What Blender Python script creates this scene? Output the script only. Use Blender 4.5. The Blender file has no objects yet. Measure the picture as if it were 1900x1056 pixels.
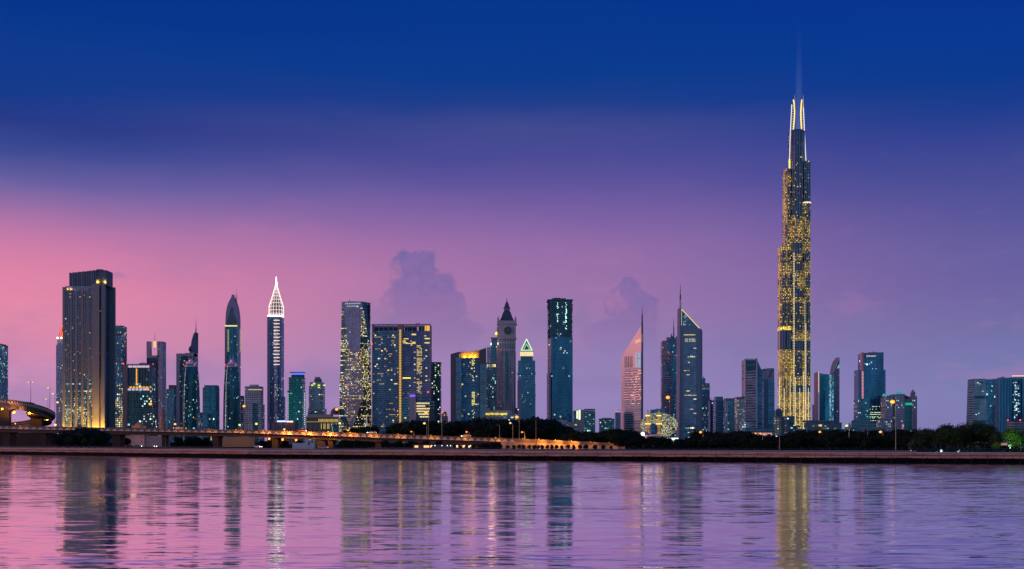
import bpy, math, random
import numpy as np
from mathutils import Vector, Matrix
R = math.radians
random.seed(7)
rng = np.random.default_rng(7)
scene = bpy.context.scene
col = scene.collection

# ------------------------------------------------------------------ camera
F, CX, HY, H = 2037.0, 950.0, 818.0, 6.9      # focal (px of the 1900 wide photo), centre, horizon row, eye height
G = 3.3                                        # land level above the water
cam = bpy.data.cameras.new('camera'); cam_o = bpy.data.objects.new('camera', cam); col.objects.link(cam_o)
cam.sensor_width = 36; cam.lens = F / 1900 * 36
cam.shift_y = (HY - 528) / 1900; cam.clip_start = 1; cam.clip_end = 60000
cam_o.location = (0, 0, H); cam_o.rotation_euler = (R(90), 0, 0)
scene.camera = cam_o
scene.view_settings.view_transform = 'Standard'; scene.view_settings.look = 'None'
scene.view_settings.exposure = 0.0; scene.view_settings.gamma = 1.0

# ------------------------------------------------------------------ node helpers
def s2l(c):
    return tuple(((v / 255) / 12.92 if v / 255 <= .04045 else ((v / 255 + .055) / 1.055) ** 2.4) for v in c)
class NT:
    def __init__(s, nt): s.nt = nt
    def n(s, t, **kw):
        nd = s.nt.nodes.new(t)
        for k, v in kw.items(): setattr(nd, k, v)
        return nd
    def link(s, a, b): s.nt.links.new(a, b)
    def m(s, op, a, b=None, c=None, clamp=False):
        nd = s.n('ShaderNodeMath', operation=op, use_clamp=clamp)
        for i, v in enumerate((a, b, c)):
            if v is None: continue
            if isinstance(v, (int, float)): nd.inputs[i].default_value = v
            else: s.link(v, nd.inputs[i])
        return nd.outputs[0]
    def vm(s, op, a, b=None):
        nd = s.n('ShaderNodeVectorMath', operation=op)
        for i, v in enumerate((a, b)):
            if v is None: continue
            if isinstance(v, tuple): nd.inputs[i].default_value = v
            elif op == 'SCALE' and i == 1:
                if isinstance(v, (int, float)): nd.inputs['Scale'].default_value = v
                else: s.link(v, nd.inputs['Scale'])
            else: s.link(v, nd.inputs[i])
        return nd.outputs[0]
    def mix(s, f, a, b, blend='MIX'):
        nd = s.n('ShaderNodeMix', data_type='RGBA', blend_type=blend)
        for i, v in ((0, f), (6, a), (7, b)):
            if isinstance(v, (int, float)): nd.inputs[i].default_value = v
            elif isinstance(v, tuple): nd.inputs[i].default_value = (*v[:3], 1)
            else: s.link(v, nd.inputs[i])
        return nd.outputs[2]
    def comb(s, x, y, z):
        nd = s.n('ShaderNodeCombineXYZ')
        for i, v in enumerate((x, y, z)):
            if isinstance(v, (int, float)): nd.inputs[i].default_value = v
            else: s.link(v, nd.inputs[i])
        return nd.outputs[0]
    def sep(s, v):
        nd = s.n('ShaderNodeSeparateXYZ'); s.link(v, nd.inputs[0]); return nd.outputs
    def noise(s, v, scale=1., detail=2., rough=.5, color=False):
        nd = s.n('ShaderNodeTexNoise'); s.link(v, nd.inputs['Vector'])
        nd.inputs['Scale'].default_value = scale; nd.inputs['Detail'].default_value = detail; nd.inputs['Roughness'].default_value = rough
        return nd.outputs['Color' if color else 'Fac']
    def smooth(s, v, a, b, lo=0., hi=1.):
        nd = s.n('ShaderNodeMapRange', interpolation_type='SMOOTHSTEP')
        s.link(v, nd.inputs[0])
        for i, x in ((1, a), (2, b), (3, lo), (4, hi)): nd.inputs[i].default_value = x
        return nd.outputs[0]
    def ramp(s, v, stops):
        nd = s.n('ShaderNodeValToRGB'); s.link(v, nd.inputs[0]); e = nd.color_ramp.elements
        nd.color_ramp.interpolation = 'LINEAR'
        while len(e) > 1: e.remove(e[-1])
        e[0].position = stops[0][0]; e[0].color = (*s2l(stops[0][1]), 1)
        for p, c in stops[1:]:
            x = e.new(p); x.color = (*s2l(c), 1)
        return nd.outputs[0]

# ------------------------------------------------------------------ world: dusk sky
SUN_AZ, SUN_EL = -104, 4.0
w = bpy.data.worlds.new('World'); scene.world = w; w.use_nodes = True
N = NT(w.node_tree); w.node_tree.nodes.clear()
dirv = N.n('ShaderNodeTexCoord').outputs['Generated']
dx, dy, dz = N.sep(dirv)
hor = N.m('SQRT', N.m('ADD', N.m('MULTIPLY', dx, dx), N.m('MULTIPLY', dy, dy)))
tel = N.m('DIVIDE', dz, N.m('MAXIMUM', hor, .001))
az = N.m('MULTIPLY', N.m('ARCTAN2', dx, dy), 180 / math.pi)          # 0 ahead, negative left
q = N.comb(N.m('MULTIPLY', az, .05), N.m('MULTIPLY', tel, 9), 0)
streak = N.m('SUBTRACT', N.noise(q, 1.6, 5, .55), .5)
t0 = N.m('DIVIDE', tel, .42)
tt = N.m('ADD', t0, N.m('MULTIPLY', N.m('MULTIPLY', streak, .07), N.smooth(t0, .25, .6)), clamp=True)
def yy(y, c=1.0): return (HY - y) * c / 855.5
tl = N.m('ADD', tt, N.m('MULTIPLY', N.m('MULTIPLY', N.smooth(az, -26, -8, 1., 0.), .018), N.smooth(t0, .28, .42)), clamp=True)
left = N.ramp(tl, [(0, (176, 138, 188)), (yy(740, .91), (198, 142, 184)), (yy(690, .91), (203, 142, 184)), (yy(640, .91), (220, 139, 172)), (yy(560, .91), (230, 138, 168)), (yy(510, .91), (226, 133, 168)),
    (yy(460, .91), (214, 128, 167)), (yy(410, .91), (190, 120, 168)), (yy(365, .91), (150, 110, 166)), (yy(318, .91), (106, 96, 162)), (yy(260, .91), (62, 76, 148)),
    (yy(205, .91), (38, 58, 136)), (yy(150, .91), (20, 58, 140)), (yy(70, .91), (16, 58, 142)), (yy(0, .91), (6, 54, 140)), (1, (6, 50, 136))])
midr = N.ramp(tt, [(0, (138, 128, 182)), (yy(740), (152, 132, 186)), (yy(660), (150, 128, 180)), (yy(580), (158, 121, 172)), (yy(520), (158, 116, 170)), (yy(460), (150, 110, 168)),
    (yy(400), (126, 98, 164)), (yy(340), (96, 84, 156)), (yy(290), (76, 76, 150)), (yy(240), (66, 74, 144)), (yy(195), (32, 62, 140)), (yy(140), (12, 60, 142)), (yy(70), (8, 56, 142)), (yy(0), (6, 54, 142))])
rig = N.ramp(tt, [(0, (124, 126, 178)), (yy(740, .91), (126, 127, 180)), (yy(660, .91), (118, 119, 174)), (yy(600, .91), (114, 110, 166)), (yy(520, .91), (106, 98, 162)), (yy(450, .91), (96, 92, 158)),
    (yy(380, .91), (84, 84, 154)), (yy(300, .91), (64, 74, 148)), (yy(240, .91), (48, 66, 146)), (yy(190, .91), (26, 60, 142)), (yy(130, .91), (10, 58, 142)), (yy(60, .91), (8, 56, 146)), (1, (6, 50, 144))])
back = N.ramp(tt, [(0, (124, 156, 178)), (.25, (118, 154, 182)), (.6, (96, 136, 178)), (1, (64, 104, 162))])
c = N.mix(N.smooth(az, -28, 3), left, midr)
c = N.mix(N.smooth(az, 0, 27), c, rig)
absaz = N.m('ABSOLUTE', N.m('SUBTRACT', az, -28))
c = N.mix(N.smooth(absaz, 72, 128), c, back)
# zenith
zen = N.smooth(tel, .45, 3.0)
c = N.mix(zen, c, s2l((38, 70, 136)))
# heaped clouds low over the city
wob = N.noise(N.comb(az, N.m('MULTIPLY', tel, 57.3), 0), 1.25, 5, .5, True)
wx, wy, _ = N.sep(N.vm('SUBTRACT', wob, (.5, .5, .5)))
azw = N.m('ADD', az, N.m('MULTIPLY', wx, 1.15)); elw = N.m('ADD', tel, N.m('MULTIPLY', wy, .020))
def lump(px, py, rx, ry):
    a = math.degrees(math.atan((px - CX) / F)); e = (HY - py) / F * math.cos(math.radians(a))
    u = N.m('DIVIDE', N.m('SUBTRACT', azw, a), math.degrees(rx / F)); v = N.m('DIVIDE', N.m('SUBTRACT', elw, e), ry / F)
    return N.m('SUBTRACT', 1, N.m('SQRT', N.m('ADD', N.m('MULTIPLY', u, u), N.m('MULTIPLY', v, v))))
def union(ls):
    o = ls[0]
    for l in ls[1:]: o = N.m('MAXIMUM', o, l)
    return o
edge = .24
ca = union([lump(752, 500, 34, 38), lump(784, 498, 30, 34), lump(766, 530, 44, 40), lump(812, 540, 40, 36), lump(836, 570, 34, 34), lump(780, 610, 90, 70), lump(728, 565, 26, 30), lump(840, 620, 62, 40)])
cb = union([lump(1166, 550, 34, 34), lump(1190, 574, 38, 40), lump(1180, 610, 52, 52), lump(1140, 566, 24, 26), lump(1130, 626, 60, 36)])
cc = union([lump(1002, 592, 34, 32), lump(1075, 590, 30, 40), lump(700, 600, 60, 50), lump(330, 690, 130, 46), lump(600, 710, 150, 50), lump(60, 735, 120, 40), lump(215, 512, 20, 9), lump(1610, 590, 60, 16), lump(1890, 600, 30, 22), lump(1400, 640, 120, 30)])
cloudmask = N.smooth(N.m('MAXIMUM', ca, cb), 0, edge)
fadelow = N.smooth(tel, .055, .175)
litside = union([lump(726, 505, 22, 34), lump(708, 570, 26, 40), lump(1140, 560, 24, 26)])
puff = N.noise(N.comb(az, N.m('MULTIPLY', tel, 57.3), 3.3), 2.2, 5, .55)
rim = N.mix(N.smooth(puff, .3, .7), s2l((128, 107, 166)), s2l((114, 102, 164)))
rim = N.mix(N.m('MULTIPLY', N.smooth(litside, 0, .5), N.smooth(puff, .30, .65, .7, .35)), rim, s2l((186, 124, 166)))
c = N.mix(N.m('MULTIPLY', N.m('MULTIPLY', cloudmask, fadelow), .88), c, rim)
c = N.mix(N.m('MULTIPLY', N.smooth(cc, 0, .8), .34), c, s2l((128, 118, 170)))
wisp = N.noise(N.comb(N.m('MULTIPLY', az, .09), N.m('MULTIPLY', tel, 15), 8.), 1.5, 6, .62)
low = N.smooth(tel, .0, .30, 1., 0.)
c = N.mix(N.m('MULTIPLY', N.smooth(wisp, .50, .72), N.m('MULTIPLY', low, .32)), c, s2l((132, 116, 170)))
c = N.mix(N.m('MULTIPLY', N.smooth(wisp, .30, .46, 1., 0.), N.m('MULTIPLY', low, .22)), c, s2l((206, 132, 178)), 'MIX')
sky = N.n('ShaderNodeTexSky', sky_type='NISHITA', sun_disc=False)
sky.sun_elevation = R(SUN_EL - 4); sky.sun_rotation = R(SUN_AZ)
tot = N.mix(1.0, c, N.mix(1.0, sky.outputs[0], (.0004, .0004, .0004), 'MULTIPLY'), 'ADD')
bg = N.n('ShaderNodeBackground'); N.link(tot, bg.inputs[0]); bg.inputs[1].default_value = 1.0
N.link(bg.outputs[0], N.n('ShaderNodeOutputWorld').inputs[0])

sun = bpy.data.lights.new('sun', 'SUN'); sun.energy = 1.15; sun.angle = R(28); sun.color = (1, .50, .52)
so = bpy.data.objects.new('sun', sun); col.objects.link(so)
sd = Vector((math.sin(R(SUN_AZ)) * math.cos(R(SUN_EL)), math.cos(R(SUN_AZ)) * math.cos(R(SUN_EL)), math.sin(R(SUN_EL))))
so.rotation_euler = (-sd).to_track_quat('-Z', 'Y').to_euler(); so.location = sd * 500

# ------------------------------------------------------------------ materials
MATS = {}
def mat(name, base, rough=.7, metal=0., emit=None, es=0., noise=0., nscale=.3, spec=.5):
    if name in MATS: return MATS[name]
    m = bpy.data.materials.new(name); m.use_nodes = True; n = NT(m.node_tree); b = m.node_tree.nodes['Principled BSDF']
    b.inputs['Base Color'].default_value = (*base, 1); b.inputs['Roughness'].default_value = rough; b.inputs['Metallic'].default_value = metal
    b.inputs['Specular IOR Level'].default_value = spec
    if noise:
        oc = n.n('ShaderNodeTexCoord').outputs['Object']
        f = n.m('ADD', n.m('MULTIPLY', n.noise(oc, nscale, 5, .6), noise * 2), 1 - noise)
        n.link(n.vm('SCALE', n.mix(0., tuple(base), tuple(base)), f), b.inputs['Base Color'])
    if emit:
        b.inputs['Emission Color'].default_value = (*emit, 1); b.inputs['Emission Strength'].default_value = es
    MATS[name] = m; return m

def make_facade_group():
    g = bpy.data.node_groups.new('facade', 'ShaderNodeTree')
    I = lambda nm, t='NodeSocketFloat', d=0.: setattr(g.interface.new_socket(nm, in_out='INPUT', socket_type=t), 'default_value', d)
    for nm, d in (('CW', 4.), ('CH', 4.), ('FX', .7), ('FY', .6), ('Lit', .1), ('Str', 1.), ('Row', 0.), ('Seed', 0.), ('Metal', .7), ('Var', .35), ('Clump', .02)): I(nm, d=d)
    for nm in ('Wall', 'Glass', 'ColA', 'ColB'): I(nm, 'NodeSocketColor', (.5, .5, .5, 1))
    g.interface.new_socket('Shader', in_out='OUTPUT', socket_type='NodeSocketShader')
    n = NT(g); gi = n.n('NodeGroupInput').outputs; go = n.n('NodeGroupOutput')
    uv = n.n('ShaderNodeTexCoord').outputs['UV']; u, v, _ = n.sep(uv)
    a = n.m('DIVIDE', u, gi['CW']); b = n.m('DIVIDE', v, gi['CH'])
    fu = n.m('ABSOLUTE', n.m('SUBTRACT', n.m('FRACT', a), .5)); fv = n.m('ABSOLUTE', n.m('SUBTRACT', n.m('FRACT', b), .5))
    iu = n.m('FLOOR', a); iv = n.m('FLOOR', b)
    mask = n.m('MULTIPLY', n.m('LESS_THAN', fu, n.m('MULTIPLY', gi['FX'], .5)), n.m('LESS_THAN', fv, n.m('MULTIPLY', gi['FY'], .5)))
    wn = n.n('ShaderNodeTexWhiteNoise', noise_dimensions='3D'); n.link(n.comb(iu, iv, gi['Seed']), wn.inputs['Vector'])
    r1 = wn.outputs['Value']; r2, r3, r4 = n.sep(wn.outputs['Color'])
    wr = n.n('ShaderNodeTexWhiteNoise', noise_dimensions='3D'); n.link(n.comb(n.m('FLOOR', n.m('DIVIDE', iu, 5.)), iv, n.m('ADD', gi['Seed'], 31.)), wr.inputs['Vector'])
    wrow = n.n('ShaderNodeTexWhiteNoise', noise_dimensions='3D'); n.link(n.comb(iv, 3., n.m('ADD', gi['Seed'], 57.)), wrow.inputs['Vector'])
    cl = n.noise(n.vm('ADD', n.vm('SCALE', n.comb(n.m('MULTIPLY', u, .6), v, 0), gi['Clump']), n.comb(gi['Seed'], 5., 1.)), 1., 2.)
    p = n.m('MULTIPLY', gi['Lit'], n.smooth(cl, .38, .62, .15, 2.))
    rowon = n.m('MULTIPLY', n.m('MULTIPLY', gi['Row'], n.m('GREATER_THAN', wrow.outputs['Value'], .72)), n.m('GREATER_THAN', wr.outputs['Value'], .45))
    lit = n.m('LESS_THAN', r1, n.m('ADD', p, rowon))
    em = n.m('MULTIPLY', n.m('MULTIPLY', mask, lit), n.m('MULTIPLY', gi['Str'], n.m('ADD', .15, n.m('MULTIPLY', n.m('POWER', r4, 2.4), 1.5))))
    ec = n.mix(n.m('GREATER_THAN', r3, .68), gi['ColA'], gi['ColB'])
    big = n.noise(n.comb(n.m('MULTIPLY', u, .05), n.m('MULTIPLY', v, .012), gi['Seed']), 1., 3.)
    gl = n.vm('SCALE', gi['Glass'], n.m('MULTIPLY', n.m('ADD', n.m('SUBTRACT', 1., gi['Var']), n.m('MULTIPLY', r2, n.m('MULTIPLY', gi['Var'], 2.))), n.smooth(big, .25, .75, .65, 1.35)))
    wl = n.vm('SCALE', gi['Wall'], n.smooth(n.noise(n.comb(n.m('MULTIPLY', u, .3), n.m('MULTIPLY', v, .04), gi['Seed']), 1., 4.), .3, .7, .82, 1.12))
    P = n.n('ShaderNodeBsdfPrincipled')
    n.link(n.mix(mask, wl, gl), P.inputs['Base Color'])
    n.link(n.m('MULTIPLY', mask, gi['Metal']), P.inputs['Metallic'])
    n.link(n.m('SUBTRACT', .6, n.m('MULTIPLY', mask, .45)), P.inputs['Roughness'])
    geo = n.n('ShaderNodeNewGeometry')
    jit = n.vm('SCALE', n.vm('SUBTRACT', wn.outputs['Color'], (.5, .5, .5)), .05)
    n.link(n.vm('NORMALIZE', n.vm('ADD', geo.outputs['Normal'], n.vm('SCALE', jit, mask))), P.inputs['Normal'])
    n.link(ec, P.inputs['Emission Color']); n.link(em, P.inputs['Emission Strength'])
    n.link(P.outputs[0], go.inputs[0])
    return g
FG = make_facade_group()
YEL, WHT, AMB, CYA, GRN = (1., .68, .13), (.85, 1., .80), (1., .42, .05), (.45, .95, .95), (.75, .95, .25)
_seed = [0]
def fac(wall, glass, cw=4., ch=4., fx=.7, fy=.6, lit=.08, st=1., row=0., metal=.7, var=.35, a=YEL, b=WHT, clump=.02):
    _seed[0] += 1
    if cw < 20: cw *= .70
    wall = tuple(min(.78, v * 1.3) for v in wall)
    if ch < 8: ch *= .84
    m = bpy.data.materials.new('facade_material'); m.use_nodes = True; nt = m.node_tree; nt.nodes.clear(); n = NT(nt)
    gn = n.n('ShaderNodeGroup'); gn.node_tree = FG
    for k, v in dict(CW=cw, CH=ch, FX=fx, FY=fy, Lit=lit, Str=st, Row=row, Seed=_seed[0] * 3.7, Metal=metal, Var=var, Clump=clump).items(): gn.inputs[k].default_value = v
    for k, v in dict(Wall=wall, Glass=glass, ColA=a, ColB=b).items(): gn.inputs[k].default_value = (*v, 1)
    o = n.n('ShaderNodeOutputMaterial'); n.link(gn.outputs[0], o.inputs[0])
    m.cycles.emission_sampling = 'NONE'
    return m
ROOF = mat('roof_felt', (.10, .09, .10), .9, noise=.3)
CONC = mat('pale_concrete', (.34, .30, .32), .75, noise=.18, nscale=.08)
DCONC = mat('grey_concrete', (.16, .15, .18), .75, noise=.2, nscale=.08)
WHITE = mat('white_cladding', (.62, .58, .60), .5)
STEEL = mat('dark_steel', (.06, .07, .09), .45, .6)
MAST = mat('pale_steel', (.45, .42, .45), .35, .7)
GLASSD = mat('dark_glass', (.05, .15, .20), .12, .7)
RED = mat('red_beacon', (.3, .01, .02), .5, emit=(1, .03, .08), es=4)
def glow(name, c, s):
    m = mat(name, tuple(x * .5 for x in c), .5, emit=c, es=s); return m
NAVY, TEAL, BLUE, GREY = (.10, .22, .34), (.08, .32, .34), (.10, .28, .46), (.30, .34, .44)
WN, WT, WB, WG, WP = (.05, .08, .13), (.04, .10, .12), (.06, .12, .20), (.22, .22, .27), (.40, .35, .40)

# ------------------------------------------------------------------ mesh builder
SPLIT = set('lit_window floodlight corner_pier side_pier rib crown_rib cornice dark_slot lit_shopfront shoulder window light_strip lantern_glass pilaster corner_turret column facade_light vertical_rib balcony flank_balcony steel_fin edge_light vertical_light light_bar roof_post louvre niche lit_opening side_wall lit_balcony gallery_light drain work_light roof_plant_box sky_bridge_frame end_wall crown_light'.split())
class M:
    def __init__(s): s.v = []; s.f = []; s.uv = []; s.mi = []; s.g = []
    def mark(s): s.g.append((len(s.v), len(s.f)))
    def quad(s, a, b, c, d, uv=None, mi=0):
        i = len(s.v); s.v += [a, b, c, d]; s.f.append((i, i + 1, i + 2, i + 3)); s.uv.append(uv or [(0, 0)] * 4); s.mi.append(mi)
    def poly(s, pts, mi=1, uv=None):
        i = len(s.v); s.v += list(pts); s.f.append(tuple(range(i, i + len(pts)))); s.uv.append(uv or [(0, 0)] * len(pts)); s.mi.append(mi)
    def prism(s, pb, z0, z1, pt=None, mi=0, cap=1, u0=0., bottom=False):
        """pb: counter-clockwise (x, y) footprint; z1 may be a list with one height per corner"""
        s.mark()
        pt = pt or pb; n = len(pb); zt = z1 if isinstance(z1, (list, tuple)) else [z1] * n; u = u0
        for i in range(n):
            j = (i + 1) % n; L = math.dist(pb[i], pb[j])
            s.quad((*pb[i], z0), (*pb[j], z0), (*pt[j], zt[j]), (*pt[i], zt[i]), [(u, z0), (u + L, z0), (u + L, zt[j]), (u, zt[i])], mi)
            u += L
        s.poly([(*pt[i], zt[i]) for i in range(n)], cap)
        if bottom: s.poly([(*pb[i], z0) for i in range(n)][::-1], cap)
    def box(s, x0, x1, y0, y1, z0, z1, mi=0, cap=None):
        s.prism([(x0, y0), (x1, y0), (x1, y1), (x0, y1)], z0, z1, mi=mi, cap=mi if cap is None else cap, bottom=True)
    def loft(s, rings, mi=0, cap=1):
        """rings: list of (footprint, z)"""
        for (pa, za), (pb, zb) in zip(rings, rings[1:]):
            n = len(pa); u = 0
            for i in range(n):
                j = (i + 1) % n; L = max(math.dist(rings[0][0][i], rings[0][0][j]), .01)
                s.quad((*pa[i], za), (*pa[j], za), (*pb[j], zb), (*pb[i], zb), [(u, za), (u + L, za), (u + L, zb), (u, zb)], mi); u += L
        s.poly([(*p, rings[-1][1]) for p in rings[-1][0]], cap)
    def tube(s, a, b, r, r2=None, n=6, mi=0):
        a, b = Vector(a), Vector(b); d = (b - a); s.mark()
        if d.length < 1e-6: return
        d.normalize(); x = d.orthogonal().normalized(); y = d.cross(x); r2 = r if r2 is None else r2
        A = [tuple(a + (x * math.cos(t) + y * math.sin(t)) * r) for t in [2 * math.pi * i / n for i in range(n)]]
        B = [tuple(b + (x * math.cos(t) + y * math.sin(t)) * r2) for t in [2 * math.pi * i / n for i in range(n)]]
        for i in range(n):
            j = (i + 1) % n; s.quad(A[i], A[j], B[j], B[i], mi=mi)
        s.poly(A[::-1], mi); s.poly(B, mi)
    def ball(s, c, r, n=8, sz=1., mi=0):
        prof = [(r * math.sin(math.pi * k / n), -r * sz * math.cos(math.pi * k / n)) for k in range(n + 1)]
        s.lathe(c, prof, 2 * n, mi)
    def lathe(s, c, prof, n=16, mi=0, uvs=False):
        s.mark()
        for (r0, z0), (r1, z1) in zip(prof, prof[1:]):
            for i in range(n):
                a, b = 2 * math.pi * i / n, 2 * math.pi * (i + 1) / n; rr = max(p[0] for p in prof)
                P = lambda r, t, z: (c[0] + r * math.cos(t), c[1] + r * math.sin(t), c[2] + z)
                s.quad(P(r0, a, z0), P(r0, b, z0), P(r1, b, z1), P(r1, a, z1), [(a * rr, z0), (b * rr, z0), (b * rr, z1), (a * rr, z1)], mi)
    def build(s, name, mats, parent=None, smooth=False, loc=None):
        if name in SPLIT and 1 < len(s.g) <= 70 and s.g[0] == (0, 0):      # every separate piece becomes a part of its own
            ends = s.g[1:] + [(len(s.v), len(s.f))]
            for (v0, f0), (v1, f1) in zip(s.g, ends):
                k = M(); k.v = s.v[v0:v1]; k.f = [tuple(i - v0 for i in f) for f in s.f[f0:f1]]; k.uv = s.uv[f0:f1]; k.mi = s.mi[f0:f1]
                o = k.build(name, mats, parent, smooth, loc)
            return o
        me = bpy.data.meshes.new(name); me.from_pydata(s.v, [], s.f)
        ul = me.uv_layers.new(name='UVMap'); flat = [c for f in s.uv for p in f for c in p]; ul.data.foreach_set('uv', flat)
        mats = mats if isinstance(mats, (list, tuple)) else [mats]
        for m in mats: me.materials.append(m)
        if len(mats) > 1: me.polygons.foreach_set('material_index', [min(i, len(mats) - 1) for i in s.mi])
        if smooth: me.polygons.foreach_set('use_smooth', [True] * len(me.polygons))
        me.update()
        o = bpy.data.objects.new(name, me); col.objects.link(o)
        if parent: o.parent = parent
        if loc: o.location = loc
        return o
def tag(o, label=None, cat=None, group=None, kind=None):
    for k, v in (('label', label), ('category', cat), ('group', group), ('kind', kind)):
        if v: o[k] = v
    return o
def empty(name, loc, label=None, cat=None, group=None):
    o = bpy.data.objects.new(name, None); o.empty_display_size = 2; col.objects.link(o); o.location = loc
    return tag(o, label, cat, group)
def copy_tree(o, parent=None):
    c = o.copy(); col.objects.link(c)
    if parent: c.parent = parent
    for ch in list(o.children): copy_tree(ch, c)
    return c
def point(px, py, D):                       # where a thing seen at that column and row stands, D metres off
    return Vector(((px - CX) / F * D, D, H + (HY - py) / F * D))
def lamp_light(parent, loc, energy, c=(1, .5, .12), r=.3, spot=None, name='light'):
    l = bpy.data.lights.new(name, 'SPOT' if spot else 'POINT'); l.energy = energy * (.55 if energy < 3000 else 1); l.color = c; l.shadow_soft_size = r if spot else max(r, min(2., (l.energy / 60) ** .5))
    o = bpy.data.objects.new(name, l); col.objects.link(o); o.parent = parent; o.location = loc
    if spot:
        d, ang = spot; l.spot_size = R(ang); l.spot_blend = .6; o.rotation_euler = Vector(d).to_track_quat('-Z', 'Y').to_euler()
    return o

class T:
    """a building: local metres, x to the right, y away from the eye, z up from the ground"""
    def __init__(s, name, label, cat, cx, D, group=None):
        s.D = D; s.x0 = (cx - CX) / F * D; s.o = empty(name, (s.x0, D, G), label, cat, group)
    def x(s, px, y=0.): return (px - CX) * (s.D + y) / F - s.x0
    def z(s, py, y=0.): return H + (HY - py) * (s.D + y) / F - G
    def rect(s, a, b, y0, d):                 # footprint whose whole seen width is a..b
        if a <= CX: xa = s.x(a, y0)
        else: xa = s.x(a, y0 + d)
        xb = s.x(b, y0 + d) if b < CX else s.x(b, y0)
        if xb - xa < 3:
            xa, xb = s.x(a, y0), s.x(b, y0)
        return xa, xb
    def body(s, name, a, b, pt, mats, pb=None, y0=0., d=30., parent=None):
        m = M(); xa, xb = s.rect(a, b, y0, d)
        m.prism([(xa, y0), (xb, y0), (xb, y0 + d), (xa, y0 + d)], 0 if pb is None else s.z(pb, y0), s.z(pt, y0), bottom=pb is not None)
        return m.build(name, [mats, ROOF] if not isinstance(mats, (list, tuple)) else mats, parent or s.o)
    def rings(s, name, a, b, pt, pb, mat_, n=None, step=None, proj=.6, th=.5, y0=0., d=30., parent=None):
        m = M(); xa, xb = s.rect(a, b, y0, d); z0 = 0 if pb is None else s.z(pb); z1 = s.z(pt)
        k = int((z1 - z0) / (step or 4))
        for i in range(1, k + 1):
            z = z0 + i * (z1 - z0) / k; m.box(xa - proj, xb + proj, y0 - proj, y0 + d + proj, z - th, z)
        return m.build(name, mat_, parent or s.o)
    def fins(s, name, a, b, pt, pb, mat_, n, w_=.8, proj=1., y0=0., d=30., side=True, parent=None):
        m = M(); xa, xb = s.rect(a, b, y0, d); z0 = 0 if pb is None else s.z(pb); z1 = s.z(pt)
        for i in range(n + 1):
            x = xa + (xb - xa) * i / n; m.box(x - w_ / 2, x + w_ / 2, y0 - proj, y0 + .1, z0, z1)
        if side:
            sx = xb if (a + b) / 2 < CX else xa; k = max(1, int(n * d / max(xb - xa, 1)))
            for i in range(k + 1):
                y = y0 + d * i / k
                m.box(min(sx, sx + (proj if sx == xb else -proj)), max(sx, sx + (proj if sx == xb else -proj)), y - w_ / 2, y + w_ / 2, z0, z1)
        return m.build(name, mat_, parent or s.o)
    def mast(s, name, px, p0, p1, r, mat_=None, y=10., parent=None):
        m = M(); z0, z1 = s.z(p0, y), s.z(p1, y); zm = z0 + (z1 - z0) * .55
        m.tube((s.x(px, y), y, z0), (s.x(px, y), y, zm), r, r * .8); m.tube((s.x(px, y), y, zm), (s.x(px, y), y, z1), r * .5, r * .15)
        return m.build(name, mat_ or MAST, parent or s.o)
    def beacon(s, px, py, y=-1., r=1.5):
        m = M(); m.ball((s.x(px, y), y, s.z(py, y)), r * .62, 5); return m.build('beacon', RED, s.o)
    def plant(s, a, b, pt, pb, y0=6., d=14., m_=None):
        m = M(); xa, xb = s.x(a, y0), s.x(b, y0); zb, zt = s.z(pb), s.z(pt)
        m.box(xa, xb, y0, y0 + d, zb, zt)
        for k in range(3):
            x = xa + (xb - xa) * random.uniform(.1, .9); m.tube((x, y0, zt), (x, y0, zt + random.uniform(1.5, 4)), .25)
        return m.build('roof_plant', m_ or DCONC, s.o)
    def parapet(s, a, b, p, y0=0., d=30., h=2., t=.8, m_=None):
        m = M(); xa, xb = s.rect(a, b, y0, d); z = s.z(p, y0)
        for bx in ((xa - .3, xb + .3, y0 - .3, y0 + t), (xa - .3, xb + .3, y0 + d - t, y0 + d + .3), (xa - .3, xa + t, y0 + t, y0 + d - t), (xb - t, xb + .3, y0 + t, y0 + d - t)):
            m.box(*bx, z, z + h)
        return m.build('parapet', m_ or DCONC, s.o)


def lettering(text, size, parent, loc, mt, scale=(1, 1, 1), offset=.05, shear=0.):
    fc = bpy.data.curves.new('lettering', 'FONT'); fc.body = text; fc.size = size; fc.extrude = .1; fc.offset = offset; fc.align_x = 'CENTER'; fc.shear = shear
    tmp = bpy.data.objects.new('lettering', fc); col.objects.link(tmp)
    me = bpy.data.meshes.new_from_object(tmp.evaluated_get(bpy.context.evaluated_depsgraph_get())); me.name = 'sign_lettering'
    bpy.data.objects.remove(tmp); me.materials.clear(); me.materials.append(mt)
    o = bpy.data.objects.new('sign_lettering', me); col.objects.link(o); o.parent = parent; o.location = loc; o.rotation_euler = (R(90), 0, 0); o.scale = scale
    return o
def bulb_mat(c, s):
    nm = 'bulb_%d_%d_%d_%d' % (*[int(v * 99) for v in c], s * 10)
    if nm in MATS: return MATS[nm]
    m = bpy.data.materials.new(nm); m.use_nodes = True; n = NT(m.node_tree); P = m.node_tree.nodes['Principled BSDF']
    lw = n.n('ShaderNodeLayerWeight'); lw.inputs['Blend'].default_value = .35
    f = n.m('POWER', n.m('SUBTRACT', 1., lw.outputs['Facing'], clamp=True), 2.2)
    hot = tuple(min(1, v * .8 + .2) if v > .3 else v + .03 for v in c)
    amb = tuple(v * .5 if 0 < i_ and c[0] > .9 and c[2] < .5 else v for i_, v in enumerate(c))
    n.link(n.mix(f, amb, hot), P.inputs['Emission Color']); n.link(n.m('ADD', .8, n.m('MULTIPLY', f, min(s * .18, 1.9))), P.inputs['Emission Strength'])
    P.inputs['Base Color'].default_value = (*[v * .4 for v in c], 1); MATS[nm] = m; return m
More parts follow.
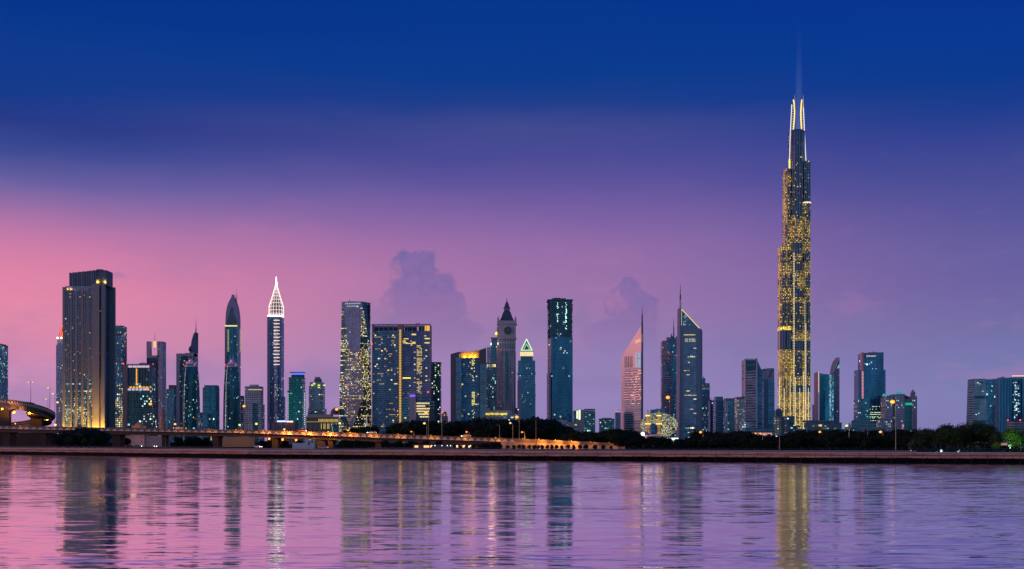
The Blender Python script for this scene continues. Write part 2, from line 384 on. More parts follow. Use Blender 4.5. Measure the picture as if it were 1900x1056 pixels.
# ------------------------------------------------------------------ water, land, sea wall
wm = bpy.data.materials.new('water_surface'); wm.use_nodes = True; n = NT(wm.node_tree); P = wm.node_tree.nodes['Principled BSDF']
P.inputs['Base Color'].default_value = (1., .92, .97, 1); P.inputs['Metallic'].default_value = .88; P.inputs['Roughness'].default_value = .05; P.inputs['IOR'].default_value = 1.6
oc = n.n('ShaderNodeTexCoord').outputs['Object']; X, Y, _ = n.sep(oc)
warp = n.noise(n.comb(n.m('MULTIPLY', X, .05), n.m('MULTIPLY', Y, .12), 0), 1., 3., .5)
def wave(sx, sy, det, seed):
    cc_ = n.noise(n.comb(n.m('MULTIPLY', X, sx), n.m('ADD', n.m('MULTIPLY', Y, sy), n.m('MULTIPLY', warp, 2.)), seed), 1., det, .55, True)
    return n.vm('SUBTRACT', cc_, (.5, .5, .5))
amp = n.smooth(n.noise(n.comb(n.m('MULTIPLY', X, .012), n.m('MULTIPLY', Y, .03), 4.), 1., 3.), .3, .7, .6, 1.35)
wa, wb = wave(.20, .75, 2., 1.), wave(.5, 2.6, 3., 7.)
sl = n.vm('ADD', n.vm('MULTIPLY', wa, (.04, .20, 0.)), n.vm('MULTIPLY', wb, (.06, .15, 0.)))
sl = n.vm('ADD', sl, n.vm('MULTIPLY', wave(1.6, 7.5, 2., 13.), (.08, .07, 0.)))
sl = n.vm('SCALE', sl, amp)
nrm = n.vm('NORMALIZE', n.vm('ADD', sl, (0, -.017, 1)))
n.link(nrm, P.inputs['Normal'])
m = M(); m.quad((-30000, -600, 0), (30000, -600, 0), (30000, 700, 0), (-30000, 700, 0))
tag(m.build('water', wm), kind='structure')

def lerp_tab(tab, x):
    for (a, va), (b, vb) in zip(tab, tab[1:]):
        if x <= b: return va + (vb - va) * (x - a) / (b - a)
    return tab[-1][1]
DIST = [(-500, 720), (0, 562), (240, 491), (460, 439), (680, 422), (900, 395), (1120, 380), (1320, 364), (1540, 348), (1900, 331), (2400, 300)]
shore = [((px - CX) / F * lerp_tab(DIST, px), lerp_tab(DIST, px)) for px in [-500, -250, 0, 120, 240, 350, 460, 570, 680, 790, 900, 1010, 1120, 1220, 1320, 1430, 1540, 1720, 1900, 2400]]
shore = [(-2500, 1500)] + shore + [(2500, -500)]
def off(path, d):
    out = []
    for i, p in enumerate(path):
        a = Vector(path[max(i - 1, 0)]); b = Vector(path[min(i + 1, len(path) - 1)]); t = (b - a).normalized()
        out.append((p[0] - t.y * d, p[1] + t.x * d))
    return out
def strip(path, d0, d1, z0, z1, name, mt, kind='structure', zt=None):
    """a wall along the path between offsets d0 and d1 behind it, heights z0 to z1"""
    m = M(); A, B = off(path, d0), off(path, d1); u = 0
    for i in range(len(path) - 1):
        L = math.dist(A[i], A[i + 1])
        m.quad((*A[i], z0), (*A[i + 1], z0), (*A[i + 1], z1), (*A[i], z1), [(u, z0), (u + L, z0), (u + L, z1), (u, z1)])
        m.quad((*A[i], z1), (*A[i + 1], z1), (*B[i + 1], z1), (*B[i], z1), [(u, z1), (u + L, z1), (u + L, z1), (u, z1)])
        m.quad((*B[i + 1], z0), (*B[i], z0), (*B[i], z1), (*B[i + 1], z1), [(u + L, z0), (u, z0), (u, z1), (u + L, z1)]); u += L
    return m.build(name, mt)
wallm = bpy.data.materials.new('sandstone_blocks'); wallm.use_nodes = True; n = NT(wallm.node_tree); P = wallm.node_tree.nodes['Principled BSDF']
uv = n.n('ShaderNodeTexCoord').outputs['UV']; U, V, _ = n.sep(uv)
joint = n.m('LESS_THAN', n.m('FRACT', n.m('DIVIDE', U, 4.6)), .028)
st = n.noise(n.comb(n.m('MULTIPLY', U, .12), n.m('MULTIPLY', V, 1.4), 0), 1., 6., .65)
st2 = n.noise(n.comb(n.m('MULTIPLY', U, .9), n.m('MULTIPLY', V, 2.), 9.), 1., 4., .6)
c0 = n.mix(n.smooth(st, .35, .65), (.36, .16, .09), (.56, .31, .20))
c0 = n.mix(n.smooth(st2, .56, .74), c0, (.12, .06, .05))
c0 = n.mix(n.smooth(n.m('ADD', V, n.m('MULTIPLY', st, .5)), 1.7, 1.9), (.003, .002, .003), c0)         # wet, weeded band
c0 = n.mix(joint, c0, (.06, .03, .025))
n.link(c0, P.inputs['Base Color']); P.inputs['Roughness'].default_value = .8; P.inputs['Specular IOR Level'].default_value = .08
sw = empty('sea_wall', (0, 0, 0), 'long low brown stone sea wall with a black wet base running along the whole waterfront', 'sea wall')
strip(shore, 0, 1.2, -1, 2.25, 'lower_course', wallm).parent = sw
strip(shore, .12, 1.2, 2.25, 2.45, 'ledge', mat('dark_joint', (.05, .03, .03), .9)).parent = sw  # dark strip set back between the two courses
strip(shore, .05, 1.3, 2.45, 3.10, 'upper_course', wallm).parent = sw
strip(shore, -.12, 1.5, 3.10, 3.38, 'coping', mat('coping_stone', (.46, .34, .32), .7, noise=.25, nscale=.4)).parent = sw
# mooring bolts / drain mouths on the face
drain = M()
for i in range(60):
    px = 20 + i * 32 + random.uniform(-5, 5); D = lerp_tab(DIST, px); x = (px - CX) / F * D
    drain.lathe((x, D - .22, 1.55), [(0, -.2), (.22, -.12), (.28, 0), (.22, .12), (0, .2)], 8)
drain.build('drain', mat('drain_black', (.01, .01, .01), .8), sw)

gm = bpy.data.materials.new('ground_soil'); gm.use_nodes = True; n = NT(gm.node_tree); P = gm.node_tree.nodes['Principled BSDF']
oc = n.n('ShaderNodeTexCoord').outputs['Object']
n.link(n.mix(n.smooth(n.noise(oc, .02, 6, .6), .4, .6), (.012, .014, .008), (.035, .028, .02)), P.inputs['Base Color']); P.inputs['Roughness'].default_value = 1.; P.inputs['Specular IOR Level'].default_value = 0.
m = M(); A = off(shore, 1.0)
for i in range(len(A) - 1): m.quad((*A[i], G), (*A[i + 1], G), (A[i + 1][0] * 14, A[i + 1][1] + 30000, G), (A[i][0] * 14, A[i][1] + 30000, G))
tag(m.build('ground', gm), kind='structure')
pav = mat('promenade_paving', (.035, .028, .024), 1., noise=.25, nscale=.2, spec=0.)
m = M(); A, B = off(shore, 1.5), off(shore, 9)
for i in range(1, len(A) - 2): m.quad((*A[i], G + .02), (*A[i + 1], G + .02), (*B[i + 1], G + .02), (*B[i], G + .02))
tag(m.build('promenade', pav), kind='structure')
asph = mat('asphalt', (.035, .033, .035), 1., noise=.25, nscale=.3, spec=0.)
m = M(); A, B = off(shore, 30), off(shore, 41)
for i in range(1, len(A) - 2): m.quad((*A[i], G + .03), (*A[i + 1], G + .03), (*B[i + 1], G + .03), (*B[i], G + .03))
tag(m.build('shore_road', asph), kind='structure')
m = M()
for dd in (30.2, 40.6):
    A, B = off(shore, dd), off(shore, dd + .25)
    for i in range(1, len(A) - 2): m.quad((*A[i], G + .036), (*A[i + 1], G + .036), (*B[i + 1], G + .036), (*B[i], G + .036))
tag(m.build('road_marking', mat('road_paint', (.75, .72, .65), .6)), kind='structure')
for dd, nm in ((29.6, 'kerb'), (41.2, 'kerb')):
    tag(strip(shore[1:-1], dd, dd + .3, G - .05, G + .15, nm, CONC), kind='structure')
# lawn strip between promenade and road
lawn = mat('lawn_grass', (.016, .022, .008), 1., noise=.5, nscale=.25, spec=0.)
m = M(); A, B = off(shore, 10), off(shore, 28)
for i in range(1, len(A) - 2): m.quad((*A[i], G + .012), (*A[i + 1], G + .012), (*B[i + 1], G + .012), (*B[i], G + .012))
tag(m.build('lawn', lawn), kind='structure')

# ------------------------------------------------------------------ the elevated road
BR_TOP = [(-160, 788), (0, 790), (240, 794.5), (460, 798), (680, 804), (900, 812), (1000, 815.6), (1120, 821.5), (1160, 824)]
BR_D = [(-160, 640), (0, 612), (240, 580), (680, 530), (960, 500), (1160, 470)]
BR_TH = [(0, 5.6), (460, 6.0), (700, 7.6), (960, 6.4), (1160, 5.2)]        # parapet depth in px
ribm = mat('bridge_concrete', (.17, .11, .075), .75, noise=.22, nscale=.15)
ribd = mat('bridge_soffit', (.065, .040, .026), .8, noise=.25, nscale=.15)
def bpt(px, dz=0., dy=0.):
    D = lerp_tab(BR_D, px); return Vector(((px - CX) / F * D, D + dy, H + (HY - lerp_tab(BR_TOP, px)) / F * D + dz))
br = empty('elevated_road', (0, 560, G), 'long concrete viaduct with a zigzag moulded parapet behind the sea wall', 'bridge')
def local(o): o.location = -Vector(br.location); return o
xs = list(range(-160, 1161, 20))
par = M(); gird = M(); deck = M()
ZD, ZP = 12., 1.
for a, b in zip(xs, xs[1:]):
    pa, pb_ = bpt(a), bpt(b); ta = lerp_tab(BR_TH, a) * lerp_tab(BR_D, a) / F; tb_ = lerp_tab(BR_TH, b) * lerp_tab(BR_D, b) / F
    def band(mm, za0, za1, zb0, zb1, y0, y1):
        p = [(pa.x, pa.y + y0, za0), (pb_.x, pb_.y + y0, zb0), (pb_.x, pb_.y + y0, zb1), (pa.x, pa.y + y0, za1)]
        qd = [(pa.x, pa.y + y1, za0), (pb_.x, pb_.y + y1, zb0), (pb_.x, pb_.y + y1, zb1), (pa.x, pa.y + y1, za1)]
        mm.quad(*p); mm.quad(qd[1], qd[0], qd[3], qd[2]); mm.quad(p[3], p[2], qd[2], qd[3]); mm.quad(p[0], qd[0], qd[1], p[1])
    band(par, pa.z - ta, pa.z, pb_.z - tb_, pb_.z, 0, .4)
    band(par, pa.z - .25, pa.z + .06, pb_.z - .25, pb_.z + .06, -.14, .52)
    band(par, pa.z - ta, pa.z, pb_.z - tb_, pb_.z, ZD - .4, ZD)
    band(deck, pa.z - 1.3, pa.z - 1.0, pb_.z - 1.3, pb_.z - 1.0, .4, ZD - .4)
    if a < 960:
        k = 1.7 if b > 460 else 1.6
        fa, fb = (min(1, (960 - q_) / 120) for q_ in (a, b))
        band(gird, pa.z - ta - k * fa - .2, pa.z - ta + .0, pb_.z - tb_ - k * fb - .2, pb_.z - tb_ + .0, 1.6, ZD - 1.6)
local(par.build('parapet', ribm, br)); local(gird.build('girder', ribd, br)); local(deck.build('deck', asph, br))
# the zigzag: raised triangles all along the outer face
zz = M(); px = -150.
while px < 960:
    wpx = 12.5; L, Rr, C = bpt(px - wpx * .47), bpt(px + wpx * .47), bpt(px); t = lerp_tab(BR_TH, px) * lerp_tab(BR_D, px) / F
    o_ = -.22
    a = (L.x, L.y - .01, L.z - t + .02); b = (Rr.x, Rr.y - .01, Rr.z - t + .02); apx0 = C.x - (Rr.x - L.x) * .12; apx1 = C.x + (Rr.x - L.x) * .12
    top0 = (apx0, C.y - .01, C.z - .42); top1 = (apx1, C.y - .01, C.z - .42)
    f = lambda p: (p[0], p[1] + o_, p[2])
    zz.quad(f(a), f(b), f(top1), f(top0)); zz.quad(a, f(a), f(top0), top0); zz.quad(f(b), b, top1, f(top1)); zz.quad(f(top0), f(top1), top1, top0); zz.quad(a, b, f(b), f(a))
    px += wpx
local(zz.build('zigzag_relief', mat('relief_concrete', (.56, .44, .37), .7), br))
# piers with hammerheads, abutment
def pier_mesh(px, w_, lit=False):
    m = M(); p = bpt(px); zt = p.z - lerp_tab(BR_TH, px) * lerp_tab(BR_D, px) / F - 1.7
    for y in (2.2, 8.2):
        m.loft([([(p.x - w_ / 2, p.y + y), (p.x + w_ / 2, p.y + y), (p.x + w_ / 2, p.y + y + 1.6), (p.x - w_ / 2, p.y + y + 1.6)], G), ([(p.x - w_ / 2, p.y + y), (p.x + w_ / 2, p.y + y), (p.x + w_ / 2, p.y + y + 1.6), (p.x - w_ / 2, p.y + y + 1.6)], max(zt - 1.0, G + .3)),
                ([(p.x - w_ * .8, p.y + y - .4), (p.x + w_ * .8, p.y + y - .4), (p.x + w_ * .8, p.y + y + 2), (p.x - w_ * .8, p.y + y + 2)], zt)])
    return m
for px, w_ in ((-90, 4.), (8, 4.6), (78, 2.6), (213, 4.2), (300, 1.2), (398, 2.9), (508, 3.0), (594, 4.2), (612, 2.4), (700, 3.0), (790, 3.), (880, 3.)):
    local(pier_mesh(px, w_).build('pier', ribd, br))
ab = M()
for a, b in zip(range(930, 1160, 10), range(940, 1170, 10)):
    pa, pb_ = bpt(a), bpt(b)
    ab.quad((pa.x, pa.y + .15, G), (pb_.x, pb_.y + .15, G), (pb_.x, pb_.y + .15, pb_.z - 1), (pa.x, pa.y + .15, pa.z - 1))
local(ab.build('approach_wall', mat('approach_concrete', (.40, .26, .18), .8, noise=.2, nscale=.1), br))

# ------------------------------------------------------------------ curling ramp at the left
rp = empty('curved_ramp', (-240, 560, G), 'curving concrete flyover ramp that loops round above the viaduct at the far left', 'bridge')
ctrl = [(-90, 733, 715), (-40, 737, 690), (20, 742, 668), (55, 747.5, 664), (85, 756, 676), (100, 764, 700), (102.5, 769, 728), (97, 774, 756), (80, 778, 785), (57, 781, 805), (30, 783.5, 818), (0, 786, 830)]
def cr(p0, p1, p2, p3, t): return .5 * ((2 * p1) + (-p0 + p2) * t + (2 * p0 - 5 * p1 + 4 * p2 - p3) * t * t + (-p0 + 3 * p1 - 3 * p2 + p3) * t ** 3)
cp = [point(*c_) for c_ in ctrl]; path = []
for i in range(1, len(cp) - 2):
    for k in range(8): path.append(cr(cp[i - 1], cp[i], cp[i + 1], cp[i + 2], k / 8))
path.append(cp[-2])
def ribbon(mm, path, o0, o1, z0, z1):
    pts = []
    for i, p in enumerate(path):
        t = (path[min(i + 1, len(path) - 1)] - path[max(i - 1, 0)]); t.z = 0; t.normalize(); nn = Vector((-t.y, t.x, 0))
        pts.append([p + nn * o + Vector((0, 0, z)) for o, z in ((o0, z0), (o0, z1), (o1, z1), (o1, z0))])
    for A_, B_ in zip(pts, pts[1:]):
        for i in range(4): mm.quad(tuple(A_[i]), tuple(B_[i]), tuple(B_[(i + 1) % 4]), tuple(A_[(i + 1) % 4]))
def rloc(o): o.location = -Vector(rp.location); return o
m = M(); ribbon(m, path, 0, .4, -2.2, 0); ribbon(m, path, -.12, .5, -.32, .05); ribbon(m, path, 11, 11.4, -1.5, -.9); rloc(m.build('parapet', ribm, rp))
m = M(); ribbon(m, path, .4, 11, -1.9, -1.4); rloc(m.build('deck', asph, rp))
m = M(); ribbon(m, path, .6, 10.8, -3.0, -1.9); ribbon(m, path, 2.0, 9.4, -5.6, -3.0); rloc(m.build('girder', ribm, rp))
m = M()
for i in range(0, len(path) - 2):
    a, b = path[i], path[i + 1]; L = (b - a).length; k = max(1, round(L / 3.0)); t = (b - a).normalized(); nn = Vector((-t.y, t.x, 0))
    for j in range(k):
        c0, c1 = a.lerp(b, (j + .08) / k), a.lerp(b, (j + .92) / k); cm0, cm1 = a.lerp(b, (j + .4) / k), a.lerp(b, (j + .6) / k)
        P4 = [c0 + Vector((0, 0, -2.1)), c1 + Vector((0, 0, -2.1)), cm1 + Vector((0, 0, -.6)), cm0 + Vector((0, 0, -.6))]; O4 = [p - nn * .2 for p in P4]; P4 = [p + nn * .02 for p in P4]
        m.quad(*map(tuple, O4))
        for i2 in range(4): m.quad(tuple(O4[i2]), tuple(P4[i2]), tuple(P4[(i2 + 1) % 4]), tuple(O4[(i2 + 1) % 4]))
rloc(m.build('zigzag_relief', MATS['relief_concrete'], rp))
for (px, D, w_, top) in ((2, 672, 8, 764), (64, 682, 7, 775)):
    m = M(); a = point(px, top, D); y0 = D + 2
    m.box(a.x - w_ / 2, a.x + w_ / 2, y0, y0 + 3, G, a.z)
    m.prism([(a.x - w_ / 2, y0 - .5), (a.x + w_ / 2, y0 - .5), (a.x + w_ / 2, y0 + 3.4), (a.x - w_ / 2, y0 + 3.4)], a.z, a.z + 1.6, [(a.x - w_ * .8, y0 - 1), (a.x + w_ * .8, y0 - 1), (a.x + w_ * .8, y0 + 4), (a.x - w_ * .8, y0 + 4)], cap=0)
    rloc(m.build('pier', ribd, rp))
# ------------------------------------------------------------------ towers, left to right
# 1 tower cut by the left edge
t = T('office_tower', 'dark teal office block cut off by the left edge, one lit strip down its front', 'tower', 4, 2500)
t.body('facade', -22, 15, 641, fac(WT, TEAL, 4, 4, .8, .7, .10, .8, a=WHT, b=CYA), d=34)
t.body('glass_bay', -6, 3, 648, fac(WT, BLUE, 3, 4, .8, .7, .12, .9, a=CYA, b=WHT), y0=-2, d=3)
t.parapet(-22, 15, 641, d=34); t.plant(-8, 6, 638, 641); t.beacon(8, 638.5, y=4, r=1.4)
# 2 spired tower with an orange-red lit flank, mostly behind the big one
t = T('spired_tower', 'slim pale tower with an orange-red lit needle top, half hidden behind the ribbed brown tower', 'tower', 119, 2900)
fm = fac(WP, NAVY, 5, 4.2, .45, .55, .14, 1.0, a=WHT, b=YEL)
t.body('lower_shaft', 104, 134, 640, fm, d=34); t.body('upper_shaft', 106, 132, 628, fm, pb=640, y0=2, d=30)
m = M(); m.prism([(t.x(107), 3), (t.x(131), 3), (t.x(131), 30), (t.x(107), 30)], t.z(628), t.z(575), [(t.x(118.3), 14), (t.x(119.8), 14), (t.x(119.8), 16), (t.x(118.3), 16)], cap=0)
m.build('spire_roof', mat('spire_metal', (.38, .18, .16), .5, .3, noise=.2), t.o)
m = M()
for pa, pb_ in ((110, 117.5), (114.5, 118.6)):
    m.tube((t.x(pa), 2.4, t.z(627)), (t.x(pb_), 13, t.z(577)), 2.2 if pa > 112 else .8, .8 if pa > 112 else .3, 5)
m.build('light_strip', glow('orange_red_light', (1, .13, .03), 2.6), t.o)
t.mast('mast', 118.6, 578, 556, 1.1, y=15)
m = M()
for px in (107, 114, 121): m.ball((t.x(px), -1, t.z(627)), 2.2, 5)
m.build('floodlight', glow('flood_white', (1, .95, .9), 4), t.o)
# 3 the big ribbed tower
t = T('ribbed_tower', 'massive ribbed brown-grey tower with gold-lit corner piers and a stepped crown', 'tower', 160, 2250)
wallc = mat('ribbed_stone', (.28, .225, .235), .6, noise=.15, nscale=.05)
fm = fac((.30, .22, .26), NAVY, 3.2, 3.8, .62, .5, .05, 1.0, a=AMB, b=WHT, metal=.6)
fl = fac((.08, .09, .13), NAVY, 3.2, 4.4, .86, .55, .22, .9, row=.35, a=YEL, b=WHT)
X = t.x
m = M(); m.box(X(121), X(187), 0, 44, t.z(702), t.z(531)); m.build('facade', [fm, ROOF], t.o)
m = M(); m.box(X(121), X(172), -.4, 30, 0, t.z(702)); m.build('lower_facade', [fl, ROOF], t.o)
m = M(); m.prism([(X(187), 2), (X(204.5, 52), 52), (X(187), 52)], 0, t.z(527.5)); m.build('side_facade', [fac((.07, .10, .15), (.06, .16, .26), 40, 4.2, 1., .6, .0, metal=.6), ROOF], t.o)
m = M(); m.box(X(185), X(194.), 0, 9, 0, t.z(527)); m.build('side_pier', wallc, t.o)
m = M(); m.box(X(172), X(185), -2.5, 8, 0, t.z(526.5)); m.build('corner_pier', wallc, t.o)
m = M(); m.box(X(116.8), X(121), -2.5, 30, 0, t.z(533)); m.build('corner_pier', wallc, t.o)
m = M(); m.box(X(197.5), X(203, 50), 46, 52.6, 0, t.z(527.3)); m.build('corner_pier', wallc, t.o)
m = M()
for px, w_ in ((132.5, 2.6), (142, 3.6), (153, 3.4), (164, 2.6)):
    m.box(X(px - w_ / 2), X(px + w_ / 2), -1.8, 1, 0, t.z(540 if px < 160 else 534))
for px in (125, 128.8, 137, 147.5, 150, 158, 161.5, 168.5): m.box(X(px - .5), X(px + .5), -1.1, 1, t.z(702), t.z(540))
m.build('rib', wallc, t.o)
cr_ = fac((.20, .15, .22), (.12, .16, .28), 3., 3.4, .55, .5, .09, 1.0, a=AMB, b=(1, .5, .4))
m = M(); xs_ = [129, 137.5, 146, 155, 164, 173, 178]; tops = [506, 505, 504, 503.2, 502, 501]
for i in range(6): m.box(X(xs_[i]) + .4, X(xs_[i + 1]) - .6, 3 + (i % 2) * .8, 40, t.z(540), t.z(tops[i]))
m.build('crown', [cr_, ROOF], t.o)
m = M()
for i, px in enumerate((128.6, 134.2, 137.6, 143.3, 146.2, 152, 155.4, 161, 164.4, 170.4, 173)): m.box(X(px) - .7, X(px) + .7, 1.2, 5, t.z(538), t.z(505.6 - i * .45))
m.build('crown_rib', wallc, t.o)
m = M(); m.box(X(175.5), X(195.5), 6, 42, t.z(529), t.z(500.5)); m.box(X(176), X(187), 8, 30, t.z(500.5), t.z(498.5)); m.build('crown_block', [mat('crown_louvre', (.10, .11, .15), .5), ROOF], t.o)
m = M()
for k in range(5): m.box(X(177.5), X(194), 5.2, 6, t.z(507 + k * 3.6), t.z(505.7 + k * 3.6))
m.build('louvre', mat('louvre_blade', (.30, .27, .27), .6), t.o)
for px in (179, 193): lamp_light(t.o, (X(px), 3.2, t.z(523)), 6000, (1, .58, .06), 1., spot=((0, 1, .2), 150))
for px, y_ in ((125.5, -1), (131, -1)): lamp_light(t.o, (X(px), -2, t.z(536.5)), 1800, (1, .5, .06), 1, spot=((0, 1, .2), 150))
for px, e in ((179, 1000000), (118.7, 700000), (191, 150000)): lamp_light(t.o, (X(px), -10, 3), e, (1, .58, .07), 2., spot=((0, .10, 1), 100), name='uplight')
for px, e in ((179, 450000), (118.7, 260000)): lamp_light(t.o, (X(px), -22, 4), e, (1, .58, .10), 3., spot=((0, .17, 1), 24), name='uplight')
m = M(); m.box(X(180), X(190), -20, -16, 0, 2); m.box(X(117), X(172), -20, -16, 0, 1.5); m.build('podium', CONC, t.o)
# 4 behind right
t = T('office_tower', 'flat-topped dark blue tower with a grid of yellow windows low down', 'tower', 220, 2700)
t.body('facade', 196, 235.5, 606, fac(WN, NAVY, 3.6, 4, .8, .65, .10, .9, a=YEL, b=CYA), pb=719, d=40)
t.body('lower_facade', 196, 235.5, 719, fac((.05, .09, .11), NAVY, 6.5, 5.5, .68, .62, .75, 1.1, a=YEL, b=WHT, clump=.03), d=40)
t.body('frame_band', 200, 233, 609, [GLASSD, ROOF], pb=616, y0=-.5, d=1)
t.body('logo_panel', 214, 228, 618, [mat('mauve_panel', (.16, .12, .22), .5), ROOF], pb=622.5, y0=-.8, d=1)
t.parapet(196, 235.5, 606, d=40); t.plant(212, 228, 604, 606, 4)
# 6 portal-top tower with needle
t = T('portal_tower', 'pale tower with a square opening at its top and a needle in it', 'tower', 286, 2850)
pm = fac((.42, .33, .38), NAVY, 4, 4.4, .35, .5, .05, .8); pm2 = mat('portal_stone', (.46, .36, .40), .6)
t.body('facade', 272, 296, 664, fac(WN, (.12, .18, .30), 30, 4.6, 1., .55, 0.), y0=1, d=26)
t.rings('floor_edges', 274, 295, 668, None, CONC, step=9, proj=1.2, y0=0, d=26)
t.body('side_pier', 294, 301.5, 633.5, [pm, ROOF], y0=.5, d=30)
m = M(); X = t.x
m.box(X(271.8), X(279.5), 0, 10, t.z(661), t.z(633.5)); m.box(X(279.5), X(294), 0, 10, t.z(664), t.z(659.5)); m.box(X(272), X(279.5), 0, 10, t.z(664), t.z(661))
m.box(X(279.5), X(294), 0, 10, t.z(636), t.z(633.5)) if False else m.box(X(291.5), X(294.5), 0, 10, t.z(664), t.z(633.5))
m.build('portal', pm2, t.o)
m = M(); m.box(X(284.6), X(287.8), 2, 6, t.z(645), t.z(633)); m.build('needle_clamp', glow('amber_soft', (1, .6, .25), 1.0), t.o)
m = M(); m.tube((X(286.3), 4, t.z(648)), (X(286.3), 4, t.z(633)), .8, .8); m.tube((X(286.3), 4, t.z(633)), (X(286.3), 4, t.z(617.5)), .8, .2); m.build('needle', STEEL, t.o)
# 5 gridded glass block
t = T('framed_office', 'wide glass office block between two grey piers with a white lantern band on top', 'tower', 258, 2400)
fm = fac((.14, .22, .24), (.06, .24, .26), 7., 6.2, .86, .8, .05, .8, a=CYA, b=YEL)
X = t.x
m = M(); m.box(X(236), X(279), 3, 34, 0, t.z(682)); m.build('facade', [fm, ROOF], t.o)
pier = mat('grey_pier', (.26, .23, .22), .65, noise=.15, nscale=.06)
m = M(); m.box(X(227.5), X(236), 0, 36, 0, t.z(677)); m.build('side_pier', pier, t.o)
m = M(); m.box(X(277), X(286.3, 30), 0, 34, t.z(735), t.z(675.5)); m.build('side_pier', pier, t.o)
m = M(); m.box(X(236), X(277), 0, 33, t.z(677.6), t.z(675.6)); m.build('roof_beam', pier, t.o)
m = M()
for i in range(5): m.box(X(237 + i * 8.2), X(243.6 + i * 8.2), 4, 6, t.z(682), t.z(678))
m.build('lantern_glass', glow('lantern_white', (.78, .62, .78), .7), t.o)
m = M()
for i in range(6): m.box(X(237 + i * 7), X(242 + i * 7), 1.4, 3, t.z(724.5), t.z(720.5))
m.build('lantern_glass', glow('lantern_white', (.78, .62, .78), .7), t.o)
m = M()
for i in range(7): m.box(X(240 + i * 6), X(244 + i * 6), 1.2, 3, t.z(719.6), t.z(717.4))
m.box(X(252), X(253.6), 1.2, 3, t.z(715), t.z(684)); m.build('light_strip', glow('amber_strip', (1, .42, .03), 1.1), t.o)
m = M()
for i in range(9): m.box(X(236 + i * 5.1) - .4, X(236 + i * 5.1) + .4, 2, 3, 0, t.z(682))
m.build('mullion', mat('mullion_grey', (.35, .38, .40), .5), t.o)
t.beacon(229, 675, r=2.4); t.beacon(284, 675.5, r=1.6); t.plant(258, 270, 673.4, 675.6)
# 7 low dark offices with bright white windows
t = T('low_office', 'low dark stepped office with bright white windows before the framed glass block', 'office', 272, 1900)
fm = fac((.03, .05, .06), (.05, .16, .18), 5.2, 5.2, .62, .6, .12, 1.6, row=.15, a=WHT, b=CYA, clump=.04)
t.body('facade', 246, 291, 768, fm, d=24); t.body('upper_floors', 251, 289, 742, fm, pb=768, y0=2, d=20); t.body('top_floor', 256, 286, 730, fm, pb=742, y0=4, d=14)
t.rings('floor_edges', 246, 291, 742, None, DCONC, step=10, proj=.8, d=24)
# 8b slim annex
t = T('office_tower', 'small teal tower with a rooftop box just left of the sail-topped tower', 'tower', 318, 2800)
t.body('facade', 309, 329, 722, fac((.16, .22, .30), (.08, .30, .38), 3.5, 4.2, .75, .65, .07, .8, a=WHT, b=CYA), d=28); t.body('rooftop_box', 313, 328, 714.5, [DCONC, ROOF], pb=722, y0=6, d=16)
t.fins('rib', 309, 329, 722, None, mat('mauve_rib', (.30, .26, .36), .6), 4, d=28)
# 9 framed tower with sail fin
t = T('sail_top_tower', 'grey portal-framed tower crowned by a curved sail fin with a tall dark needle', 'tower', 346, 2650)
X = t.x; fr = mat('frame_stone', (.34, .31, .38), .6, noise=.12, nscale=.05)
m = M(); m.box(X(333), X(361), 2, 30, 0, t.z(661)); m.build('facade', [fac(WT, (.05, .17, .22), 3.5, 4, .8, .7, .04, .8), ROOF], t.o)
m = M(); m.box(X(327), X(333.5), 0, 32, 0, t.z(656)); m.box(X(360.5), X(366.3, 30), 0, 30, 0, t.z(656)); m.box(X(333.5), X(360.5), 0, 31, t.z(661), t.z(656)); m.build('portal_frame', fr, t.o)
m = M()
for k in range(28): m.box(X(326.4), X(327.4), 4, 26, t.z(664 + k * 4.6), t.z(663 + k * 4.6))
m.build('balcony', CONC, t.o)
pts = [(349, 656), (364.4, 656), (364.4, 617), (358.5, 615.5), (355.5, 621), (353, 630), (351.2, 641), (349.4, 641.8), (347.7, 645), (347.9, 650), (349.2, 653.4)]
m = M(); A = [(X(a), 12, t.z(b)) for a, b in pts]; B = [(X(a), 16, t.z(b)) for a, b in pts]; m.poly(A, 0); m.poly(B[::-1], 0)
for i in range(len(A)): j = (i + 1) % len(A); m.quad(A[j], A[i], B[i], B[j])
m.build('sail', mat('sail_blue', (.10, .14, .24), .4, .4), t.o)
m = M(); m.ball((X(349.6), 11, t.z(648)), 3.2, 6); m.build('disc', STEEL, t.o)
t.mast('needle', 363.6, 632, 591.5, 1.7, STEEL, y=11)
t.body('roof_lip', 343, 362, 654.8, [mat('lip_green', (.4, .5, .42), .5), ROOF], pb=656, y0=1, d=6)
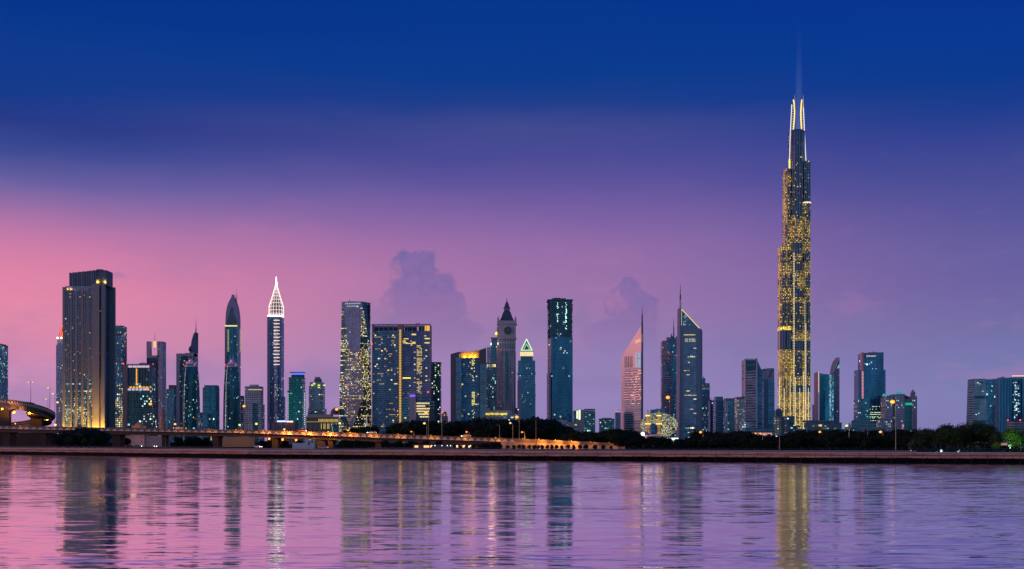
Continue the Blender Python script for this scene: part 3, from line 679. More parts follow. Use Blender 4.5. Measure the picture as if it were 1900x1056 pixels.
# 10 bullet towers
def bullet(label, cx, wb, top, D, glassm, capm):
    t = T('bullet_tower', label, 'tower', cx, D); k = D / F; r0 = wb / 2 * k; z1 = t.z(top)
    prof = [(r0, 0), (r0 * .99, z1 * .25), (r0 * .96, z1 * .5), (r0 * .90, z1 * .7), (r0 * .80, z1 * .85), (r0 * .66, z1 * .955)]
    m = M(); m.lathe((0, r0, 0), prof, 28); m.build('glass_shaft', glassm, t.o, smooth=True)
    m = M(); m.lathe((0, r0, 0), [(r0 * .74, z1 * .925), (r0 * .73, z1 * .935), (r0 * .52, z1 * .97), (r0 * .26, z1 * 1.005), (.5, z1 * 1.03)], 20); m.build('dome_cap', capm, t.o, smooth=True)
    for s_ in (-.22, .14):
        m = M(); m.tube((r0 * s_, r0, z1 * .99), (r0 * s_, r0, z1 * 1.075), 1.2, .5); m.build('prong', WHITE, t.o)
    for a in (-.62, .05, .62):
        m = M(); m.ball((r0 * a, r0 * .3, z1 * (.95 if a != .05 else .995)), 1., 5); m.build('beacon', RED, t.o)
    m = M()
    for q_ in range(10):
        a = math.pi * (1 + (q_ + .5) / 10)
        for (ra, za), (rb, zb) in zip(prof, prof[1:]):
            m.tube((math.cos(a) * (ra + .2), r0 + math.sin(a) * (ra + .2), za), (math.cos(a) * (rb + .2), r0 + math.sin(a) * (rb + .2), zb), .45, .4, 4)
    m.build('vertical_rib', STEEL, t.o)
    return t
capm = mat('cap_white', (.74, .66, .70), .45)
bullet('rounded dark teal bullet-shaped tower in front of the grey portal frame with the sail', 349.5, 33.5, 668.5, 2450, fac(WT, (.04, .20, .23), 3., 3.6, .85, .75, .03, 1.0, a=CYA, b=YEL, metal=.5), capm)
bullet('rounded dark teal bullet-shaped tower standing in front of the pointed-arch tower', 426.5, 32, 669, 2420, fac(WT, (.04, .19, .22), 3., 3.6, .85, .75, .03, 1.0, a=CYA, b=WHT, metal=.5), capm)
# 11 low pair
t = T('low_office', 'low pale grey block tucked between the sail-topped tower and the striped teal block', 'office', 371, 2300)
t.body('facade', 366, 376.5, 767, fac((.28, .27, .34), NAVY, 3.6, 4.2, .6, .5, .12, .8), d=22); t.parapet(366, 376.5, 767, d=22)
t = T('striped_block', 'squat teal office block with pale horizontal stripes between the two bullet towers', 'office', 391, 2350)
fm = fac((.26, .30, .38), (.06, .24, .30), 60, 5.2, 1., .66, 0., metal=.6)
t.body('facade', 375.8, 407.3, 719, fm, d=30); t.body('glass_bay', 388, 399, 717, fac(WT, (.04, .20, .26), 4, 5.2, .9, .8, .02), y0=-1.5, d=3)
t.body('roof_storey', 379, 406.5, 715.6, [GLASSD, ROOF], pb=719, y0=2, d=22); t.parapet(379, 406.5, 715.6, y0=2, d=22, h=1)
# 12 pointed arch tower (dome of four curved shells)
t = T('pointed_arch_tower', 'tall dark teal tower with a pointed arched crown above a yellow lit band', 'tower', 432, 2700)
X = t.x; k = t.D / F; cx = (X(418) + X(446.6, 36)) / 2; hw = (X(446.6, 36) - X(418)) / 2 + .5; hw = hw; y0 = 0
t.body('facade', 418, 446.6, 606, fac(WT, (.04, .20, .26), 4, 4, .86, .75, .012, .8), d=36)
m = M(); m.box(X(417.4), X(421.8), -1.5, 3, 0, t.z(606)); m.build('corner_pier', mat('mauve_pier', (.26, .20, .28), .6), t.o)
m = M(); m.box(X(430.6), X(433), -1.2, 1, 0, t.z(610)); m.build('centre_rib', mat('blue_rib', (.10, .26, .36), .35, .5), t.o)
rg = []
for py, h_ in ((606, 1.), (599, 1.), (590, .985), (582, .95), (574, .87), (567, .76), (561, .62), (556, .46), (552, .30), (549.5, .22), (546.5, .20), (544.8, .10)):
    c_ = (cx, 18); s_ = hw * h_; rg.append(([(c_[0] - s_, c_[1] - s_ * 1.0), (c_[0] + s_, c_[1] - s_ * 1.0), (c_[0] + s_, c_[1] + s_ * 1.0), (c_[0] - s_, c_[1] + s_ * 1.0)], t.z(py)))
m = M(); m.loft(rg, 0, 1); m.build('arched_crown', [mat('crown_shell', (.34, .28, .36), .45, .3, noise=.1), STEEL], t.o)
m = M()
L = [(-.98, 606), (.98, 606), (.98, 599), (.0, 568)]; yf = 18 - hw
for j in range(18):      # louvred triangle window between the two shells
    py0, py1 = 605 - j * 2.05, 605 - j * 2.05 - 1.2; hh = hw * (.96 if py0 > 598 else .96 * max((py0 - 567) / 31, .02))
    yy_ = yf - 1.2 + max(0, (598 - py0)) * .1; m.box(cx - hh * .86, cx + hh * .92, yy_, yy_ + 3.5, t.z(py0), t.z(py1))
m.build('louvre', mat('louvre_teal', (.04, .12, .16), .4, .5), t.o)
m = M(); m.box(cx - hw * .8, cx + hw * .97, -1.2, 1, t.z(605.6), t.z(603.8)); m.box(cx - hw * 1.02, cx - hw * .86, -1.2, 1, t.z(605.6), t.z(603.8)); m.build('light_band', glow('pale_yellow', (1, .85, .35), 1.1), t.o)
m = M()
for j in range(18):
    m.box(X(422), X(425), -1., .5, t.z(613 + j * 2.3), t.z(612 + j * 2.3)); m.box(X(445), X(447.5), -1., .5, t.z(613 + j * 2.3), t.z(612 + j * 2.3))
m.build('lit_balcony', glow('pale_yellow_dim', (.8, .75, .3), .5), t.o)
m = M(); m.prism([(cx + hw * .25, yf + 9), (cx + hw * .98, yf - .5), (cx + hw * 1.05, yf + 2), (cx + hw * .35, yf + 12)], t.z(590), t.z(560), [(cx + hw * .10, yf + 9), (cx + hw * .5, yf + 8), (cx + hw * .6, yf + 10), (cx + hw * .2, yf + 12)], cap=0); m.build('gold_shell', mat('gold_panel', (.6, .36, .06), .4, .5), t.o)
t.mast('mast', 439.5, 562, 534, 1.0, mat('gold_mast', (.5, .38, .12), .4, .6), y=14); t.mast('crane_mast', 437.6, 562, 543, 1.3, STEEL, y=14)
# 13
t = T('office_tower', 'very narrow grey block squeezed between the right bullet tower and the pale residential block', 'tower', 450, 2500)
t.body('facade', 446, 453.5, 736, fac((.20, .20, .26), (.07, .20, .26), 3.6, 4, .7, .6, .06), d=20); t.parapet(446, 453.5, 736, d=20)
# 14 pale residential
t = T('residential_block', 'pale beige residential block with a rooftop box and a dark middle slot', 'apartment block', 471, 2100)
fm = fac((.50, .44, .44), (.06, .10, .14), 6, 4.6, .74, .52, .06, .9, a=YEL, b=WHT, metal=.3)
t.body('facade', 454.5, 488.6, 719, fm, d=26); t.body('lower_wing', 453, 491, 750, fm, y0=-1.5, d=27); t.body('rooftop_box', 463, 480, 713.6, [WHITE, ROOF], pb=719, y0=5, d=14)
t.body('dark_slot', 468.5, 478.5, 748, fac((.05, .07, .10), (.05, .14, .2), 4, 4.6, .9, .7, .03), y0=-2.2, d=2)
t.rings('balcony', 454.5, 488.6, 722, 749, mat('balcony_cream', (.66, .60, .58), .6), step=4.6, proj=.9, d=26)
t.rings('balcony', 453, 491, 752, None, mat('balcony_cream', (.66, .60, .58), .6), step=4.6, proj=.5, y0=-1.6, d=27); t.parapet(454.5, 488.6, 719, d=26)
t.body('light_band', 461, 486, 722.6, [glow('yellow_band', (1, .85, .3), .7), ROOF], pb=723.8, y0=-.9, d=1)
# 15 needle tower with lit lattice crown
t = T('lantern_spire_tower', 'slender dark blue tower topped by a glowing white lattice spire', 'tower', 511.5, 2650)
X = t.x; k = t.D / F
t.body('facade', 498, 527, 586, fac((.08, .10, .18), (.08, .16, .34), 3, 3.6, .8, .66, .05, .8, a=CYA, b=(.9, .8, 1)), d=34)
pk = mat('pier_mauve', (.42, .34, .42), .6)
m = M(); m.box(X(496), X(501), -2, 4, 0, t.z(584)); m.build('corner_pier', [pk, ROOF], t.o)
m = M()
for j in range(60): m.box(X(497.2), X(499.8), -2.6, -1.9, t.z(590 + j * 3.3), t.z(588.4 + j * 3.3))
m.build('pier_window', mat('pier_dark', (.08, .07, .12), .4), t.o)
m = M(); m.box(X(508.5), X(515), -1.5, 1, 0, t.z(588)); m.build('centre_pier', [fac((.40, .34, .42), (.1, .12, .2), 3, 3.8, .6, .5, .25, .8, a=(1, .8, .7), b=WHT), ROOF], t.o)
m = M()
for j in range(14): m.box(X(508), X(519), -2.8, -1.4, t.z(595.2 + j * 6.3), t.z(593.9 + j * 6.3))
m.build('light_bar', glow('warm_white', (1, .74, .60), 1.1), t.o)
m = M(); cxx, cyy = (X(498) + X(527, 34)) / 2, 17.; k = ((X(527, 34) - X(498)) / 2 + 1.2) / 15.2
def ringpts(hw_, n_=8):
    return [(cxx + hw_ * math.cos(2 * math.pi * (i + .5) / n_) * 1.08, cyy + hw_ * math.sin(2 * math.pi * (i + .5) / n_)) for i in range(n_)]
lv = [(588, 15.2), (581, 15.2), (574.5, 15.2), (568, 15.2), (561, 13.), (554.5, 10.6), (548, 8.4), (541.5, 6.4), (535.5, 4.4), (530, 2.6), (526, 1.5)]
for (pa, ha), (pb_, hb) in zip(lv, lv[1:]):
    A, B = ringpts(ha * k, 16), ringpts(hb * k, 16)
    for i in range(16):
        m.tube((*A[i], t.z(pa)), (*B[i], t.z(pb_)), .5, n=4); m.tube((*A[i], t.z(pa)), (*A[(i + 1) % 16], t.z(pa)), .5, n=4)
m.build('lattice_crown', glow('lattice_white', (1, .84, .74), 1.25), t.o)
m = M(); m.lathe((cxx, cyy, 0), [(13.8 * k, t.z(588)), (13.8 * k, t.z(568)), (9 * k, t.z(554)), (3 * k, t.z(534)), (.2, t.z(527))], 16); m.build('crown_core', mat('crown_core', (.22, .15, .20), .5), t.o)
m = M(); m.tube((cxx, cyy, t.z(530)), (cxx, cyy, t.z(520)), 3.2, 1.6); m.tube((cxx, cyy, t.z(520)), (cxx, cyy, t.z(511.5)), 1.4, .4); m.build('spire', glow('spire_white', (1, .9, .82), 5), t.o)
m = M()
for i in range(9): m.ball((X(498 + i * 3.4), -2, t.z(586)), 2.0, 4)
m.build('floodlight', glow('flood_white', (1, .95, .9), 4), t.o)
m = M()
for px, p1 in ((505, 592), (520.5, 596), (525.5, 600)): m.box(X(px) - .6, X(px) + .6, -1., .5, 0, t.z(p1))
m.build('vertical_rib', mat('rib_blue', (.2, .24, .4), .4, .4), t.o)
t.body('shoulder', 519, 529.5, 736, fac((.10, .12, .2), (.08, .16, .34), 3, 3.6, .8, .66, .05), y0=-3, d=12); t.beacon(526.5, 702, r=1.6)
# 16 brown hotel
t = T('low_hotel', 'low brown hotel with a white and blue lit sign along its roof', 'hotel', 526, 1100)
hb = mat('hotel_brown', (.24, .14, .13), .7, noise=.15, nscale=.1)
t.body('facade', 504, 546, 783.4, fac((.26, .15, .14), (.04, .04, .06), 7, 2.4, .72, .45, .03, .8, metal=.2), d=18)
t.body('end_wall', 538, 547.5, 782, [hb, ROOF], y0=-.6, d=18); t.body('end_wall', 503.5, 513, 783, [hb, ROOF], y0=-.6, d=6)
m = M()
for i in range(11):
    px = 515 + i * 1.45; m.box(t.x(px), t.x(px) + .55, -1.6, -1.2, t.z(783.2), t.z(781 if i % 3 else 780.4)); m.box(t.x(px), t.x(px) + .75, -1.6, -1.2, t.z(780.8), t.z(780.4))
m.build('sign_lettering', glow('sign_blue', (.45, .55, 1), 2.2), t.o)
m = M()
for i in range(6): m.box(t.x(532.5 + i * 2), t.x(534 + i * 2), -1.6, -1.2, t.z(783.6), t.z(781.2))
m.build('sign_lettering', glow('sign_peach', (1, .6, .45), 2.2), t.o)
# 17 green tower, blue disc
t = T('green_tower', 'dark green glass tower with balcony sides and a blue-lit flat canopy on its roof', 'tower', 550, 2450)
fm = fac((.06, .12, .11), (.04, .26, .24), 4, 4, .85, .72, .05, .9, a=WHT, b=CYA)
t.body('facade', 536, 566, 700, fm, d=32); t.body('lower_facade', 533.2, 567, 724, fm, y0=-1.5, d=34)
t.body('mid_glass', 544, 560, 716, fac(WT, (.03, .26, .24), 4, 4, .92, .85, .02), y0=-3, d=4)
t.rings('balcony', 534.6, 546, 702, 724, CONC, step=5, proj=1.2, y0=-1, d=20); t.rings('balcony', 560, 567, 702, 724, DCONC, step=5, proj=.8, y0=-1, d=20)
m = M(); m.box(t.x(540), t.x(562), 4, 20, t.z(700), t.z(695)); m.build('rooftop_box', DCONC, t.o)
m = M(); m.box(t.x(541), t.x(561), 3, 21, t.z(695), t.z(692)); m.build('blue_lantern', glow('blue_glow', (.08, .16, .9), 1.5), t.o)
m = M(); m.box(t.x(537), t.x(563.5), 0, 26, t.z(691.3), t.z(690.3)); m.build('canopy', STEEL, t.o)
m = M()
for s_ in (535, 565.8):
    for j in range(17): m.ball((t.x(s_), -3.5, t.z(730 + j * 3.6)), .9, 4)
m.build('facade_light', glow('dot_green', (.6, 1, .8), 1.4), t.o)
# 18 grey round-shouldered tower
t = T('stepped_residential_tower', 'grey residential tower with rounded shoulders and a small rooftop box', 'apartment block', 588, 2350)
fm = fac((.24, .24, .28), (.07, .18, .22), 4.6, 4, .7, .55, .09, .9, a=YEL, b=WHT)
t.body('facade', 573, 603, 716, fm, d=30); t.body('upper_floors', 575, 601.5, 709, fm, pb=716, y0=3, d=24); t.body('rooftop_box', 583, 597, 703, [DCONC, ROOF], pb=709, y0=6, d=16); t.body('roof_cap', 584.5, 594.5, 699.5, [CONC, ROOF], pb=703, y0=8, d=10)
t.body('glass_bay', 580, 596, 722, fac((.3, .3, .34), (.07, .2, .24), 4.6, 4, .75, .6, .05), y0=-2, d=3)
t.body('lower_wing', 571.5, 606, 758, fac((.10, .12, .15), (.05, .14, .18), 5, 4, .8, .6, .06), y0=-4, d=34)
m = M(); cx_ = t.x(588)
for a in range(12):
    a0, a1 = math.pi * a / 12, math.pi * (a + 1) / 12; rr = 14
    m.tube((cx_ + rr * math.cos(a0), -4.6, t.z(766) + rr * .55 * math.sin(a0)), (cx_ + rr * math.cos(a1), -4.6, t.z(766) + rr * .55 * math.sin(a1)), .9, n=5)
m.build('arch_moulding', WHITE, t.o)
m = M()
for px, py in ((581, 713), (590, 716), (590, 720), (600, 716), (577.5, 716)): m.box(t.x(px), t.x(px) + 4, -2.6, 2.8, t.z(py), t.z(py) + 2.4)
m.build('lit_window', glow('window_lime', (.8, .85, .25), 1.1), t.o)
# 19 palace-like arcaded building
t = T('arcaded_hall', 'long low arcaded stone building glowing yellow between its columns, left of the faceted tower', 'hall', 598, 1250)
st_ = mat('palace_stone', (.44, .36, .27), .7, noise=.12, nscale=.1)
t.body('wall', 568, 628, 773.5, [mat('recess_dark', (.06, .06, .06), .8), ROOF], y0=1.2, d=20)
t.body('attic', 570, 618, 769, [st_, ROOF], pb=773.5, y0=2, d=14); t.body('cornice', 567.4, 628.5, 773, [st_, ROOF], pb=775, y0=-1, d=4); t.body('string_course', 567.6, 628, 783.2, [st_, ROOF], pb=784.4, y0=-.8, d=3); 
m = M()
for i in range(26):
    px = 568.5 + i * 2.35; m.box(t.x(px), t.x(px) + .62, -.2, 1.3, 0, t.z(775))
m.build('column', st_, t.o)
m = M()
for i in range(25):
    px = 569.2 + i * 2.35
    m.box(t.x(px) + .35, t.x(px) + .95, .9, 1.15, t.z(782), t.z(777.5)) if i > 8 else None
    m.box(t.x(px) + .1, t.x(px) + 1.1, .9, 1.15, t.z(783.4), t.z(782.3)); 
    if i > 10 and i % 3: m.box(t.x(px) + .35, t.x(px) + .95, .9, 1.15, t.z(796), t.z(786))
m.build('lit_opening', glow('palace_yellow', (1, .72, .15), .85), t.o)
m = M(); m.lathe((t.x(620), 12, t.z(769)), [(6.2, 0), (6.4, 2.), (5.6, 4.4), (4, 6.4), (1.6, 7.8), (.1, 8.4)], 18); m.build('dome', mat('dome_dark', (.09, .08, .11), .6), t.o, smooth=True)
t = T('glasshouse', 'small rounded dark glass pavilion in front of the arcaded stone building by the bridge', 'pavilion', 620, 1000)
m = M(); r_ = 6.5 * t.D / F
m.lathe((0, r_, 0), [(r_, 0), (r_, t.z(791)), (r_ * .8, t.z(788.5)), (r_ * .4, t.z(787)), (.1, t.z(786.6))], 20, uvs=True); m.build('glass_shell', fac(WT, (.05, .22, .24), 2, 2, .85, .8, .03), t.o, smooth=True)
# 20 faceted crystal tower
t = T('faceted_tower', 'tall faceted tower whose triangular glass panes are full of yellow office lights', 'tower', 659, 2100)
X = t.x
def P3(px, py, y): return (t.x(px, y), y, t.z(py, y))
lit_a = fac((.05, .07, .08), (.04, .17, .19), 2.9, 3.5, .74, .55, .38, 1.3, row=.9, a=YEL, b=WHT, clump=.025)
lit_b = fac((.32, .27, .30), (.30, .26, .32), 2.9, 3.5, .66, .45, .32, 1.2, row=.9, a=YEL, b=WHT, clump=.025)
unl_a = fac((.08, .10, .13), (.05, .18, .24), 4.4, 3.9, .78, .7, .02, .7); unl_b = fac((.34, .29, .35), (.34, .29, .37), 4.4, 3.9, .7, .6, .04, .7, a=WHT, b=CYA)
def facet(name, pts, m_, nrm=None):
    m = M(); V = [P3(*p) for p in pts]; u = [(v[0] + v[1] * .6, v[2]) for v in V]
    m.poly(V, 0, u); return m.build(name, m_, t.o)
# front mauve hour-glass, teal flanks, right side wall; corners pushed in and out so every facet has its own plane
TL, TR, BL, BR, SL, SR = (634, 560, 6), (672, 559.5, 0), (630, 801, 0), (689.5, 801, 14), (687, 562, 26), (690, 801, 26)
W1, W2 = (649, 650, -5), (668, 650, -7)
facet('glass_facet', [(630, 735, -1), (674, 735, -8), (652, 801, 0)], unl_b if False else fac((.36, .31, .34), (.34, .30, .34), 2.9, 3.5, .6, .4, .30, 1.1, row=.8, a=YEL, b=WHT))
facet('glass_facet', [TL, (636, 572, 5), W1, W2, TR][:1] + [(649, 650, -5), (668, 650, -7), TR], unl_b)
facet('glass_facet', [(649, 650, -5), (630, 735, -1), (674, 735, -8), (668, 650, -7)], lit_b)
facet('glass_facet', [(634, 572, 8), (630, 735, -1), (649, 650, -5), TL], lit_a)
facet('glass_facet', [(630, 735, -1), (630, 801, 0), (652, 801, 0)], lit_a)
facet('glass_facet', [TR, (668, 650, -7), (674, 735, -8), (687, 650, 12)], lit_a)
facet('glass_facet', [(687, 650, 12), (674, 735, -8), (652, 801, 0), (689, 801, 10)], lit_a)
facet('glass_facet', [TR, (687, 650, 12), SL], unl_a)
facet('glass_facet', [SL, (687, 650, 12), (689, 801, 10), (690, 801, 30), (687.4, 562, 34)], lit_a)
m = M(); m.poly([P3(*p) for p in (TL, TR, SL, (640, 561, 40))], 0); m.build('roof', ROOF, t.o)
m = M(); zz0 = 0
m.prism([t_[:2] for t_ in (P3(634, 801, 8), P3(686, 801, 16), P3(686, 801, 44), P3(636, 801, 44))], 0, t.z(564)); m.build('core', mat('core_dark', (.02, .03, .04), .8), t.o)
m = M(); 
for i in range(34):
    px = 640 + (i % 9) * 3.3; py = 562 + (i // 9) * 5
    if abs(px - 653) < 16 - (py - 562) * .9: m.box(X(px), X(px) + 2.2, -1.0 + (672 - px) * .15, -.2 + (672 - px) * .15, t.z(py + 2), t.z(py))
m.build('crown_light', glow('pale_cyan', (.6, .75, .75), .55), t.o)
t.plant(646, 660, 558, 560, 10, 12); m = M(); m.tube(P3(681, 801, -6), P3(680, 770, -6), .9); m.build('lit_stair', glow('pale_mauve', (.6, .5, .6), .5), t.o)
# 21 slab tower
t = T('slab_tower', 'broad dark slab tower with a gold-lit ladder strip down its middle', 'tower', 746, 2000)
X = t.x
fl_ = fac((.08, .10, .15), (.10, .17, .27), 4.2, 4.2, .88, .62, .05, 1.0, row=.12, a=YEL, b=WHT, clump=.03)
fr_ = fac((.12, .12, .20), (.15, .17, .28), 4.2, 4.2, .86, .62, .03, 1.1, row=.05, a=YEL, b=WHT, clump=.03)
m = M(); m.box(X(692), X(740), 1, 28, 0, t.z(613)); m.build('left_facade', [fl_, ROOF], t.o)
m = M(); m.box(X(747), X(798), 0, 28, 0, t.z(614)); m.build('right_facade', [fr_, ROOF], t.o)
m = M(); m.box(X(739), X(747.4), -2, 28, 0, t.z(602)); m.build('centre_pier', mat('copper_pier', (.36, .22, .16), .6), t.o)
m = M()
for j in range(63): m.box(X(741), X(744.6), -2.6, -1.9, t.z(614 + j * 2.95), t.z(612.4 + j * 2.95))
m.build('ladder_light', glow('ladder_gold', (1, .62, .14), .8), t.o)
fr2 = mat('frame_mauve', (.40, .30, .36), .6)
m = M(); m.box(X(690.3), X(692), -1.5, 30, 0, t.z(602)); m.box(X(797.2), X(799), -1.5, 4, 0, t.z(602)); m.box(X(690.3), X(799), -1.5, 2, t.z(603.6), t.z(601.4)); m.box(X(797.2), X(799), 24, 28, 0, t.z(602)); m.box(X(690.3), X(799), 26, 29, t.z(603.6), t.z(601.6))
m.build('outer_frame', fr2, t.o)
m = M()
for i in range(12): px = 694 + i * 8.8; m.box(X(px), X(px) + .8, -.8, .2, t.z(614), t.z(603.6))
m.build('roof_post', fr2, t.o)
m = M(); m.box(X(694), X(738), 8, 20, t.z(613), t.z(606)); m.box(X(750), X(772), 8, 20, t.z(614), t.z(606)); m.box(X(776), X(790), 9, 20, t.z(614), t.z(605)); m.build('roof_plant', mat('plant_dark', (.08, .07, .10), .7), t.o)
m = M(); m.box(X(788), X(796.8), 3, 6, t.z(613.5), t.z(604)); m.build('lit_room', glow('amber_room', (1, .50, .08), .9), t.o)
lw = M()
for px, py, w_, h_ in ((764, 622, 8, 2.6), (749, 629.5, 9, 1.6), (746.6, 634, 6, 2), (748, 637, 8, 1.6), (788, 629.5, 9, 2.2), (788, 637.3, 9, 2.2), (753, 638, 18, 1.2), (787, 624, 4, 1.3), (765, 636.5, 6, 2)): lw.box(X(px), X(px + w_), -.4, .2, t.z(py), t.z(py - h_))
for j in range(48):
    py = 642 + j * 2.6
    if 694 < py < 702: continue
    for c_ in range(4):
        if random.random() < .72: lw.box(X(773.5 + c_ * 2.5), X(773.5 + c_ * 2.5 + 1.7), -.4, .2, t.z(py), t.z(py - 1.2))
for py in (651, 662, 684, 699, 707): lw.box(X(789.5), X(792.5), -.4, .2, t.z(py), t.z(py - 2)); lw.box(X(768), X(771), -.4, .2, t.z(py + 3), t.z(py + 2))
lw.build('lit_window', glow('window_gold', (1, .72, .22), .95), t.o)
m = M(); m.box(X(747.2), X(762), -1.2, 0, t.z(702.4), t.z(700.6)); m.build('light_band', glow('band_yellow', (1, .82, .10), 1.6), t.o)
m = M(); m.box(X(748.5), X(762), -1.0, 0, t.z(700), t.z(662)); m.build('glass_bay', fac((.10, .10, .16), (.12, .14, .22), 40, 4, 1., .5, 0.), t.o)
lw = M()
for px, py, w_ in ((694, 626, 14), (726, 626, 8), (726, 633, 7), (703, 640, 4), (696, 648, 12), (698, 684, 10), (700, 694, 12), (699, 706, 9), (723, 749, 11), (717, 760, 17), (722, 770, 13), (704, 713, 8), (722, 657, 7)):
    for i in range(int(w_ / 2)):
        if random.random() < .8: lw.box(X(px + i * 2), X(px + i * 2 + 1.4), .6, 1.2, t.z(py), t.z(py - 1.1))
lw.build('lit_window', glow('window_orange', (1, .55, .15), .7), t.o)
t.beacon(690, 638, r=2.6); t.plant(769, 778, 600, 601.6, 8, 6)
m = M(); m.tube((X(766), 12, t.z(601)), (X(778), 12, t.z(599.2)), .5); m.tube((X(772), 12, t.z(601)), (X(772), 12, t.z(598)), .5); m.build('roof_crane', STEEL, t.o)
# 22 tower right of the slab
t = T('office_tower', 'narrow dark green tower with pairs of lit windows right of the broad slab', 'tower', 808, 2300)
t.body('facade', 795, 819, 673.5, fac((.03, .08, .09), (.04, .18, .20), 4.6, 5, .62, .6, .20, 1.2, row=.15, a=(.85, 1, .45), b=WHT, clump=.03), d=30); t.parapet(795, 819, 673.5, d=30); t.fins('rib', 798, 819, 676, None, GLASSD, 3, side=False)
# 23 foreground office and its blank white panel
t = T('showroom_office', 'dark office with stacked rows of warm lit floors, in front of the broad slab', 'office', 786, 1500)
X = t.x
t.body('facade', 771, 806, 744, fac((.05, .07, .09), (.08, .16, .22), 5, 5, .85, .55, .02), d=24)
t.body('upper_floors', 772, 798, 729.5, fac((.10, .12, .18), (.11, .14, .22), 6, 5, .85, .7, .03), pb=744, y0=.5, d=18)
m = M()
for j, (a, b) in enumerate(((773, 797), (773, 789), (773, 798), (773, 798), (776, 796), (779, 798))):
    z = t.z(748.3 + j * 5.)
    px = a
    while px < b: w_ = random.uniform(1, 3.4); m.box(X(px), X(min(px + w_, b)), -.5, .1, z - 1.0, z + .9); px += w_ + random.choice((.2, .3, .8))
m.build('lit_window', glow('office_warm', (1, .74, .38), .95), t.o)
t.body('brown_bay', 796, 805, 762, [mat('bay_brown', (.16, .12, .11), .7), ROOF], y0=-1, d=6); t.beacon(794, 727.5, r=1.7)
t = T('blank_panel_building', 'blank pinkish wall block with a small violet sign at its top', 'building', 765.5, 1480)
t.body('wall', 759, 772, 728.5, [mat('blank_panel', (.46, .36, .40), .6, noise=.1, nscale=.05), ROOF], d=16)
m = M(); px = 760.2
for i in range(7): m.box(t.x(px), t.x(px) + .5 + (i % 2) * .3, -.5, -.1, t.z(735.2), t.z(733.4 - (i % 3) * .4)); px += 1.55
m.box(t.x(760), t.x(770.6), -.5, -.1, t.z(735.8), t.z(735.5)); m.build('sign_lettering', glow('violet', (.22, .10, 1), 2.0), t.o)
t = T('low_office', 'low teal glass block with a lit eave squeezed left of the blank pinkish wall', 'office', 752.5, 1520)
t.body('facade', 746.5, 760, 739, fac((.08, .14, .2), (.05, .24, .30), 4, 4, .9, .6, .03), d=16); t.body('eave', 749.5, 760, 737.6, [WHITE, ROOF], pb=738.8, y0=-1.5, d=6)
# 24 small domed red topped building
t = T('small_block', 'small mauve block with a red lit top, left of the gold-roofed tower', 'building', 825, 2300)
t.body('facade', 819.5, 831.5, 772, fac((.30, .22, .30), NAVY, 4, 4.4, .5, .5, .10), d=18); t.body('roof_storey', 820, 830, 768, fac((.25, .10, .14), NAVY, 3, 3, .7, .6, .6, 1., a=YEL, b=AMB), pb=772, y0=1, d=10); t.body('rooftop_box', 822, 828.5, 764, [DCONC, ROOF], pb=768, y0=4, d=8); t.beacon(821, 764.5, r=3.)
# 25 dark tower with glowing gold roof
t = T('gold_roofed_tower', 'wide dark navy tower between two slanted brown walls with a glowing gold roof', 'tower', 870, 1950)
X = t.x; bw = mat('brown_wall', (.14, .11, .12), .6, noise=.15, nscale=.05)
def slab(name, px0, px1, pt0, pt1, y0, y1, mt):
    m = M(); m.prism([(X(px0), y0), (X(px1), y0), (X(px1), y1), (X(px0), y1)], 0, [t.z(pt0), t.z(pt1), t.z(pt1), t.z(pt0)]); return m.build(name, mt, t.o)
slab('side_wall', 836, 850.5, 657, 653, 0, 34, [bw, ROOF]); slab('side_wall', 889, 901.5, 650, 645.5, -1, 30, [bw, ROOF])
m = M(); m.box(X(850.5), X(889), 2, 32, 0, t.z(664)); m.build('facade', [fac((.03, .06, .10), (.06, .16, .28), 4, 4.2, .9, .7, .05, 1., a=YEL, b=WHT, clump=.03), ROOF], t.o)
m = M(); m.box(X(846), X(856), -.8, 2, 0, t.z(664)); m.build('striped_bay', fac((.18, .22, .28), (.06, .18, .26), 30, 4.2, 1., .55, 0.), t.o)
m = M(); m.box(X(891), X(903.2, 20), -2.4, 20, 0, t.z(676)); m.build('striped_bay', fac((.20, .28, .30), (.05, .18, .22), 30, 4.2, 1., .55, 0.), t.o)
m = M(); m.prism([(X(853), 8), (X(889), 8), (X(889), 30), (X(853), 30)], t.z(664), [t.z(654), t.z(649), t.z(649), t.z(654)]); m.build('roof_pavilion', [mat('gold_wall', (.55, .38, .14), .6), ROOF], t.o)
for px in (862, 872, 881): lamp_light(t.o, (X(px), 4.5, t.z(662)), 6000, (1, .50, .04), 1.5, spot=((0, 1, .35), 150))
m = M()
for px in (862, 872, 881): m.box(X(px) - 2, X(px) + 2, 6.5, 8.2, t.z(662.5), t.z(660))
m.build('floodlight', glow('gold_lamp', (1, .55, .05), 2.5), t.o)
m = M()
for px, p0, n_, pr in ((875.5, 678, 8, .45), (875.5, 704, 8, .3), (875.5, 752, 9, .85), (875.5, 778, 7, .25)):
    for j in range(n_):
        for q_ in range(3):
            if random.random() < pr: m.box(X(px + q_ * 1.9), X(px + q_ * 1.9) + 1.5, 1.2, 2.05, t.z(p0 - j * 2.9), t.z(p0 - 1.5 - j * 2.9))
m.box(X(881), X(885), 1.2, 2.05, t.z(751), t.z(749.6)); m.build('lit_window', glow('window_yellow', (1, .85, .15), 1.1), t.o)
t.plant(850, 862, 652.3, 655, 12, 8)
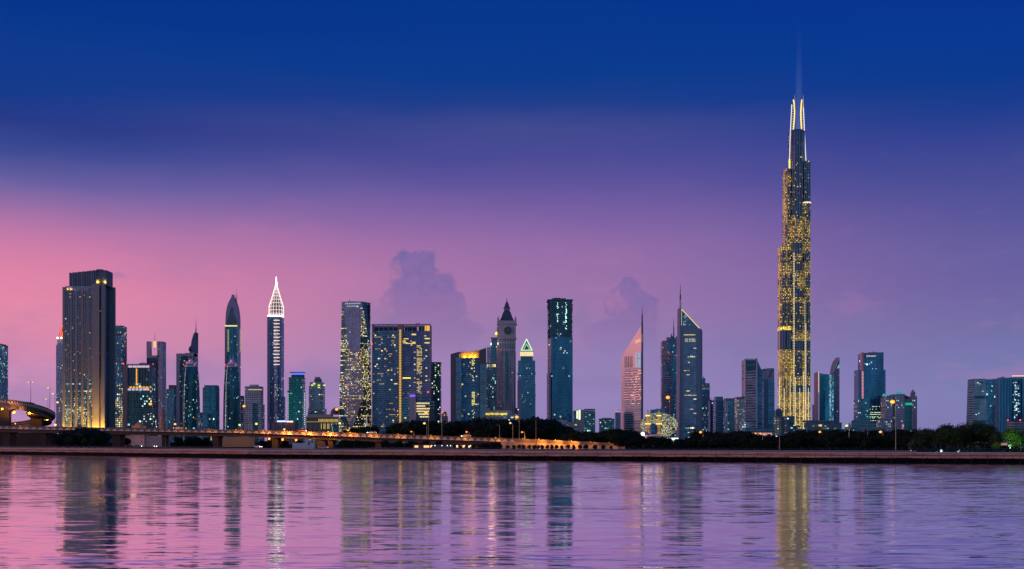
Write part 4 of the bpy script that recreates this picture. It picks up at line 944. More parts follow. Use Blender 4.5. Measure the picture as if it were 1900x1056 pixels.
# 26 stepped pair behind the clock tower
t = T('stepped_tower', 'pale and teal stepped tower with two small white floodlights immediately left of the clock tower', 'tower', 915, 2450)
pf = fac((.42, .34, .40), NAVY, 4, 4.2, .55, .5, .08, .8)
t.body('left_wing', 903.5, 913, 644, pf, y0=2, d=26); t.body('facade', 911, 930, 640, fac((.08, .14, .18), (.06, .24, .30), 4, 4.2, .8, .65, .06, .9, a=YEL, b=WHT), d=30)
t.body('upper_floors', 911.5, 929, 631, fac((.15, .15, .2), (.05, .16, .22), 5, 5, .7, .7, .02), pb=640, y0=4, d=20); t.body('roof_cap', 910.5, 930, 626, [CONC, ROOF], pb=628, y0=3, d=22); t.body('roof_storey', 913, 928, 628, fac((.2, .2, .26), (.05, .16, .22), 4, 6, .6, .7, 0), pb=631, y0=6, d=16)
m = M(); m.box(t.x(910.5), t.x(912), -2, 0, t.z(640.5), t.z(636.5)); m.box(t.x(923.3), t.x(925), -2, 0, t.z(640), t.z(635.5)); m.build('floodlight', glow('flood_white2', (.9, .95, 1), 2.2), t.o)
t.mast('mast', 922.3, 626, 603, 1.2, y=4)
m = M(); m.ball((t.x(921.5), -2, t.z(619)), 3.5, 5); m.build('gold_lamp', glow('gold_lamp', (1, .55, .05), 2.5), t.o)
t = T('office_tower', 'teal tower with a yellow lit top floor, right beside the gold-roofed tower', 'tower', 911, 2250)
t.body('facade', 902, 921, 678, fac((.14, .22, .26), (.06, .26, .32), 3.6, 4.2, .7, .6, .10, .9, a=CYA, b=WHT), d=26); t.parapet(902, 921, 675, d=26); t.body('top_floor', 903, 920, 675, fac((.2, .2, .2), (.1, .2, .2), 5.4, 9, .7, .7, 1.2, .8, a=(1, .7, .3), b=(1, .8, .4)), pb=681, y0=-.6, d=24)
t.fins('rib', 902, 921, 681, None, mat('rib_pale', (.30, .32, .38), .6), 5, d=26)
# 27 clock tower
t = T('clock_tower', 'tall pale stone clock tower with a steep dark pointed roof and a round clock face', 'clock tower', 940, 2150)
X = t.x; k = t.D / F; stn = mat('clock_stone', (.50, .42, .46), .65, noise=.12, nscale=.06); cs = fac((.40, .34, .37), (.06, .08, .12), 4.6, 4.6, .42, .5, .02, .7, metal=.3)
xa, xb = X(924.4), X(956.6); d = 32
m = M(); m.box(xa, xb, 0, d, t.z(756), t.z(660)); m.build('shaft', [cs, ROOF], t.o)
m = M(); m.box(X(921.6), X(925), 0, 24, t.z(756), t.z(646)); m.build('side_shaft', [fac((.46, .30, .28), (.10, .08, .10), 4, 4.6, .5, .5, .03), ROOF], t.o)
m = M()
for px in (924.6, 928.5, 937, 945.2, 953, 956.4): m.box(X(px) - .8, X(px) + .8, -1, .4, t.z(756), t.z(652))
m.build('pilaster', stn, t.o)
m = M(); m.box(X(938.8), X(943.8), -.6, .3, t.z(756), t.z(652)); m.build('glass_strip', fac(WT, (.04, .17, .2), 4, 5, .9, .85, 0), t.o)
m = M(); m.box(xa, xb, 0, d, t.z(660), t.z(628)); m.build('belfry', [fac((.34, .31, .35), (.05, .10, .14), 4.6, 14, .5, .8, 0.), ROOF], t.o)
m = M(); m.box(xa - 1.5, xb + 1.5, -1.5, d + 1.5, t.z(628.5), t.z(625.5)); m.box(xa - 2.4, xb + 2.4, -2.4, d + 2.4, t.z(601.5), t.z(599)); m.box(xa - 1.2, xb + 1.2, -1.2, d + 1.2, t.z(599), t.z(595)); m.build('cornice', stn, t.o)
m = M(); m.box(xa - .6, xb + .6, -.6, d + .6, t.z(625.5), t.z(601.5)); m.build('clock_stage', stn, t.o)
def clock(loc, rot):
    m = M(); r_ = 8.6
    m.lathe((0, 0, 0), [(.1, -.4), (r_, -.4), (r_, .4), (r_ * .86, .8), (r_ * .84, .5), (.1, .5)], 28)
    f = m.build('clock_face', mat('clock_dark', (.07, .10, .12), .5), t.o); f.location = loc; f.rotation_euler = rot
    m = M(); m.lathe((0, 0, 0), [(r_ * .9, .5), (r_ * .9, 1.), (r_, 1.), (r_, .5)], 28)
    for i in range(12):
        a = i * math.pi / 6; m.tube((math.cos(a) * r_ * .66, math.sin(a) * r_ * .66, .9), (math.cos(a) * r_ * .84, math.sin(a) * r_ * .84, .9), .35, n=4)
    m.build('dial_ring', mat('dial_pale', (.42, .42, .42), .5), f)
    m = M(); m.tube((0, 0, 1.1), (r_ * .42, r_ * .2, 1.1), .5, .3, n=4); m.tube((0, 0, 1.1), (-r_ * .3, r_ * .6, 1.1), .4, .2, n=4); m.build('clock_hands', mat('dial_pale', (.5,) * 3), f)
zc = (t.z(613.5)); clock(((xa + xb) / 2 + 2, -.9, zc), (R(90), 0, 0)); clock((xa - 1, d / 2, zc), (R(90), 0, R(-90)))
m = M()
for px, y_ in ((924.4, 0), (956.6, 0), (924.4, d), (956.6, d)):
    x_ = X(px); m.box(x_ - 1.8, x_ + 1.8, y_ - 1.8, y_ + 1.8, t.z(600), t.z(592)); m.prism([(x_ - 2, y_ - 2), (x_ + 2, y_ - 2), (x_ + 2, y_ + 2), (x_ - 2, y_ + 2)], t.z(592), t.z(586), [(x_ - .1, y_ - .1), (x_ + .1, y_ - .1), (x_ + .1, y_ + .1), (x_ - .1, y_ + .1)], cap=0)
m.build('corner_turret', stn, t.o)
cx_, cy_ = (xa + xb) / 2, d / 2
def sq(hw_): return [(cx_ - hw_, cy_ - hw_), (cx_ + hw_, cy_ - hw_), (cx_ + hw_, cy_ + hw_), (cx_ - hw_, cy_ + hw_)]
m = M(); m.loft([(sq(13.5 * k), t.z(595)), (sq(10.5 * k), t.z(589)), (sq(7.2 * k), t.z(579)), (sq(6 * k), t.z(577))]); m.loft([(sq(5.2 * k), t.z(577)), (sq(5.2 * k), t.z(570.5))]); m.loft([(sq(6.4 * k), t.z(570.5)), (sq(5 * k), t.z(569)), (sq(2.6 * k), t.z(561)), (sq(.5 * k), t.z(556.5))])
m.build('pointed_roof', [mat('slate_roof', (.09, .08, .12), .5), STEEL], t.o)
m = M(); m.box(cx_ - 6 * k, cx_ + 6 * k, cy_ - 6 * k, cy_ - 5.1 * k, t.z(573), t.z(571.5)); m.build('roof_gallery', stn, t.o)
t.mast('finial', 940.4, 558, 551.5, .8, STEEL, y=cy_)
lamp_light(t.o, (xa - 12, -6, t.z(640)), 9000, (1, .45, .25), 6)
t.body('base_block', 921, 962, 757, [fac((.22, .21, .26), (.05, .08, .12), 5, 5, .5, .5, .0, metal=.3), ROOF], y0=-6, d=46)
t.body('base_wing', 933, 955, 746, fac((.32, .31, .36), (.05, .08, .12), 5, 5, .5, .5, .02, metal=.3), y0=-7.5, d=20)
# 28 mall podium with yellow lettering
t = T('shopping_mall', 'low pale mall with a long row of glowing yellow letters', 'mall', 930, 1700)
t.body('facade', 900, 962, 768.5, fac((.30, .29, .32), (.06, .14, .16), 8, 5, .7, .45, .3, .7, a=WHT, b=CYA), d=30); t.body('corner_block', 900, 909.5, 757, [mat('pink_render', (.42, .28, .33), .7), ROOF], y0=-1, d=12); t.body('upper_floor', 909.5, 950, 761.5, [fac((.24, .25, .30), NAVY, 6, 5, .5, .4, .05), ROOF], pb=768.5, y0=2, d=22)
lettering('ALLITEN REA HARES', 5.6, t.o, (t.x(921), -1.6, t.z(769.8)), glow('sign_yellow', (1, .80, .05), 1.6), (.66, .72, 1), .08)
t.body('entrance_canopy', 905, 948, 776, [CONC, ROOF], pb=777.5, y0=-4, d=5)
# 29 tower with lit glass pyramid
t = T('pyramid_top_tower', 'teal tower right of the clock tower topped by a glowing pale green triangle', 'tower', 977, 2050)
X = t.x; k = t.D / F
fm = fac((.10, .18, .24), (.06, .24, .34), 3.6, 4.2, .78, .6, .03, .8, a=CYA, b=WHT)
t.body('facade', 960.5, 993.5, 712, fm, d=34); t.body('mid_shaft', 961.2, 993, 669, fm, pb=712, y0=.8, d=32.5); t.body('lower_band', 960, 994, 732, [fm, ROOF], pb=735, y0=-1, d=34); t.body('lower_band', 960, 994, 691, [fm, ROOF], pb=694, y0=-.6, d=34)
t.body('side_wing', 960, 968, 705, fac((.30, .24, .32), (.14, .14, .22), 4, 4.2, .6, .5, .02), y0=-1.4, d=12)
t.body('neck', 966, 988.5, 660.5, [GLASSD, ROOF], pb=669, y0=5, d=24)
m = M(); xa, xb = X(966), X(988.5)
for i in range(12): x = xa + (xb - xa) * i / 11; m.box(x - .7, x + .7, 3.6, 5, t.z(660.5), t.z(652))
m.build('colonnade', glow('cream_light', (1, .82, .45), 1.1), t.o)
m = M(); m.box(xa + .8, xb - .8, 5.1, 26, t.z(660.5), t.z(652)); m.build('colonnade_wall', mat('gold_back', (.4, .28, .1), .6), t.o)
m = M(); m.box(xa - 1, xb + 1, 3, 28, t.z(652.3), t.z(650.5)); m.build('cornice', mat('cornice_lime', (.5, .5, .3), .6), t.o)
cx_, cy_, hw_ = (xa + xb) / 2, 15.5, (xb - xa) / 2 - 1
m = M(); apex = (cx_, cy_, t.z(627.5)); cs_ = [(cx_ - hw_, cy_ - hw_), (cx_ + hw_, cy_ - hw_), (cx_ + hw_, cy_ + hw_), (cx_ - hw_, cy_ + hw_)]
m.loft([([(cx_ + (p[0] - cx_) * .9, cy_ + (p[1] - cy_) * .9) for p in cs_], t.z(650)), ([(cx_ - .2, cy_ - .2), (cx_ + .2, cy_ - .2), (cx_ + .2, cy_ + .2), (cx_ - .2, cy_ + .2)], t.z(631))]); m.build('glass_pyramid', mat('pyramid_green', (.10, .22, .20), .3, .4), t.o)
m = M()
for i in range(4): m.tube((*cs_[i], t.z(650.3)), apex, 1.2, .9, 5); m.tube((*cs_[i], t.z(649.6)), (*cs_[(i + 1) % 4], t.z(649.6)), 1.0, n=5)
for f_ in (.35,): 
    q4 = [(cx_ + (p[0] - cx_) * .62, cy_ + (p[1] - cy_) * .95) for p in cs_]; m.tube((*q4[0], t.z(650)), (cx_, cy_ - 5, t.z(637)), .5, n=4); m.tube((*q4[1], t.z(650)), (cx_, cy_ - 5, t.z(637)), .5, n=4)
m.build('pyramid_edge', glow('pale_green', (.66, .95, .62), 1.0), t.o)
t = T('domed_block', 'small dark teal block with a rounded shoulder, right beside the pyramid-topped tower', 'building', 999, 1900)
t.body('facade', 992, 1003, 781, fac((.12, .2, .24), (.05, .20, .24), 4, 4, .7, .6, .08, .8, a=CYA, b=WHT), d=18); m = M(); m.lathe((t.x(997), 9, t.z(781.5)), [(7.2, 0), (6.6, 3), (4.6, 5.6), (2., 7), (.1, 7.4)], 14); m.build('dome', mat('dome_teal', (.10, .18, .22), .4), t.o, smooth=True)
# 30 tall dark tower still under construction
t = T('unfinished_tower', 'tallest dark blue tower in the middle, its ragged upper storeys still open scaffolded floors', 'tower', 1040, 2100)
X = t.x; k = t.D / F
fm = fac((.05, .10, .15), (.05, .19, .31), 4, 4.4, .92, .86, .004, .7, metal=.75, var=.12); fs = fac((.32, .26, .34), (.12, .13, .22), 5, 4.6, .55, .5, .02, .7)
m = M(); m.box(X(1025), X(1062.6), 0, 40, 0, t.z(626)); m.build('facade', [fm, ROOF], t.o)
m = M(); m.box(X(1022.2), X(1025.6), -1, 30, 0, t.z(626)); m.build('glass_fin', mat('fin_blue', (.08, .2, .3), .25, .6), t.o)
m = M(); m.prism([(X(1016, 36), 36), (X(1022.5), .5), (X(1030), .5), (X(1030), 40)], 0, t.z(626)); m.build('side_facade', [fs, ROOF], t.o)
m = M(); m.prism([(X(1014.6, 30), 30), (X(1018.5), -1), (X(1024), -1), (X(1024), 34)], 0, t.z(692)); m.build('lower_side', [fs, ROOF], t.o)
core = fac((.04, .08, .11), (.05, .18, .26), 4, 4.4, .9, .8, .03, 1.0, a=CYA, b=WHT)
m = M(); m.box(X(1020), X(1060.8), 2, 38, t.z(626), t.z(557)); m.build('upper_core', [core, ROOF], t.o)
m = M(); z = t.z(626)
rr = random.Random(3)
while z < t.z(557):
    j0 = rr.uniform(-1.2, 1.8); m.box(X(1017.5) + j0 - (1.6 if z > t.z(575) else 0), X(1061.8) + rr.uniform(0, 1.4), -.8, 38, z, z + .7); z += 3.7
m.build('open_floor', mat('slab_dark', (.10, .14, .19), .6), t.o)
m = M()
for i in range(9): m.box(X(1016.8 + i * .05), X(1017.3 + i * .05), 1 + i * 4, 1.6 + i * 4, t.z(626), t.z(556))
for i in range(14): m.box(X(1020 + i * 3.1), X(1020.5 + i * 3.1), -1.4, -.7, t.z(624), t.z(560))
m.build('scaffold_pole', DCONC, t.o)
m = M(); m.box(X(1016), X(1063), -2, 40, t.z(557.5), t.z(555.6)); m.box(X(1024), X(1050), 4, 30, t.z(555.6), t.z(553)); m.box(X(1028), X(1040), 8, 20, t.z(553), t.z(551.6)); m.build('roof_deck', mat('deck_teal', (.05, .12, .15), .6), t.o)
m = M()
for i in range(46):
    c_ = rr.choice((1034, 1035.5, 1049, 1050.5, 1050, 1033)); py = rr.uniform(562, 612); py = py if c_ > 1040 else rr.uniform(560, 598)
    m.box(X(c_), X(c_) + 1.2, -1.7, -1.2, t.z(py), t.z(py) + 1.5)
for px, py in ((1019, 640), (1041, 645), (1046, 655), (1052, 655), (1056, 698), (1024, 698), (1040, 620)): m.ball((X(px), -1.6, t.z(py)), .9, 4)
m.build('work_light', glow('work_green', (.55, 1, .80), 1.6), t.o)
# 31 low group
t = T('low_block', 'low block with two bright vertical lit strips at its corner, right of the unfinished tower', 'office', 1084, 1800)
t.body('facade', 1063, 1104, 762, fac((.08, .16, .18), (.05, .26, .26), 4.4, 4.4, .7, .55, .16, 1.0, a=(.5, 1, .7), b=CYA), d=24); t.body('stair_tower', 1069, 1084, 760.4, [CONC, ROOF], y0=-1.5, d=10); t.fins('rib', 1063, 1104, 764, None, mat('mauve_rib', (.3, .26, .36)), 5, side=False); t.parapet(1084, 1104, 761, d=20)
m = M(); m.box(t.x(1069.8), t.x(1071.6), -2, -1.4, t.z(777), t.z(762)); m.box(t.x(1073.6), t.x(1076.6), -2, -1.4, t.z(778.5), t.z(761)); m.build('light_strip', glow('pale_lime', (.85, 1, .62), 1.6), t.o)
t = T('low_block', 'small pale terraced block peeping over the dark trees at the foot of the unfinished tower', 'building', 1046, 1500)
t.body('facade', 1031, 1053, 779, [fac((.26, .27, .31), NAVY, 4, 3.6, .6, .4, .05), ROOF], d=16); t.body('lower_wing', 1040, 1053, 786, [fac((.26, .24, .27), (.08, .1, .1), 4, 3.6, .7, .4, .05), ROOF], y0=-4, d=10)
t = T('low_block', 'grey-green block with pale balcony bands, below the block with two bright lit strips', 'building', 1065, 1400)
t.body('facade', 1054.5, 1076, 783, fac((.26, .28, .30), (.05, .14, .16), 5, 3.8, .8, .5, .05), d=16); t.rings('balcony', 1054.5, 1076, 784, None, CONC, step=4, d=16)
t = T('low_block', 'low dark green glass office with a notched roof, left of the pink slant-topped tower', 'office', 1125, 1900)
t.body('facade', 1111, 1140, 778, fac((.05, .13, .15), (.05, .26, .28), 4, 4, .75, .6, .10, .9, a=CYA, b=WHT), d=20); t.body('roof_storey', 1116, 1135, 775.5, [fac((.05, .12, .14), (.05, .2, .22), 4, 4, .8, .7, .03), ROOF], pb=778, y0=2, d=14); t.parapet(1111, 1140, 778, d=20, h=1)
t = T('low_block', 'narrow pale block with a pink lit roof edge beside the pink slant-topped tower', 'building', 1146, 2000)
t.body('facade', 1140.5, 1152, 765, fac((.3, .26, .32), NAVY, 10, 60, .55, .94, 0.), d=16); t.body('light_band', 1140.5, 1151, 763.6, [glow('pink_rim', (1, .35, .35), .8), ROOF], pb=765, y0=-.5, d=14); t.mast('mast', 1149, 763, 758, .6)
# 32 pink slant-topped tower
t = T('slant_topped_tower', 'shorter of the two slant-topped towers, its pale face glowing pink', 'tower', 1178, 2000)
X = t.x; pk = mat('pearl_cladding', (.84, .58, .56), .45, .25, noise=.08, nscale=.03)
def wedge(name, pts, y0, y1, mt, dz=0.):
    """upright slab with the outline pts (px, py) in the facade plane"""
    m = M(); A = [(X(a), y0, max(t.z(b), 0) + dz) for a, b in pts]; B = [(p[0], y1, p[2]) for p in A]
    m.poly(A, 0, [(p[0], p[2]) for p in A]); m.poly(B[::-1], 0)
    for i in range(len(A)):
        j = (i + 1) % len(A); m.quad(A[j], A[i], B[i], B[j], [(p[1], p[2]) for p in (A[j], A[i], B[i], B[j])])
    return m.build(name, mt, t.o)
m = M()   # triangular plan: the broad face turned left towards the sunset
fa, fb, fc_ = (X(1153, 26), 26), (X(1190.5), 0), (X(1193, 40), 40)
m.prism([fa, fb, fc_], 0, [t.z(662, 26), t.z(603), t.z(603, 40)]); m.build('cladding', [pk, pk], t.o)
def onface(f, out=.3):          # point along the broad face, f 0..1
    x = fa[0] + (fb[0] - fa[0]) * f; y = fa[1] + (fb[1] - fa[1]) * f; L = math.dist(fa, fb); nx, ny = -(fa[1] - fb[1]) / L, -(fb[0] - fa[0]) / L
    return (x + nx * out, y + ny * out)
def panel(name, f0, f1, p0, p1, mt, out=.3):
    m = M(); a, b = onface(f0, out), onface(f1, out); a2, b2 = onface(f0, -.5), onface(f1, -.5)
    m.prism([a, b, b2, a2], t.z(p1), t.z(p0), cap=0, bottom=True); return m.build(name, mt, t.o)
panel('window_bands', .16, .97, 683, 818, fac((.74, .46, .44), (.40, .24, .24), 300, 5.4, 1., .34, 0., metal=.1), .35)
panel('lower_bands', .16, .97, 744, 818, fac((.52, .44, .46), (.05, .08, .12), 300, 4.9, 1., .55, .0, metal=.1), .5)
for i in range(5): panel('dark_slot', .17 + i * .085, .195 + i * .085, 660, 681, STEEL, .5)
panel('dark_panel', .70, .97, 654, 681, GLASSD, .5); panel('red_strip', .785, .80, 655, 680, glow('slot_red', (.8, .12, .05), .6), .8); panel('red_strip', .80, .93, 664, 665.5, glow('slot_red', (.8, .12, .05), .6), .8)
lt = M()
for i in range(40):
    f0 = rr.uniform(.45, .95); py = 688 + 5.1 * rr.randrange(0, 13); a, b = onface(f0, .7), onface(min(f0 + rr.uniform(.03, .12), .98), .7)
    lt.mark(); lt.quad((*a, t.z(py)), (*b, t.z(py)), (*b, t.z(py - 1.1)), (*a, t.z(py - 1.1)))
lt.build('lit_window', glow('window_peach', (1, .55, .35), .9), t.o)
lt = M()
for i in range(12):
    a, b = onface(.70 + (i % 4) * .07, .7), onface(.70 + (i % 4) * .07 + .05, .7); py = 632 + (i // 4) * 2.2 - (i % 4) * .8; lt.mark(); lt.quad((*a, t.z(py)), (*b, t.z(py)), (*b, t.z(py - 1)), (*a, t.z(py - 1)))
lt.build('crown_light', glow('crown_gold', (1, .62, .25), .9), t.o)
m = M(); m.tube((X(1191.5), -.5, 0), (X(1191.5), -.5, t.z(600)), 2.0, 1.8, 8); m.build('corner_column', mat('column_blue', (.12, .18, .26), .35, .6), t.o)
m = M(); m.tube((X(1191.5), -.5, t.z(636)), (X(1191.5), -.5, t.z(602)), 2.1, 1.5, 8); m.build('column_tip', mat('column_brass', (.62, .48, .40), .4, .5), t.o)
t.mast('needle', 1191.5, 603, 568.5, 1.4, STEEL, y=0)
# 33 balcony tower with twin horns
t = T('horned_tower', 'pink-balconied tower with two dark curved horns and an antenna, behind the taller slant-topped tower', 'tower', 1246, 2300)
X = t.x; pb_ = mat('pink_balcony', (.82, .46, .52), .6)
m = M(); m.box(X(1229), X(1247), 3, 26, 0, t.z(632)); m.build('left_facade', [fac((.4, .24, .3), (.05, .12, .2), 4, 5, .8, .6, .04), ROOF], t.o)
m = M()
for j in range(48):
    py = 632 + j * 3.9; x0_ = 1227.5 + max(0, (650 - py)) * .33
    if 672 < py < 690 or 706 < py < 716: continue
    m.box(X(x0_), X(1246), .5, 5, t.z(py + 1.2), t.z(py))
m.build('balcony', pb_, t.o)
m = M()
for py in (658, 733, 741, 665): m.box(X(1226.5), X(1262), -.8, .6, t.z(py + 1.3), t.z(py))
for px in (1227, 1233, 1240, 1246, 1252): m.box(X(px), X(px) + 1, -.6, .5, t.z(743), t.z(733)); m.box(X(px), X(px) + 1, -.6, .5, t.z(666), t.z(658))
m.build('sky_bridge_frame', pb_, t.o)
m = M(); m.box(X(1239.5), X(1245), -.2, 3, t.z(655), t.z(629)); m.box(X(1239.5), X(1245), -.2, 3, t.z(697), t.z(676)); m.box(X(1239.5), X(1245), -.2, 3, t.z(730), t.z(716)); m.build('glass_slot', fac(WN, (.05, .16, .30), 4, 4.2, .9, .8, .03), t.o)
m = M(); m.box(X(1247), X(1262), 0, 30, 0, t.z(627)); m.build('right_facade', [fac(WB, (.06, .22, .34), 3.6, 4, .8, .7, .06, .9, a=CYA, b=WHT), ROOF], t.o)
m = M(); m.box(X(1245.5), X(1248), -1, 3, 0, t.z(628)); m.build('corner_pier', mat('pier_blue_grey', (.24, .24, .32), .6), t.o)
m = M(); m.box(X(1238), X(1246), 4, 16, t.z(632), t.z(625.5)); m.build('rooftop_box', mat('pink_roof_box', (.6, .25, .28), .6), t.o)
for s_, cx_ in ((1, 1246.5), (-1, 1259)):
    m = M(); A = []
    for i in range(8):
        a = i / 7; A.append((X(cx_ + s_ * (a ** 2) * 6.2), t.z(617 + a * 11)))
    A2 = [(X(cx_ + s_ * (-.6)), t.z(628.2))]
    P_ = [(p[0], 6, p[1]) for p in A] + [(A2[0][0], 6, A2[0][1])]; Q = [(p[0], 12, p[2]) for p in P_]
    m.poly(P_, 0); m.poly(Q[::-1], 0)
    for i in range(len(P_)): j = (i + 1) % len(P_); m.quad(P_[j], P_[i], Q[i], Q[j])
    m.build('horn', mat('horn_navy', (.05, .09, .16), .45, .3), t.o)
t.mast('antenna', 1250, 627, 590, 1.5, mat('antenna_mauve', (.30, .22, .34), .5), y=9)
# 34 tall slant-topped tower
t = T('slant_topped_tower', 'taller slate-blue slant-topped tower with a bright yellow line down its roof edge', 'tower', 1280, 1950)
X = t.x; sl_ = mat('slate_cladding', (.20, .24, .32), .42, .35, noise=.12, nscale=.03)
wedge('cladding', [(1259.5, 818), (1302.3, 818), (1302.3, 612.5), (1262.5, 570)], 0, 36, sl_)
m = M(); m.prism([(X(1258.4, 14), 14), (X(1262.6), -.8), (X(1262.6), 34)], 0, t.z(571), ); m.build('left_return', [mat('return_blue', (.10, .17, .28), .4, .5), ROOF], t.o)
wedge('window_field', [(1269, 795), (1292, 795), (1292, 626), (1269, 626)], -.35, .5, fac((.18, .22, .30), (.10, .20, .30), 9, 4.3, .92, .5, .015, 1., row=.12, a=(1, .75, .4), b=WHT, clump=.03))
wedge('roof_window', [(1267, 604), (1293, 604), (1267, 581)], -.35, .5, fac((.14, .2, .3), (.05, .18, .24), 3.4, 3.4, .6, .6, .12, .8, a=CYA, b=WHT))
wedge('light_strip', [(1264.5, 574.6), (1297.6, 609.8), (1297.6, 608), (1264.5, 572.8)], -.7, .3, glow('roof_yellow', (1, .76, .30), .95))
wedge('light_strip', [(1264.3, 604), (1265, 604), (1265, 574), (1264.3, 573.4)], -.6, .3, glow('soft_yellow', (.6, .7, .4), .7))
wedge('entrance_glass', [(1267, 813), (1292, 813), (1292, 788), (1267, 788)], -.6, .5, fac((.10, .2, .26), (.05, .24, .32), 5, 4.2, .85, .7, .05, 1.2, row=.4, a=(1, .8, .5), b=WHT))
lt = M()
for py, a, b in ((622, 1269, 1290), (630, 1271, 1291), (633.5, 1271, 1291), (663, 1276, 1290), (734, 1270, 1292), (795, 1272, 1289), (803, 1276, 1288)):
    px = a
    while px < b: w_ = rr.uniform(1, 4); lt.box(X(px), X(min(px + w_, b)), -1.0, -.6, t.z(py), t.z(py - 1)); px += w_ + rr.choice((.4, 1, 2))
lt.build('lit_window', glow('window_straw', (1, .78, .36), 1.0), t.o)
m = M(); m.box(X(1300.2), X(1303), -1.5, 3, 0, t.z(613)); m.build('corner_column', mat('column_blue', (.12, .18, .26), .35, .6), t.o)
t.mast('needle', 1262.3, 571, 527.5, 1.5, STEEL, y=0)
m = M(); m.tube((X(1262.3), 0, t.z(571)), (X(1262.3), 0, t.z(556)), 1.7, 1.4); m.build('needle_foot', MATS['column_brass'], t.o)
# 35 pair behind it
t = T('office_tower', 'thin two-step dark blue tower hugging the right edge of the taller slant-topped tower', 'tower', 1309, 2300)
fm = fac((.14, .20, .28), (.06, .22, .36), 3.6, 4.4, .75, .65, .14, .9, a=CYA, b=YEL)
t.body('facade', 1300, 1309, 702, fm, y0=4, d=20); t.body('right_wing', 1305, 1316.5, 713, fm, d=26); t.parapet(1305, 1316.5, 713, d=26); t.mast('mast', 1305.5, 702, 697, .8, STEEL, y=8); t.fins('rib', 1305, 1316.5, 715, None, mat('rib_blue', (.2, .24, .4)), 3, side=False)
# 36 teal blocks
t = T('glass_block', 'small dark teal block, first to the right of the taller slant-topped tower group', 'office', 1319, 2000)
t.body('facade', 1314, 1325.5, 744, fac(WT, (.05, .24, .34), 4, 4.2, .8, .7, .04, .8, a=CYA, b=WHT), d=20); t.plant(1316, 1320, 741.5, 744, 3, 6); t.parapet(1314, 1325.5, 744, d=20, h=1)
t = T('glass_block', 'dark blue glass block with thin pale bands and a raised flat cap', 'office', 1333, 1950)
t.body('facade', 1323, 1342.5, 741, fac((.12, .22, .30), (.06, .24, .36), 30, 4.3, 1., .72, 0., metal=.65), d=24); t.body('roof_cap', 1324, 1341.5, 736, [GLASSD, ROOF], pb=741, y0=1, d=20); t.rings('floor_edges', 1323, 1342.5, 744, None, mat('edge_blue', (.2, .3, .38), .5), step=8.6, proj=.4, d=24)
t = T('glass_block', 'wide glass block with a mauve top storey and a vertical white strip', 'office', 1352, 1900)
t.body('facade', 1342, 1364, 744, fac((.12, .22, .30), (.06, .26, .36), 4, 4.3, .9, .7, .05, .9, a=CYA, b=WHT), d=24); t.body('top_storey', 1343, 1364, 739, [mat('mauve_storey', (.24, .20, .30), .6), ROOF], pb=744, y0=1, d=20); m = M(); m.box(t.x(1348.6), t.x(1349.8), -1, 0, 0, t.z(746)); m.build('white_strip', WHITE, t.o)
t = T('apartment_block', 'pale beige apartment block dotted with warm and green windows, left of the sign-panel tower', 'apartment block', 1372, 1800)
t.body('facade', 1363, 1382, 740, fac((.34, .30, .32), (.06, .22, .24), 4, 4.2, .6, .55, .34, .8, a=(1, .72, .4), b=(.5, 1, .75)), d=22); t.parapet(1363, 1382, 739, d=22); t.body('corner_bay', 1378, 1382.5, 744, fac((.4, .38, .42), NAVY, 3, 4, .6, .5, .2), y0=-1, d=3)
t = T('low_block', 'low bright-windowed white block at the foot of the banded tower with the teal sign panel', 'building', 1383, 1500)
t.body('facade', 1372, 1391, 783, fac((.30, .36, .38), (.06, .2, .22), 4, 3.6, .6, .6, .3, .9, a=WHT, b=CYA), d=16)
t = T('long_podium', 'long low slate-blue podium with a warm lit base in front of the banded towers', 'building', 1405, 1350)
t.body('facade', 1378, 1438, 794, fac((.12, .19, .25), (.06, .20, .28), 40, 4, 1., .4, 0.), d=16); m = M(); m.box(t.x(1391), t.x(1432), -1, -.2, 0, t.z(803.5)); m.build('lit_base', glow('base_pink', (1, .42, .30), .75), t.o)
t.body('awning', 1337, 1353, 803, [mat('awning_red', (.5, .1, .1), .6), ROOF], pb=806, y0=-2, d=3)
# 37 banded slant tower
t = T('banded_tower', 'striped white and navy tower with a slanted roofline and dark teal sign panel', 'tower', 1398, 1850)
X = t.x
bd = fac((.44, .36, .42), (.06, .08, .14), 300, 5.1, 1., .56, 0., metal=.3); bd2 = fac((.12, .22, .32), (.04, .14, .28), 300, 5.1, 1., .7, 0., metal=.6)
m = M(); m.prism([(X(1383), 0), (X(1404), 0), (X(1404), 30), (X(1383), 30)], 0, [t.z(667.5), t.z(665), t.z(665), t.z(667.5)]); m.build('front_facade', [bd, ROOF], t.o)
wedge('slanted_flank', [(1403, 818), (1415.5, 818), (1415.5, 690), (1404.5, 665)], 3, 32, bd2)
m = M(); m.box(X(1403), X(1405), -.6, 4, 0, t.z(665)); m.box(X(1382), X(1383.6), -.6, 4, 0, t.z(667.6)); m.box(X(1382), X(1405), -.6, 4, t.z(668.5), t.z(665.6)); m.build('white_frame', WHITE, t.o)
m = M(); m.box(X(1384), X(1402.6), -.5, .2, t.z(686), t.z(669)); m.build('sign_panel', mat('sign_teal', (.03, .14, .15), .5), t.o)
lettering('imsll', 7.5, t.o, (X(1393.3), -.8, t.z(679.5)), mat('letter_grey', (.22, .30, .36), .5), shear=.2)
m = M(); z = 2.
while z < t.z(690):
    m.box(X(1383) - .6, X(1392.5), -1.4, 0, z, z + 1.5); m.prism([(X(1392.5), -1.4), (X(1396), -.9), (X(1396), 0), (X(1392.5), 0)], z, z + 1.5); m.box(X(1396), X(1403), -.9, 0, z + 1.3, z + 2.6); z += 5.1
m.build('balcony', mat('band_white', (.52, .44, .50), .6), t.o)
m = M(); z = 3.
while z < t.z(692): m.box(X(1409.5), X(1415.6), 2.2, 3, z, z + .9); z += 5.1
